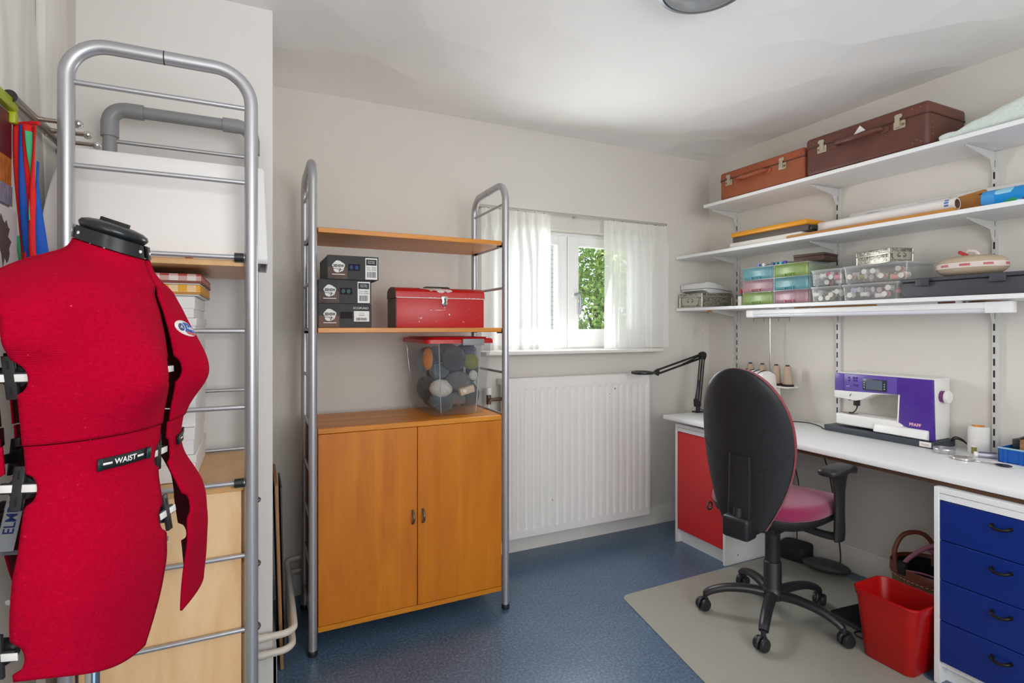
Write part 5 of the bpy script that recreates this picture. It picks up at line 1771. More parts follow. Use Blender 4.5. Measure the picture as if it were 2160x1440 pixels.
# glue bottle
g_ = thing('glue_bottle', 'small white glue bottle with red cap beside the embossed silver box', 'bottle', (2.615, 2.318, S3))
MB().rbox(2.600, 2.632, 2.296, 2.322, S3 + .0006, S3 + .058, .006, edge=.003).build('bottle', mat('bottle_cream', rgb(214, 206, 196), .45), g_)
MB().cyl((2.616, 2.309, S3 + .058), (2.616, 2.309, S3 + .074), .008, .006, 14).build('neck', mat('teal_neck', rgb(70, 110, 110), .4), g_)
MB().lathe([(.007, 0), (.008, .003), (.0075, .016), (.004, .026), (.001, .028)], (2.616, 2.309, S3 + .073), 14).build('cap', mat('red_cap', rgb(206, 34, 34), .35), g_)
mb = MB().box(2.5992, 2.600, 2.300, 2.318, S3 + .02, S3 + .021).box(2.5992, 2.600, 2.300, 2.318, S3 + .03, S3 + .031).box(2.5992, 2.600, 2.300, 2.318, S3 + .042, S3 + .043)
mb.build('label_line', mat('soft_brown', rgb(160, 130, 110), .6), g_)

# drawer towers
def tower(label, y0, y1, xf, cols_, h_each):
    t = thing('drawer_tower', label, 'drawer unit', (xf + .08, (y0 + y1) / 2, S3), group=None)
    zb = S3 + .0006
    mb = MB()
    d = .18
    n = len(cols_)
    H_ = h_each * n + .003
    for k in range(n + 1):
        mb.box(xf, xf + d, y0, y1, zb + k * h_each, zb + k * h_each + .003, bev=.0008, seg=1)
    mb.build('shelf_frame', M_cl_frame, t)
    for k, c_ in enumerate(cols_):
        z0, z1 = zb + k * h_each + .0035, zb + (k + 1) * h_each - .0006
        # side walls of the frame
        MB().box(xf + .004, xf + d - .002, y0 + .0005, y0 + .002, z0, z1).box(xf + .004, xf + d - .002, y1 - .002, y1 - .0005, z0, z1).box(xf + d - .004, xf + d - .002, y0 + .002, y1 - .002, z0, z1).build('frame_side', M_cl_frame2, t)
        base, deep = TOWER_COL[c_]
        # bowed drawer front
        def fr(u, v):
            y = y0 + .004 + (y1 - y0 - .008) * u
            return (xf + .003 - .010 * math.sin(PI * u), y, z0 + .001 + (z1 - z0 - .002) * v)
        dr = MB().grid(fr, 14, 3).build('drawer_front', base, t, ang=60, fix=False, solid=-.0022)
        mb = MB().box(xf + .012, xf + d - .01, y0 + .005, y0 + .0065, z0 + .001, z1 - .012).box(xf + .012, xf + d - .01, y1 - .0065, y1 - .005, z0 + .001, z1 - .012).box(xf + .012, xf + d - .01, y0 + .0065, y1 - .0065, z0 + .001, z0 + .0025)
        x_ = mb.build('drawer_tray', base, dr)
        ym = (y0 + y1) / 2
        mb = MB().box(xf - .0165, xf - .006, ym - .028, ym + .028, z0 + .012, z0 + .016, bev=.001).box(xf - .0165, xf - .007, ym + .024, ym + .028, z0 + .002, z0 + .014).box(xf - .0165, xf - .007, ym - .028, ym - .024, z0 + .002, z0 + .014)
        x_ = mb.build('drawer_pull', deep, dr)
        q = random.Random(int(y0 * 1000) + k)
        mb = MB()
        for j in range(7):
            yy_ = y0 + .016 + (y1 - y0 - .032) * (j + .5) / 7
            hh = (z1 - z0) * q.uniform(.3, .7)
            mb.box(xf + .02, xf + .14, yy_ - .008, yy_ + .008, z0 + .003, z0 + .003 + hh, bev=.002)
        x_ = mb.build('drawer_contents', mat('pale_bits', rgb(206, 204, 200), .6, var=.3, vscale=30), dr)
    return zb + H_
M_cl_frame = clear_mat('frosted_shelf', (.9, .92, .92, 1), .65, (.86, .87, .87, 1), .08, .2)
M_cl_frame2 = clear_mat('frosted_side', (.92, .94, .94, 1), .25, (.86, .87, .87, 1), .08, .2)
def tint(nm, t_, h_):
    return clear_mat(nm, t_, .34, h_, .05, .32)
TOWER_COL = {
    'blue': (tint('clear_blue', (.80, .96, .98, 1), rgb(160, 222, 232)), mat('deep_blue_pull', rgb(20, 130, 150), .3)),
    'pink': (tint('clear_pink', (.98, .88, .91, 1), rgb(240, 200, 210)), mat('deep_pink_pull', rgb(176, 84, 96), .3)),
    'green': (tint('clear_green', (.90, .97, .78, 1), rgb(206, 232, 150)), mat('deep_green_pull', rgb(96, 140, 40), .3))}
tower('three-drawer clear tower, blue over pink over green, beside the glue bottle', 2.073, 2.280, 2.592, ['green', 'pink', 'blue'], .0715)
tower('three-drawer clear tower, green over blue over pink, with the dark wooden box on top', 1.858, 2.068, 2.592, ['pink', 'blue', 'green'], .0715)
ZT = S3 + .0006 + .0715 * 3 + .003
M_pen = mat('pen_grey', rgb(176, 172, 160), .4)
for i, (y, c_, nm, lb) in enumerate(((2.172, rgb(60, 90, 170), 'blue', 'leftmost felt-tip pen, blue ended, lying on the drawer towers'), (2.137, rgb(206, 208, 214), 'white', 'white ended felt-tip pen second from the left on the drawer towers'), (2.078, rgb(30, 50, 120), 'navy', 'navy ended felt-tip pen at the middle on the drawer towers'), (2.054, rgb(34, 120, 130), 'teal', 'teal ended felt-tip pen right of the navy one on the drawer towers'), (2.026, rgb(60, 160, 190), 'turquoise', 'turquoise ended felt-tip pen second from the right on the drawer towers'), (2.000, rgb(50, 60, 150), 'indigo', 'rightmost felt-tip pen, indigo ended, on the drawer towers'))):
    t = thing('felt_tip_pen', lb, 'pen', (2.66, y, ZT), group='felt-tip pens on the drawer towers')
    MB().cyl((2.604, y, ZT + .0088), (2.725, y + .01, ZT + .0088), .0082, seg=14).build('barrel', M_pen, t)
    MB().cyl((2.594, y - .0008, ZT + .0088), (2.604, y, ZT + .0088), .0086, seg=14).build('end_cap', mat('pen_' + nm, c_, .35), t)
    MB().cyl((2.725, y + .01, ZT + .0088), (2.74, y + .0112, ZT + .0088), .0078, seg=14).build('end_cap', MATS['pen_' + nm], t)
t = thing('wooden_box', 'dark brown wooden box on top of the right drawer tower', 'box', (2.69, 1.88, ZT))
M_dkw = wood_mat('dark_wood', rgb(58, 40, 34), rgb(84, 58, 48), 3, (6, 1, 6), .5)
Mr = Matrix.Translation((2.685, 1.885, ZT + .0006)) @ Matrix.Rotation(R(10), 4, 'Z')
MB().box(-.075, .075, -.078, .078, 0, .026, bev=.002, M=Mr).build('box_body', M_dkw, t)
MB().box(-.077, .077, -.080, .080, .0265, .040, bev=.004, M=Mr).build('lid', M_dkw, t)

# translucent boxes of thread spools
M_frost = clear_mat('frosted_box', (.95, .96, .96, 1), .24, (.88, .89, .89, 1), .06, .15)
M_frostl = clear_mat('frosted_lid', (.93, .94, .94, 1), .45, (.90, .91, .91, 1), .06, .2)
SPOOL = [mat('spool_white', rgb(226, 222, 216), .6), mat('spool_pink', rgb(226, 140, 156), .6), mat('spool_peach', rgb(222, 150, 120), .6), mat('spool_olive', rgb(160, 150, 96), .6), mat('spool_lilac', rgb(190, 176, 206), .6), mat('spool_grey', rgb(140, 142, 146), .6), mat('spool_crimson', rgb(196, 60, 90), .6), mat('spool_ochre', rgb(212, 160, 60), .6)]


def spool_box(label, y0, y1, z0, z1, x0, x1, seed, pal, upright):
    t = thing('spool_box', label, 'box', ((x0 + x1) / 2, (y0 + y1) / 2, z0), group='translucent boxes of thread spools on the bottom shelf')
    MB().rbox(x0, x1, y0, y1, z0 + .004, z1 - .008, .012, taper=.05).build('tub', M_frost, t)
    MB().rbox(x0 - .003, x1 + .003, y0 - .003, y1 + .003, z1 - .010, z1 - .0006, .013, edge=.002).build('lid', M_frostl, t)
    mb = MB()
    for yy_ in (y0 + .02, y1 - .02):
        for xx_ in (x0 + .02, x1 - .02):
            mb.cyl((xx_, yy_, z0 + .0004), (xx_, yy_, z0 + .005), .006, seg=10)
    mb.build('foot', M_frostl, t)
    q = random.Random(seed)
    L_ = y1 - y0
    n_ = 7 if L_ > .18 else 5
    k = 0
    for row in range(2):
        for i in range(n_):
            yy_ = y0 + .020 + (L_ - .04) * (i + q.uniform(.1, .9)) / n_
            xx_ = x0 + .022 + row * .034
            zz_ = z0 + .020 + (z1 - z0 - .045) * q.random()
            ci_ = q.choice(pal)
            m_ = SPOOL[ci_]
            s_ = thing('thread_spool', SPOOL_NAME[ci_] + SP_LABEL[seed][5:], 'thread spool', (xx_, yy_, zz_), 0, group='thread spools in translucent box ' + 'abcd'[seed - 1], world=False)
            if q.random() < upright:
                Mz = Matrix.Rotation(PI / 2, 4, 'Y')
            else:
                Mz = Matrix.Rotation(PI / 2, 4, 'X') @ Matrix.Rotation(q.uniform(-.4, .4), 4, 'Z')
            MB().lathe([(.0035, -.014), (.0105, -.013), (.0105, .013), (.0035, .014)], (0, 0, 0), 14, M=Mz).build('thread', m_, s_)
            MB().lathe([(.0035, -.0165), (.0125, -.0160), (.0125, -.0142), (.0035, -.0138)], (0, 0, 0), 14, M=Mz).lathe([(.0035, .0138), (.0125, .0142), (.0125, .0160), (.0035, .0165)], (0, 0, 0), 14, M=Mz).build('flange', SPOOL[0], s_)
            k += 1
    return t
SPOOL_NAME = ['small white', 'small pink', 'small peach', 'small olive', 'small lilac', 'small grey', 'small crimson', 'small ochre']
SP_LABEL = {1: 'small thread spool inside the lower left translucent box', 2: 'small thread spool inside the lower right translucent box', 3: 'small thread spool inside the upper left translucent box', 4: 'small thread spool inside the upper right translucent box'}
spool_box('lower left translucent spool box, next to the right drawer tower', 1.688, 1.848, S3, S3 + .081, 2.592, 2.80, 1, [0, 2, 3, 3, 5], .8)
spool_box('lower right translucent spool box, next to the dark grey flat case', 1.424, 1.680, S3, S3 + .081, 2.586, 2.80, 2, [0, 0, 1, 4, 5], .5)
spool_box('upper left translucent spool box with pink and crimson spools', 1.686, 1.846, S3 + .0815, S3 + .166, 2.592, 2.80, 3, [0, 0, 1, 6, 7, 5], .5)
spool_box('upper right translucent spool box under the small silver box', 1.386, 1.675, S3 + .0815, S3 + .168, 2.588, 2.80, 4, [0, 0, 0, 2, 2, 3], .85)
silver_box('small embossed silver box on the upper right translucent spool box', (2.675, 1.535, S3 + .1685), .195, .125, .066, R(72), .66)
# dark grey flat case with two catches
t = thing('flat_case', 'long flat dark grey plastic case at the right end of the bottom shelf', 'case', (2.70, 1.15, S3))
M_gcase = mat('charcoal_case', rgb(62, 64, 70), .5, bump=.2, bscale=300)
MB().box(2.588, 2.84, .905, 1.412, S3 + .0006, S3 + .068, bev=.006).build('case_body', M_gcase, t)
MB().box(2.584, 2.842, .902, 1.415, S3 + .069, S3 + .085, bev=.005).build('case_lid', M_gcase, t)
for y in (1.325, 1.065):
    MB().box(2.576, 2.586, y - .026, y + .026, S3 + .050, S3 + .082, bev=.003).build('catch', M_gcase, t)
t = thing('pouch', 'plump beige oval pouch with red and white ribbon on the dark grey case', 'pouch', (2.70, 1.21, S3 + .085))
M_beige = mat('beige_linen', rgb(190, 172, 148), .9, bump=.4, bscale=300)
PC = Vector((2.705, 1.205, S3 + .0865 + .043))
def pouch_pt(u, v, k=1.0):
    th, ph = 2 * PI * u, PI * v
    sp_ = math.sin(ph) ** .55
    f_ = 1 if True else 0
    z = .043 * k * math.cos(ph) * (abs(math.cos(ph)) ** -.15 if abs(math.cos(ph)) > .05 else 1)
    return PC + Vector((.090 * k * sp_ * math.cos(th), .122 * k * sp_ * math.sin(th), z))
MB().grid(lambda u, v: pouch_pt(u, v), 48, 24).build('pouch_body', M_beige, t, ang=80)
def band_pt(u, v):
    p = pouch_pt(u, .44 + .13 * v)
    d_ = (p - PC); d_.z = 0
    return p + d_.normalized() * .0022
MB().grid(band_pt, 64, 5).build('ribbon_band', mat('white_ribbon', rgb(222, 206, 198), .6), t, ang=80, fix=False)
for u0 in (.60, .72, .50, .40):
    MB().grid(lambda u, v: (lambda p, d_: p + d_.normalized() * .0035)(pouch_pt(u0 + .045 * u, .478 + .045 * v), pouch_pt(u0 + .055 * u, .5) - PC), 8, 3).build('ribbon_print', mat('red_ribbon_print', rgb(204, 110, 112), .6, var=.35, vscale=160), t, ang=80, fix=False)
mb = MB()
mb.tube([PC + Vector((-.02, .015, .043)), PC + Vector((-.03, -.005, .062)), PC + Vector((-.03, -.03, .056)), PC + Vector((-.03, -.04, .040))], .006, 6)
mb.build('ribbon_bow', MATS['white_ribbon'], t)
MB().box(-.030, .020, -.004, .004, -.006, .006, M=Matrix.Translation(PC + Vector((-.03, .018, .052))) @ Matrix.Rotation(R(60), 4, 'Z') @ Matrix.Rotation(R(-25), 4, 'Y')).build('ribbon_tail', mat('ribbon_red_satin', rgb(190, 20, 28), .5), t)

# -- under the bottom shelf: lamp, wooden strips, switch on its cord
l_ = thing('strip_light', 'white strip light fixed beneath the bottom wall shelf', 'strip light', (2.62, 1.64, 1.385))
MB().box(2.600, 2.640, 1.034, 2.256, 1.374, 1.3995, bev=.003).build('housing', M_white, l_)
MB().tube([(2.618, 1.115, 1.3685), (2.618, 2.205, 1.3685)], .0125, 16).build('diffuser', mat('opal_tube', rgb(222, 222, 230), .3), l_)
MB().box(2.598, 2.642, 2.205, 2.262, 1.356, 1.401, bev=.008, seg=3).build('end_piece', M_white, l_)
MB().box(2.598, 2.642, 1.030, 1.115, 1.356, 1.401, bev=.004).build('end_piece', M_white, l_)
for y in (1.21, 2.06):
    MB().box(2.615, 2.63, y - .01, y + .01, 1.3995, 1.4085).build('fixing', M_white, l_)
o_ = MB().box(2.625, 2.84, 2.560, 2.585, 1.3965, 1.4078, bev=.001).build('wooden_strip', M_stick)
tag(o_, 'short brown wooden strip under the bottom shelf beside the corner upright', 'wood strip')
o_ = MB().box(2.645, 2.665, 1.56, 1.98, 1.399, 1.4078, bev=.001).build('wooden_strip', M_stick)
tag(o_, 'brown wooden strip under the bottom shelf behind the strip light middle', 'wood strip')
o_ = MB().prism([(1.30, 1.4078), (1.14, 1.4078), (1.05, 1.405), (1.14, 1.398), (1.30, 1.397)], 'x', 2.648, 2.665).build('wooden_spatula', mat('walnut_tool', rgb(128, 84, 58), .5))
tag(o_, 'pointed brown wooden tool tucked above the right end of the strip light', 'tool')
c_ = thing('cord_switch', 'small cream inline switch hanging on a cord under the shelf corner', 'switch', (2.72, 2.66, 1.25))
cx_, cy_ = 2.700, 2.700
MB().tube(crom([(2.70, 2.62, 1.400), (cx_, cy_ - .004, 1.36), (cx_, cy_, 1.322), (cx_, cy_, 1.298)], 6), .0022, 8).tube(crom([(cx_, cy_, 1.262), (cx_, cy_, 1.1), (cx_ + .01, cy_, .79)], 6), .0022, 8).build('cord', mat('cream_cord', rgb(196, 192, 180), .5), c_)
MB().box(cx_ - .009, cx_ + .009, cy_ - .007, cy_ + .007, 1.260, 1.300, bev=.004, seg=3).build('switch_body', mat('cream_plastic', rgb(208, 202, 186), .45), c_)

# ------------------------------------------------------------------ desk along the right wall
dk = thing('desk', 'long white laminate desk with brown under-edge running along the right wall', 'desk', (2.56, 1.3, .717))
MB().box(2.258, XR - .001, .10, 2.582, .7375, .762, bev=.0025).build('worktop', M_white, dk)
MB().box(2.282, 2.84, .10, 2.105, .7175, .737, bev=.001, seg=1).build('underlay', M_brown, dk)

rc = thing('base_cabinet', 'white base cabinet with red door at the window end of the desk', 'cabinet', (2.55, 2.335, 0))
def carcass(t, x0, y0, y1, xk):
    MB().box(x0, 2.845, y0, y0 + .0165, 0, .7165, bev=.001, seg=1).build('side_panel', M_white, t)
    MB().box(x0, 2.845, y1 - .0165, y1, 0, .7165, bev=.001, seg=1).build('side_panel', M_white, t)
    MB().box(x0, 2.845, y0 + .0165, y1 - .0165, .697, .7165, bev=.001, seg=1).build('top_panel', M_white, t)
    MB().box(x0 + .002, x0 + .02, y0 + .0165, y1 - .0165, .672, .6955, bev=.001, seg=1).build('front_rail', M_white, t)
    MB().box(xk, xk + .016, y0 + .0165, y1 - .0165, 0, .078).build('toe_kick', M_white, t)
    MB().box(x0 + .02, 2.845, y0 + .0165, y1 - .0165, .060, .078).build('bottom_panel', M_white, t)
carcass(rc, 2.303, 2.140, 2.526, 2.335)
MB().box(2.306, 2.324, 2.158, 2.508, .082, .669, bev=.001, seg=1).build('door', M_red, rc)
MB().cyl((2.40, 2.1395, .045), (2.40, 2.1402, .045), .0035, seg=10).build('fixing_hole', M_hole, rc)
bc = thing('drawer_cabinet', 'white drawer cabinet with four blue drawers at the near end of the desk', 'cabinet', (2.55, .92, 0))
carcass(bc, 2.248, .728, 1.116, 2.30)
M_hand = mat('dark_bronze', rgb(40, 34, 30), .3, metal=.6)
for k, (z0, z1) in enumerate(((.083, .2315), (.2345, .3785), (.3815, .5245), (.5275, .669))):
    d = MB().box(2.252, 2.270, .7455, 1.0985, z0, z1, bev=.0012, seg=1).build('drawer', M_blue, bc)
    zc = z0 + .100
    hp = crom([(2.252, .944, zc + .004), (2.238, .942, zc + .003), (2.231, .932, zc), (2.229, .919, zc - .002), (2.231, .906, zc), (2.238, .896, zc + .003), (2.252, .894, zc + .004)], 5)
    n_ = len(hp)
    h = MB().tube(hp, [.0046 + .0022 * abs(1 - 2 * i / (n_ - 1)) ** 3 for i in range(n_)], 10)
    for y in (.944, .894):
        h.cyl((2.252, y, zc + .004), (2.2495, y, zc + .004), .0065, seg=14)
    h = h.build('drawer_handle', M_hand, d)

# ------------------------------------------------------------------ sewing machine
sm = thing('sewing_machine', 'purple and white sewing machine with screen on the desk against the wall', 'sewing machine', (2.78, 1.56, .762))
M_purple = mat('purple_panel', rgb(74, 40, 142), .38)
M_purpled = mat('purple_window_panel', rgb(98, 78, 160), .32)
DZ = .7626
MB().box(2.690, 2.862, 1.335, 1.842, DZ, DZ + .030, bev=.003).build('base', mat('base_charcoal', rgb(58, 64, 72), .45), sm)
MB().box(2.6885, 2.690, 1.345, 1.392, DZ + .005, DZ + .027).build('base_label', M_lab, sm)
MB().text('Nähmaster', .0075, lambda x, y, d: (2.688, 1.3685 - x, DZ + .017 + y)).box(2.6878, 2.6885, 1.352, 1.385, DZ + .010, DZ + .0112).build('label_print', mat('label_red', rgb(190, 70, 66), .5), sm)
# free arm, extension box
MB().box(2.706, 2.83, 1.47, 1.792, DZ + .040, DZ + .098, bev=.010, seg=4).build('free_arm', M_whitep, sm)
MB().prism([(2.700, DZ + .032), (2.684, DZ + .038), (2.696, DZ + .072), (2.71, DZ + .077), (2.83, DZ + .077), (2.83, DZ + .032)], 'y', 1.362, 1.592, bev=.004).build('accessory_tray', M_whitep, sm)
MB().rbox(1.555 - .012, 1.555 + .012, DZ + .040, DZ + .052, 0, .003, .006, n=4, M=Matrix(((0, 0, -1, 2.6925), (1, 0, 0, 0), (0, 1, 0, 0), (0, 0, 0, 1)))).build('emblem', mat('grey_emblem', rgb(120, 120, 124), .4), sm)
MB().box(2.712, 2.76, 1.705, 1.776, DZ + .098, DZ + .1005, bev=.001).build('needle_plate', M_brush, sm)
# rear standard, arm and head
MB().box(2.722, 2.858, 1.352, 1.488, DZ + .030, DZ + .300, bev=.008, seg=3).build('column', M_whitep, sm)
MB().box(2.722, 2.850, 1.480, 1.795, DZ + .224, DZ + .300, bev=.010, seg=3).build('arm', M_whitep, sm)
MB().box(2.720, 2.858, 1.352, 1.795, DZ + .292, DZ + .308, bev=.006, seg=3).build('top_cover', M_whitep, sm)
# purple face: L shape, plus front panels
MB().prism([(1.794, DZ + .213), (1.794, DZ + .303), (1.350, DZ + .303), (1.344, DZ + .028), (1.490, DZ + .028 + .066), (1.484, DZ + .223), (1.50, DZ + .223)], 'x', 2.706, 2.724, bev=.002).build('purple_face', M_purple, sm, ang=30)
MB().prism([(1.744, DZ + .214), (1.744, DZ + .300), (1.494, DZ + .300), (1.494, DZ + .225)], 'x', 2.704, 2.7065, bev=.0006).build('control_panel', M_purpled, sm)
MB().box(2.7035, 2.7065, 1.746, 1.792, DZ + .216, DZ + .300, bev=.001).build('head_cover', M_purpled, sm)
mb = MB().prism([(1.796, DZ + .178), (1.796, DZ + .214), (1.484, DZ + .224), (1.484, DZ + .219), (1.60, DZ + .212), (1.66, DZ + .178), (1.69, DZ + .170)], 'x', 2.705, 2.80, bev=.004)
mb.build('head_lower', M_whitep, sm, ang=30)
MB().prism([(1.488, DZ + .222), (1.482, DZ + .222), (1.488, DZ + .092), (1.494, DZ + .092)], 'x', 2.7045, 2.72).build('white_edge', M_whitep, sm)
# raised quilted ripple on the purple column
mb = MB()
for i in range(11):
    for j in range(9):
        y = 1.472 - .0105 * j - .005 * (i % 2)
        z = DZ + .110 + .0125 * i
        if y > 1.358:
            mb.ball((2.7055, y, z), .0036, (.25, 1.15, .7), 8, 5)
mb.build('dimple_pattern', mat('purple_deep', rgb(70, 34, 146), .45), sm)
sc = MB().box(2.7022, 2.7045, 1.538, 1.650, DZ + .229, DZ + .285, bev=.001).build('screen_bezel', mat('screen_bezel', rgb(44, 52, 64), .3), sm)
x_ = MB().box(2.7014, 2.7024, 1.558, 1.634, DZ + .234, DZ + .281).build('screen', mat('screen_glass', rgb(96, 106, 122), .15), sc)
mb = MB()
for z in (.240, .251, .262):
    mb.box(2.7012, 2.7022, 1.640, 1.645, DZ + z, DZ + z + .005).box(2.7012, 2.7022, 1.546, 1.551, DZ + z, DZ + z + .005)
x_ = mb.build('screen_key', mat('green_key', rgb(150, 190, 160), .4), sc)
for y, z in ((1.718, .284), (1.718, .270), (1.694, .284), (1.680, .284), (1.694, .271), (1.680, .271), (1.692, .248), (1.678, .248)):
    MB().cyl((2.7045, y, DZ + z), (2.7022, y, DZ + z), .0052, seg=14).build('button', M_purple, sm)
MB().cyl((2.7045, 1.728, DZ + .240), (2.7025, 1.728, DZ + .240), .002, seg=10).cyl((2.7045, 1.720, DZ + .240), (2.7025, 1.720, DZ + .240), .002, seg=10).build('indicator', M_whitep, sm)
MB().text('PFAFF', .019, lambda x, y, d: (2.7052, 1.418 - x, DZ + .093 + y), bold=.0008).build('lettering', mat('pale_pink_print', rgb(226, 172, 190), .4), sm)
hw = MB().cyl((2.785, 1.352, DZ + .226), (2.785, 1.335, DZ + .226), .026, seg=28).build('handwheel_hub', mat('plum_plastic', rgb(112, 46, 112), .4), sm)
x_ = MB().lathe([(.024, 0), (.0285, .003), (.0285, .012), (.026, .016), (.010, .018)], (0, 0, 0), 28, M=Matrix(((1, 0, 0, 2.785), (0, 0, -1, 1.336), (0, 1, 0, DZ + .226), (0, 0, 0, 1)))).build('handwheel_rim', M_whitep, hw)
mb = MB().cyl((2.74, 1.700, DZ + .180), (2.74, 1.700, DZ + .135), .004, seg=10).box(2.730, 2.750, 1.690, 1.714, DZ + .142, DZ + .168, bev=.002)
mb.box(2.725, 2.755, 1.688, 1.72, DZ + .168, DZ + .176, bev=.001)
mb.tube([(2.74, 1.700, DZ + .135), (2.735, 1.704, DZ + .118), (2.725, 1.712, DZ + .106), (2.722, 1.730, DZ + .104)], .003, 8)
mb.tube([(2.728, 1.74, DZ + .176), (2.728, 1.735, DZ + .168), (2.728, 1.715, DZ + .170)], .0022, 8)
mb.build('presser_foot', M_black, sm)
MB().cyl((2.80, 1.64, DZ + .2), (2.80, 1.642, DZ + .2), .001).tube([(2.7045, 1.708, DZ + .203), (2.7045, 1.716, DZ + .190)], .0015, 6).build('thread_slot', M_hole, sm)

# cables on the desk
M_cable = mat('black_cable', rgb(22, 22, 23), .5)
for nm, lb, pts in (('power_cable', 'black cables leaving the right side of the sewing machine', [(2.84, 1.345, .775), (2.83, 1.32, .800), (2.83, 1.29, .795), (2.825, 1.255, .770), (2.824, 1.245, .7655)]),
                    ('power_cable', 'black cable curving over the desk to the left of the sewing machine', [(2.70, 2.16, .7656), (2.745, 2.08, .7656), (2.755, 1.98, .772), (2.74, 1.90, .768), (2.715, 1.868, .7655), (2.70, 1.852, .7655)])):
    o_ = MB().tube(crom(pts, 8), .0030, 8)
    if '1.345' in str(pts[0]):
        o_.tube(crom([(x, y + .004, z + (.007 if 0 < i < 3 else 0)) for i, (x, y, z) in enumerate(pts)], 8), .0028, 8)
    tag(o_.build(nm, M_cable), lb, 'cable')

# ------------------------------------------------------------------ overlock machine with four thread cones
ov = thing('overlock_machine', 'white overlock machine mostly hidden behind the chair back', 'overlock machine', (2.69, 2.26, .762))
MB().prism([(2.62, DZ + .012), (2.61, DZ + .10), (2.60, DZ + .23), (2.63, DZ + .272), (2.685, DZ + .284), (2.735, DZ + .262), (2.745, DZ + .20), (2.76, DZ + .012)], 'y', 2.165, 2.40, bev=.008).build('body', M_whitep, ov, ang=40)
MB().box(2.60, 2.77, 2.15, 2.42, DZ, DZ + .013, bev=.004).build('base', M_whitep, ov)
mb = MB()
for i in range(4):
    y = 2.20 + .042 * i
    mb.tube([(2.626, y, DZ + .268), (2.65, y, DZ + .279), (2.685, y, DZ + .285), (2.70, y, DZ + .280)], .0026, 6)
mb.build('tension_slot', M_hole, ov)
MB().box(2.735, 2.835, 2.095, 2.425, .949, .957, bev=.004).box(2.75, 2.79, 2.18, 2.38, .86, .950).build('cone_tray', M_whitep, ov)
mb = MB().cyl((2.79, 2.250, .957), (2.79, 2.250, 1.10), .0042, seg=12).cyl((2.79, 2.250, 1.09), (2.79, 2.250, 1.357), .0034, seg=12)
mb.build('thread_pole', M_chrome, ov)
mb = MB().cyl((2.79, 2.115, 1.357), (2.79, 2.370, 1.357), .0022, seg=8)
for y in (2.118, 2.190, 2.290, 2.365):
    mb.tube([(2.79, y, 1.357), (2.785, y, 1.345), (2.782, y - .003, 1.338), (2.785, y, 1.334)], .002, 6)
mb.build('thread_guide', M_brush, ov)
M_cone = mat('beige_thread', rgb(190, 166, 146), .75, bump=.5, bscale=500, stretch=(.1, .1, 3))
for i, (y, lb) in enumerate(((2.388, 'beige thread cone at the left end of the row behind the chair'), (2.300, 'beige thread cone second from the left behind the chair'), (2.204, 'beige thread cone third from the left behind the chair'), (2.128, 'beige thread cone at the right end of the row, fully visible'))):
    c_ = thing('thread_cone', lb, 'thread cone', (2.785, y, .957), 0, group='beige thread cones of the overlock machine', world=False)
    MB().lathe([(.021, .0125), (.027, .013), (.0275, .018), (.0185, .112), (.016, .116)], (0, 0, 0), 24).build('thread', M_cone, c_)
    MB().lathe([(.010, .116), (.0115, .117), (.0105, .124), (.006, .1245)], (0, 0, 0), 20).build('cone_tip', mat('navy_cone', rgb(44, 46, 74), .5), c_)
    MB().lathe([(.033, .0006), (.034, .004), (.032, .0115), (.012, .0125)], (0, 0, 0), 24).build('foam_disc', mat('brown_foam', rgb(48, 34, 30), .8), c_)

# ------------------------------------------------------------------ magnifier lamp clamped to the desk end
lm = thing('magnifier_lamp', 'black articulated magnifier lamp clamped to the window end of the desk', 'lamp', (2.52, 2.565, .762))
Bp, Ep, Hp = Vector((2.525, 2.565, .805)), Vector((2.578, 2.580, 1.118)), Vector((2.215, 2.592, 1.024))
M_lampb = mat('black_lamp_metal', rgb(24, 24, 25), .35)
MB().box(2.497, 2.555, 2.545, 2.590, .7624, .770, bev=.002).cyl((2.525, 2.565, .769), (2.525, 2.565, .800), .013, seg=16).build('clamp', M_lampb, lm)
MB().box(2.500, 2.550, 2.583, 2.592, .715, .770, bev=.002).box(2.500, 2.550, 2.555, 2.592, .712, .718).cyl((2.525, 2.57, .690), (2.525, 2.57, .737), .005).build('clamp_jaw', M_lampb, lm)
d1 = (Ep - Bp).normalized()
s1 = Vector((1, 0, 0)) - d1 * d1.x
s1.normalize()
MB().prism([(2.498, .800), (2.545, .800), (2.548, .818), (2.525, .842), (2.506, .852), (2.494, .845)], 'y', 2.556, 2.574, bev=.003).build('base_joint', M_lampb, lm)
mb = MB()
for k in (-1, 1):
    for yy_ in (-.008, .008):
        mb.cyl(Bp + s1 * .011 * k + Vector((0, yy_, 0)) - d1 * .01 * k, Ep + s1 * .011 * k + Vector((0, yy_, 0)), .0042, seg=8)
mb.build('lower_arm', M_lampb, lm)
MB().cyl(Bp + s1 * -.026 + d1 * .04, Bp + d1 * .16 - s1 * .012, .0048, seg=10).build('lower_spring', M_lampb, lm)
d2 = (Hp - Ep).normalized()
s2 = Vector((0, 0, 1)) - d2 * d2.z
s2.normalize()
MB().prism([(Ep.x - .024, Ep.z - .020), (Ep.x + .016, Ep.z - .026), (Ep.x + .026, Ep.z), (Ep.x + .022, Ep.z + .020), (Ep.x, Ep.z + .028), (Ep.x - .024, Ep.z + .018)], 'y', Ep.y - .013, Ep.y + .013, bev=.004).build('elbow_joint', M_lampb, lm)
mb = MB()
for k in (-1, 1):
    for yy_ in (-.008, .008):
        mb.cyl(Ep + s2 * .012 * k + Vector((0, yy_, 0)), Hp + s2 * .012 * k + Vector((0, yy_, 0)), .0042, seg=8)
mb.build('upper_arm', M_lampb, lm)
MB().cyl(Ep + d2 * .03 + s2 * .004, Ep + d2 * .165 - s2 * .008, .0050, seg=10).build('upper_spring', M_lampb, lm)
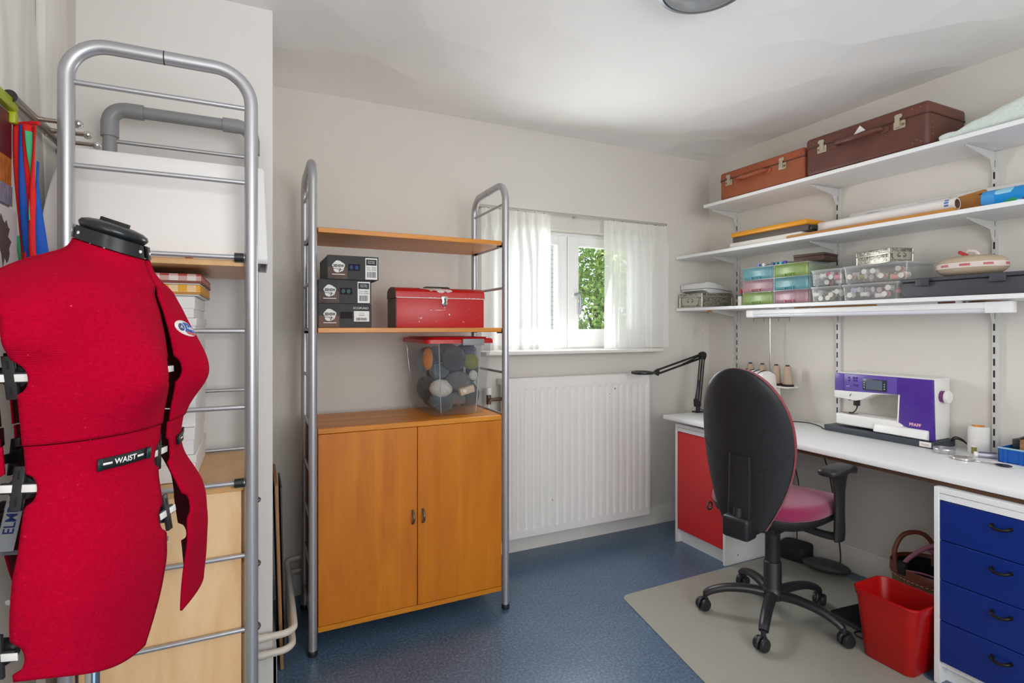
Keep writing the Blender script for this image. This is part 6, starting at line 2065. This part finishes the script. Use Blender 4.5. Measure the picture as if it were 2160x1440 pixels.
MB().prism([(Hp.x + .012, Hp.z - .022), (Hp.x + .020, Hp.z + .012), (Hp.x, Hp.z + .018), (Hp.x - .026, Hp.z + .004), (Hp.x - .026, Hp.z - .006)], 'y', Hp.y - .009, Hp.y + .009, bev=.003).cyl(Hp + Vector((-.02, 0, 0)), Hp + Vector((-.048, -.002, 0)), .0055, seg=10).build('head_joint', M_lampb, lm)
MB().tube(arc(Hp + Vector((0, 0, .014)), .012, 0, PI, 8, (1, 0, 0), (0, 0, 1)), .002, 6).build('wing_nut', M_chrome, lm)
HC = Hp + Vector((-.112, -.006, .003))
MB().lathe([(.050, -.006), (.066, -.008), (.0685, 0), (.066, .007), (.052, .008), (.050, .006), (.050, -.006)], HC, 40, cap0=False, cap1=False).build('lens_ring', M_lampb, lm)
MB().lathe([(.0505, -.0022), (.02, -.0032), (.001, -.0034)], HC, 32, cap0=False).lathe([(.0505, .0022), (.02, .0032), (.001, .0034)], HC, 32, cap0=False).build('lens', clear_mat('lens_glass', (.85, .9, .9, 1), .12, (.6, .66, .66, 1), .12, .03), lm)
MB().tube(crom([(2.53, 2.565, .790), (2.56, 2.53, .770), (2.60, 2.47, .7655), (2.62, 2.435, .7655)], 8), .0032, 8).build('cable', M_cable, lm)

# ------------------------------------------------------------------ small things on the desk
t = thing('pin_tin', 'round silver tin without its lid beside the sewing machine', 'tin', (2.668, 1.285, .762))
MB().lathe([(.037, .0006), (.0385, .003), (.0385, .0215), (.0365, .0215), (.0365, .004), (.001, .004)], (2.668, 1.285, .762), 36, cap1=False).build('tin_body', mat('tin_metal', rgb(196, 196, 200), .3, metal=.8), t)
MB().lathe([(.0390, .013), (.0396, .014), (.0396, .018), (.0390, .019)], (2.668, 1.285, .762), 36, cap0=False, cap1=False).build('tin_bead', MATS['tin_metal'], t)
t = thing('tin_lid', 'shiny silver tin lid with glass window lying in front of the tin', 'lid', (2.605, 1.190, .762))
MB().lathe([(.038, .0006), (.040, .002), (.040, .009), (.034, .0105), (.033, .009), (.001, .009)], (2.605, 1.190, .762), 36).build('lid_rim', M_chrome, t)
t = thing('thread_cop', 'large white thread spool with orange core beside the blue organiser', 'thread spool', (2.800, 1.222, .762))
MB().lathe([(.036, .0006), (.0375, .004), (.0375, .110), (.035, .113), (.022, .113)], (2.800, 1.222, .762), 32).build('thread', mat('white_thread', rgb(226, 224, 220), .8, bump=.4, bscale=500), t)
MB().lathe([(.0215, .1128), (.022, .116), (.013, .1165), (.012, .108)], (2.800, 1.222, .762), 24).build('core', mat('orange_core', rgb(224, 140, 40), .5), t)
MB().tube(crom([(2.80, 1.235, .878), (2.80, 1.25, .895), (2.795, 1.24, .915), (2.79, 1.225, .94)], 5), .0006, 5).build('loose_thread', MATS['white_thread'], t)
t = thing('thread_spool', 'tiny olive green thread spool standing before the white thread spool', 'thread spool', (2.742, 1.212, .762))
MB().cyl((2.742, 1.212, .766), (2.742, 1.212, .795), .0088, seg=16).build('thread', mat('olive_thread', rgb(126, 122, 44), .7), t)
MB().cyl((2.742, 1.212, .7626), (2.742, 1.212, .766), .0105, seg=16).cyl((2.742, 1.212, .795), (2.742, 1.212, .799), .0105, seg=16).build('flange', M_whitep, t)
t = thing('chalk_liner', 'small silver and purple cylinder lying in front of the blue organiser', 'sewing tool', (2.70, 1.16, .762))
MB().cyl((2.700, 1.182, .7735), (2.735, 1.128, .7735), .0108, seg=20).build('barrel', mat('pale_silver', rgb(176, 176, 186), .35, metal=.4), t)
MB().cyl((2.694, 1.191, .7735), (2.700, 1.182, .7735), .0112, seg=20).build('end_cap', M_whitep, t)
MB().box(-.0275, .0275, -.006, .006, .0095, .0112, M=Matrix.Translation((2.7175, 1.155, .7735)) @ Matrix.Rotation(math.atan2(1.128 - 1.182, .035), 4, 'Z')).build('label', mat('purple_label', rgb(76, 40, 96), .5), t)
ob = thing('organiser_box', 'open blue plastic organiser box full of sewing odds and ends', 'organiser', (2.77, .95, .762))
M_bbox = mat('blue_plastic', rgb(6, 84, 170), .4)
bx0, bx1, by0, by1, bz = 2.688, 2.850, .72, 1.108, .7626
mb = MB().box(bx0, bx1, by0, by1, bz, bz + .003)
mb.box(bx0, bx0 + .0035, by0, by1, bz, bz + .058, bev=.001, seg=1).box(bx1 - .0035, bx1, by0, by1, bz, bz + .058, bev=.001, seg=1).box(bx0, bx1, by1 - .0035, by1, bz, bz + .058, bev=.001, seg=1).box(bx0, bx1, by0, by0 + .0035, bz, bz + .058, bev=.001, seg=1)
mb.build('tray', M_bbox, ob)
mb = MB()
for y in (1.085, 1.035, .965, .965 - .07):
    mb.box(bx0 - .003, bx0 + .001, y - .006, y + .006, bz, bz + .056, bev=.001, seg=1)
mb.build('front_rib', M_bbox, ob)
MB().box(bx0 - .005, bx0 + .002, by0, by1, bz + .054, bz + .060, bev=.001).build('rim', mat('pale_rim', rgb(150, 186, 200), .4), ob)
t = thing('cork_block', 'brown cork block standing in the blue organiser box', 'block', (2.77, 1.0, .766))
MB().box(2.742, 2.775, .90, 1.062, .766, .852, bev=.003).build('cork', mat('cork', rgb(164, 120, 80), .8, var=.35, vscale=40), t)
t = thing('black_case', 'small black case at the back left of the blue organiser box', 'case', (2.80, 1.08, .766))
MB().box(2.775, 2.835, 1.045, 1.100, .766, .848, bev=.006).build('case_body', M_black, t)
MB().tube(crom([(2.80, 1.08, .848), (2.80, 1.05, .862), (2.80, 1.01, .860), (2.80, .98, .853)], 6), .006, 8).build('strap', M_black, t)
t = thing('picture_card', 'white card with a small grey landscape leaning on the wall behind the blue organiser', 'card', (2.85, 1.0, .762))
MB().box(2.8535, 2.8555, .86, 1.045, .7626, .896, bev=.0006, seg=1).build('card', M_card, t)
MB().prism([(1.030, .868), (1.00, .876), (.975, .882), (.94, .874), (.90, .870), (.90, .862), (1.030, .862)], 'x', 2.8528, 2.8534).prism([(1.03, .845), (.93, .850), (.93, .842), (1.03, .841)], 'x', 2.8528, 2.8534).build('landscape_print', mat('grey_print_soft', rgb(150, 150, 156), .6), t)
for i, (x, y, c_, nm, lb) in enumerate(((2.71, .985, rgb(214, 178, 150), 'wooden', 'pale wooden bead lying in the blue organiser box'), (2.715, .925, rgb(60, 90, 190), 'blue', 'blue spool lying in the blue organiser box near the photo edge'))):
    t = thing('bead' if i == 0 else 'thread_reel', lb, 'bead' if i == 0 else 'thread reel', (x, y, .80), 0, world=False)
    if i == 0:
        MB().ball((0, 0, .012), .012).cyl((0, 0, .004), (0, 0, -.034), .006).build('bead_body', mat('bead_' + nm, c_, .5), t)
    else:
        MB().lathe([(.012, -.0365), (.016, -.035), (.016, .012), (.012, .014)], (0, 0, 0), 18).build('thread', mat('reel_' + nm, c_, .6), t)
        MB().lathe([(.004, .014), (.017, .015), (.017, .019), (.004, .02)], (0, 0, 0), 18).build('flange', mat('reel_peach', rgb(222, 190, 160), .5), t)
t = thing('seam_ripper', 'seam ripper with dark blue oval handle lying on the desk', 'seam ripper', (2.60, 1.09, .762))
Mr = Matrix.Translation((2.600, 1.075, .7685)) @ Matrix.Rotation(R(-78), 4, 'Z')
MB().ball((0, 0, 0), .02, (1.35, .55, .28), 20, 12, M=Mr.to_3x3().to_4x4()).xf(Matrix.Translation((2.600, 1.055, .7685))).build('grip', mat('midnight_plastic', rgb(24, 26, 52), .25), t)
MB().cyl((2.595, 1.082, .7685), (2.598, 1.128, .766), .0028, .0018, 10).build('shaft', M_chrome, t)
MB().cyl((2.598, 1.128, .766), (2.602, 1.150, .7645), .0018, .0006, 8).cyl((2.598, 1.128, .766), (2.608, 1.140, .765), .0014, .001, 8).build('fork', M_chrome, t)
t = thing('white_ruler', 'narrow white ruler lying on the desk before the blue organiser', 'ruler', (2.64, 1.0, .762))
Mr = Matrix.Translation((2.662, 1.115, .7626)) @ Matrix.Rotation(R(-107), 4, 'Z')
MB().box(0, .26, -.004, .004, 0, .004, bev=.001, M=Mr).build('strip', M_whitep, t)
MB().box(.085, .125, -.007, .007, .004, .008, bev=.001, M=Mr).build('slider', mat('pale_blue_plastic', rgb(190, 206, 226), .3), t)

# ------------------------------------------------------------------ floor: chair mat, bin, basket, pedals and cables
mm = MB()
def rpoly(pts, r, n=8):
    out_ = []
    for i in range(len(pts)):
        p, a, c = Vector(pts[i]), Vector(pts[i - 1]), Vector(pts[(i + 1) % len(pts)])
        u, v = (a - p).normalized(), (c - p).normalized()
        A, B = p + u * r, p + v * r
        for k in range(n + 1):
            s = k / n
            out_.append(tuple((A * (1 - s) ** 2 + p * 2 * s * (1 - s) + B * s * s)))
    return out_
M_mat = mat('olive_grey_mat', rgb(158, 157, 146), .40, bump=.25, bscale=260)
o_ = mm.prism(rpoly([(1.592, 2.116), (2.765, 2.128), (2.765, 1.16), (2.236, 1.16), (2.236, .60), (1.33, .60)], .045), 'z', .0006, .0034).build('chair_mat', M_mat)
tag(o_, 'large olive grey chair mat lying on the blue floor under the desk', 'mat')
tb_ = thing('waste_bin', 'open red plastic waste bin beside the blue drawers', 'bin', (2.25, 1.23, .0036))
M_bin = mat('bright_red_plastic', rgb(172, 4, 6), .4)
def bin_ring(z, k, off=0.0, r=.035):
    cx, cy = 2.253, 1.243
    hx, hy = .098 * k + off, .116 * k + off
    pts = []
    for qx, qy, a0 in ((1, 1, 0), (-1, 1, PI / 2), (-1, -1, PI), (1, -1, 1.5 * PI)):
        for i in range(7):
            a = a0 + PI / 2 * i / 6
            pts.append((cx + qx * (hx - r) + r * math.cos(a), cy + qy * (hy - r) + r * math.sin(a), z))
    return pts
MB().loft([bin_ring(.0042, .76, 0, .028), bin_ring(.008, .785, 0, .03), bin_ring(.242, .975), bin_ring(.243, .975, .004), bin_ring(.262, .985, .0045)], True, True, False).loft([bin_ring(.262, .985, .0045), bin_ring(.267, .985, .0035), bin_ring(.268, .985, .0005), bin_ring(.262, .985, -.002), bin_ring(.012, .78, -.002, .028)], True, False, True).build('bin_body', M_bin, tb_, ang=40)
MB().loft([bin_ring(.264, .985, .0085, .042), bin_ring(.2695, .985, .0075, .041), bin_ring(.2705, .985, .003, .037), bin_ring(.268, .985, .0005, .035)], True, False, False).build('rim', M_bin, tb_, ang=40)
# basket bag
bg = thing('basket_bag', 'woven brown basket bag with leather and pink handles behind the red bin', 'basket', (2.66, 1.32, .0036))
M_weave = mat('basket_weave', rgb(150, 122, 88), .8, var=.5, vscale=60, bump=.8, bscale=120, stretch=(1, 1, 3))
M_leath = mat('brown_leather', rgb(112, 58, 38), .45)
BC = (2.655, 1.310, 0)
def oval(z, rx, ry, n=40):
    return [(BC[0] + rx * math.cos(2 * PI * i / n), BC[1] + ry * math.sin(2 * PI * i / n), z) for i in range(n)]
MB().loft([oval(.0042, .105, .115), oval(.02, .118, .130), oval(.14, .138, .155), oval(.215, .145, .163)], True, True, False).build('basket', M_weave, bg, solid=.004)
MB().loft([oval(.213, .147, .165), oval(.214, .151, .169), oval(.258, .150, .168), oval(.262, .147, .165), oval(.240, .143, .161)], True, False, False).build('leather_rim', M_leath, bg)
MB().loft([oval(.245, .143, .161), oval(.05, .11, .13)], True, False, True).build('black_lining', mat('black_cloth', rgb(12, 11, 12), .9), bg)
mst = MB()
for i in range(60):
    a0, a1 = 2 * PI * i / 60, 2 * PI * (i + .6) / 60
    mst.tube([(BC[0] + .1515 * math.cos(a), BC[1] + .1695 * math.sin(a), .219) for a in (a0, (a0 + a1) / 2, a1)], .0014, 5)
mst.build('stitching', mat('cream_stitch', rgb(210, 196, 170), .7), bg)
MB().tube(crom([(2.535, 1.405, .245), (2.545, 1.415, .32), (2.585, 1.40, .385), (2.64, 1.36, .395), (2.67, 1.33, .35), (2.665, 1.325, .26)], 8), .0095, 10).build('leather_handle', M_leath, bg)
M_pinkh = mat('mauve_strap', rgb(150, 92, 116), .6)
MB().tube(crom([(2.52, 1.375, .262), (2.535, 1.35, .31), (2.56, 1.30, .365), (2.60, 1.245, .395), (2.65, 1.20, .37), (2.68, 1.18, .25)], 8), .009, 10).tube(crom([(2.66, 1.34, .325), (2.65, 1.29, .315), (2.64, 1.235, .285), (2.64, 1.19, .25)], 6), .009, 10).build('pink_handle', M_pinkh, bg)
MB().tube(crom([(2.512, 1.352, .259), (2.535, 1.30, .262), (2.54, 1.24, .262), (2.535, 1.18, .259)], 6), .004, 8).build('zip_edge', M_pinkh, bg)
MB().box(2.505, 2.53, 1.352, 1.385, .235, .290, bev=.004).build('strap_tab', M_blackm, bg)
# foot pedals
fp = thing('foot_pedal', 'flat ribbed black foot pedal on the mat beside the red bin', 'pedal', (2.40, 1.50, .0036))
Mp = Matrix.Translation((2.425, 1.475, .0036)) @ Matrix.Rotation(R(-6), 4, 'Z')
MB().box(-.105, .105, -.085, .085, .0006, .020, bev=.004, M=Mp).build('pedal_base', M_dgrey, fp)
mb = MB().box(-.102, .102, -.081, .081, .020, .026, bev=.002, M=Mp)
for i in range(14):
    mb.box(-.098, .098, -.077 + .0115 * i, -.0725 + .0115 * i, .026, .0285, bev=.0006, seg=1, M=Mp)
mb.build('tread', M_blackm, fp)
MB().tube(crom([(2.315, 1.425, .010), (2.285, 1.430, .008), (2.272, 1.400, .008), (2.290, 1.370, .008), (2.33, 1.365, .008), (2.36, 1.385, .010)], 8), .003, 8).build('cable', M_cable, fp)
fp2 = thing('foot_pedal', 'rounded black foot pedal by the skirting under the desk', 'pedal', (2.735, 1.86, .0036))
Mp = Matrix.Translation((2.735, 1.86, .0036)) @ Matrix.Rotation(R(24), 4, 'Z')
MB().ball((0, 0, 0), 1, (.062, .115, .030), 28, 14, M=Mp.to_3x3().to_4x4()).xf(Matrix.Translation((2.735, 1.86, .034))).build('pedal_body', M_dgrey, fp2)
ct = thing('power_adapter', 'black power adapter bundle on the floor behind the chair column', 'adapter', (2.74, 2.045, .0036))
Mp = Matrix.Translation((2.745, 2.045, .0036)) @ Matrix.Rotation(R(15), 4, 'Z')
MB().rbox(-.07, .07, -.075, .075, 0, .085, .03, edge=.012, M=Mp).build('adapter_body', M_blackm, ct)
for lb, pts in (('thin dark cable hanging behind the chair down to the black adapter', [(2.80, 2.09, .716), (2.80, 2.12, .60), (2.79, 2.06, .40), (2.775, 2.06, .20), (2.76, 2.05, .094)]), ('thin brown cable hanging from the desk and bending along the floor to the pedal', [(2.815, 2.06, .716), (2.81, 1.93, .60), (2.80, 1.865, .40), (2.80, 1.845, .25), (2.815, 1.835, .09), (2.82, 1.85, .020), (2.80, 1.90, .009), (2.77, 1.96, .009)])):
    o_ = MB().tube(crom(pts, 8), .0030, 8).build('hanging_cable', mat('brown_black_cable', rgb(44, 36, 32), .5))
    tag(o_, lb, 'cable')

# ------------------------------------------------------------------ office chair
ch = thing('office_chair', 'black office chair with magenta seat seen from behind at the desk', 'office chair', (2.085, 1.668, .0036), R(12), world=False)
M_chb = mat('chair_black_shell', rgb(30, 30, 33), .5, bump=.15, bscale=400)
M_chm = mat('chair_black_metal', rgb(38, 37, 42), .38)
M_mag = mat('magenta_weave', rgb(150, 28, 86), .9, bump=.5, bscale=700, sheen=.35, col2=rgb(132, 26, 66), vscale=220)
M_magr = M_mag
# five-star base
th0 = R(128)
for k in range(5):
    a = th0 + k * 2 * PI / 5
    c_, s_ = math.cos(a), math.sin(a)
    cp = crom([(.02, 0, .108), (.10, 0, .118), (.19, 0, .112), (.255, 0, .092), (.283, 0, .074)], 5)
    rings = []
    for i, p in enumerate(cp):
        t_ = i / (len(cp) - 1)
        wy, wz = .026 - .007 * t_, .021 - .006 * t_
        tg = (cp[min(i + 1, len(cp) - 1)] - cp[max(i - 1, 0)]).normalized()
        nz_ = Vector((-tg.z, 0, tg.x))
        rings.append([Matrix.Rotation(a, 4, 'Z') @ (p + Vector((0, 1, 0)) * wy * math.cos(q) + nz_ * wz * math.sin(q)) for q in [2 * PI * j / 16 for j in range(16)]])
    leg = MB().loft(rings, True, True, True).build('base_leg', M_chm, ch, ang=60)
    # castor: stem, hood and two wheels
    ca = a + (.7, -.5, 1.1, .4, -1.0)[k]
    Mc = Matrix.Translation((.285 * c_, .285 * s_, 0)) @ Matrix.Rotation(ca, 4, 'Z')
    mb = MB().cyl(Mc @ Vector((0, 0, .052)), Mc @ Vector((0, 0, .080)), .010, seg=12)
    mb.tube([Mc @ Vector((.012 + .030 * math.cos(q), 0, .028 + .030 * math.sin(q))) for q in [R(-10) + R(200) * j / 10 for j in range(11)]], .006, 8)
    mb.build('castor_fork', M_chm, leg)
    for yy_ in (-1, 1):
        Mw = Mc @ Matrix(((1, 0, 0, .012), (0, 0, 1, 0), (0, 1, 0, .0275), (0, 0, 0, 1)))
        z0, z1 = (.006, .024) if yy_ > 0 else (-.024, -.006)
        MB().lathe([(.010, z0), (.024, z0), (.0268, z0 + .004), (.0268, z1 - .004), (.024, z1), (.010, z1)], (0, 0, 0), 24, M=Mw).build('castor_wheel', M_black, leg)
MB().lathe([(.030, .088), (.044, .092), (.048, .108), (.046, .128), (.040, .136), (.0375, .140), (.0375, .250), (.0355, .254), (.0315, .256), (.0305, .435)], (0, 0, 0), 28).build('gas_column', M_chm, ch)
MB().tube([(0, 0, .405), (-.01, .09, .403), (-.012, .14, .401)], .005, 8).build('height_lever', M_black, ch)
# seat: shell and cushion
def seat_ring(z, k, dx=0.0, n=8):
    x0_, x1_, hy = -.240, .285, .237
    cx_ = (x0_ + x1_) / 2 + .01
    pts = []
    hx = (x1_ - x0_) / 2 * k
    hyk = hy * k
    for i in range(48):
        a = 2 * PI * i / 48
        e = .66
        pts.append((cx_ + dx + hx * math.copysign(abs(math.cos(a)) ** e, math.cos(a)), hyk * math.copysign(abs(math.sin(a)) ** e, math.sin(a)) * (1 + .03 * math.cos(a)), z))
    return pts
def bend(p):
    x, y, z = p
    f_ = max(0, x - .13)
    return (x, y, z + .055 - .9 * f_ ** 2 * 4 * .6 + .10 * max(0, abs(y) - .12) ** 1.2 * .6)
def seatloft(rs):
    return MB().loft([[bend(p) for p in r_] for r_ in rs], True, True, True)
seatloft([seat_ring(.395, .55), seat_ring(.402, .80), seat_ring(.425, .95), seat_ring(.448, .995), seat_ring(.456, .99)]).build('seat_shell', M_chb, ch, ang=50)
seatloft([seat_ring(.4565, .985), seat_ring(.462, 1.005), seat_ring(.485, 1.0), seat_ring(.503, .965), seat_ring(.512, .88), seat_ring(.514, .70), seat_ring(.512, .4), seat_ring(.511, .1)]).build('seat_cushion', M_mag, ch, ang=60)
MB().box(-.13, .12, -.075, .075, .41, .447, bev=.012).build('mechanism', M_black, ch)
# backrest
def back_w(t):
    # half width at height fraction t: narrow foot, broad upper part, round top
    if t < .55:
        s = t / .55
        return .085 + (.197 - .085) * (math.sin(PI / 2 * s) ** .85)
    s = (t - .55) / .45
    return .197 * math.sqrt(max(0, 1 - s ** 2.25))
ZB0, ZB1 = .462, 1.128
def back_pt(u, v, off):
    # u -1..1 across, v 0..1 up
    z = ZB0 + (ZB1 - ZB0) * v
    rb_ = .0
    hw = back_w(v) if v > .03 else back_w(.03) * (.90 + .1 * v / .03)
    y = u * hw
    x = -.258 - .055 * v + .030 * math.sin(PI * min(1, v * 1.15)) * .6
    x += .055 * (y / .207) ** 2                 # wraps forward at the sides
    e = math.sqrt(max(0, 1 - abs(u) ** 6)) * math.sqrt(max(0, 1 - max(0, (v - .9) / .1) ** 2)) if off else 1
    return Vector((x + off * (.35 + .65 * e), y, z))
def shell(off0, off1, k0=1.0):
    nu, nv = 28, 44
    vs_ = lambda v: 1 - (1 - v) ** 1.6 * 1.0
    A = [[back_pt((-1 + 2 * i / nu) * k0, min(.9995, vs_(j / nv)), off0) for i in range(nu + 1)] for j in range(nv + 1)]
    B = [[back_pt((-1 + 2 * i / nu) * k0, min(.9995, vs_(j / nv)), off1) for i in range(nu + 1)] for j in range(nv + 1)]
    rings = []
    for j in range(nv + 1):
        rings.append(A[j] + B[j][::-1])
    return MB().loft(rings, True, True, True)
shell(-.012, .012).build('back_shell', M_chb, ch, ang=50)
shell(.0125, .058, .985).build('back_cushion', mat('red_weave', rgb(146, 20, 34), .9, bump=.5, bscale=700, sheen=.2), ch, ang=55)
# moulded seam line across the back shell
MB().tube([back_pt(-.985 + 1.97 * i / 30, .50 - .155 * (1 - (-1 + 2 * i / 30) ** 2) ** .8 + .02 * (i / 30), -.0125) for i in range(31)], .0016, 6).build('back_seam', M_chm, ch)
# spine: broad moulded cover plate with ridges, running to the seat
mb = MB()
sp = []
for v in (.0, .10, .20, .30, .40, .455):
    c_ = back_pt(0, v, -.012)
    wd = .050 - .010 * v
    dp = .022 * (1 - v / .56)
    sp.append([(c_.x + .002, -wd, c_.z), (c_.x - dp, -wd + .006, c_.z), (c_.x - dp - .004, 0, c_.z), (c_.x - dp, wd - .006, c_.z), (c_.x + .002, wd, c_.z)])
mb.loft(sp, False, False, False)
mb.add([], [])
mb.build('back_bar', M_chb, ch, ang=40, fix=True)
mb = MB()
for y in (-.046, .046):
    mb.tube([back_pt(0, v, -.012) + Vector((-.018 * (1 - v / .56), y * (1 - .2 * v), 0)) for v in (0, .1, .2, .3, .4, .455)], .004, 8)
mb.build('back_rib', M_chm, ch)
MB().tube(crom([(-.285, 0, .55), (-.290, 0, .47), (-.265, 0, .43), (-.17, 0, .425), (-.06, 0, .428)], 6), .020, 12).build('back_post', M_black, ch)
mb = MB().box(-.318, -.238, -.058, .058, .425, .515, bev=.014, seg=3)
mb.build('post_housing', M_black, ch)
MB().tube(arc((-.225, .170, .500), .017, 0, 2 * PI, 14, (1, 0, 0), (0, 0, 1)), .004, 6).build('knob_ring', M_black, ch)
# arm rests
for sgn in (-1, 1):
    y = -.262 if sgn < 0 else .222
    mb = MB()
    mb.tube(crom([(.02, .10 * sgn, .435), (.02, .20 * sgn, .430), (.02, .252 * sgn, .437), (.022, y, .47)], 6), .016, 10)
    x_ = MB()
    rings = []
    for z, w_, d_ in ((.420, .040, .014), (.45, .042, .017), (.54, .036, .016), (.62, .040, .016), (.672, .060, .018), (.698, .085, .022)):
        rings.append([(.030 + w_ * math.cos(q), y + d_ * math.sin(q), z) for q in [2 * PI * j / 20 for j in range(20)]])
    mb.loft(rings, True, True, True)
    a_ = mb.build('armrest_post', M_black, ch, ang=45)
    pr = []
    for i, (x, w_, z, h_) in enumerate(((-.098, .018, .714, .008), (-.090, .034, .714, .014), (-.06, .040, .714, .017), (.02, .040, .714, .018), (.085, .038, .712, .017), (.120, .034, .703, .016), (.140, .026, .691, .012), (.147, .014, .686, .007))):
        pr.append([(x, y + w_ * math.copysign(abs(math.cos(q)) ** .6, math.cos(q)), z + h_ * math.copysign(abs(math.sin(q)) ** .7, math.sin(q))) for q in [2 * PI * j / 24 for j in range(24)]])
    MB().loft(pr, True, True, True).build('armrest_pad', M_black, a_, ang=60)

# ------------------------------------------------------------------ ceiling lamp
cl = thing('ceiling_lamp', 'round glass ceiling lamp with grey metal ring at the top edge', 'ceiling lamp', (1.325, 1.318, ZC))
MB().lathe([(.120, -.001), (.150, -.004), (.152, -.030), (.146, -.044), (.134, -.046), (.132, -.030), (.120, -.012)], (1.325, 1.318, ZC - .004), 48, cap0=True, cap1=False).build('metal_ring', mat('lamp_grey', rgb(128, 134, 140), .35, metal=.5), cl, ang=40)
MB().lathe([(.1335, -.040), (.126, -.052), (.10, -.062), (.06, -.069), (.001, -.071)], (1.325, 1.318, ZC), 48, cap0=False).build('glass_shade', clear_mat('ribbed_lamp_glass', (.88, .89, .9, 1), .55, (.78, .79, .80, 1), .12, .1), cl)
MB().lathe([(.10, -.006), (.03, -.010), (.028, -.035), (.001, -.04)], (1.325, 1.318, ZC), 24).build('lamp_fitting', M_whitep, cl)
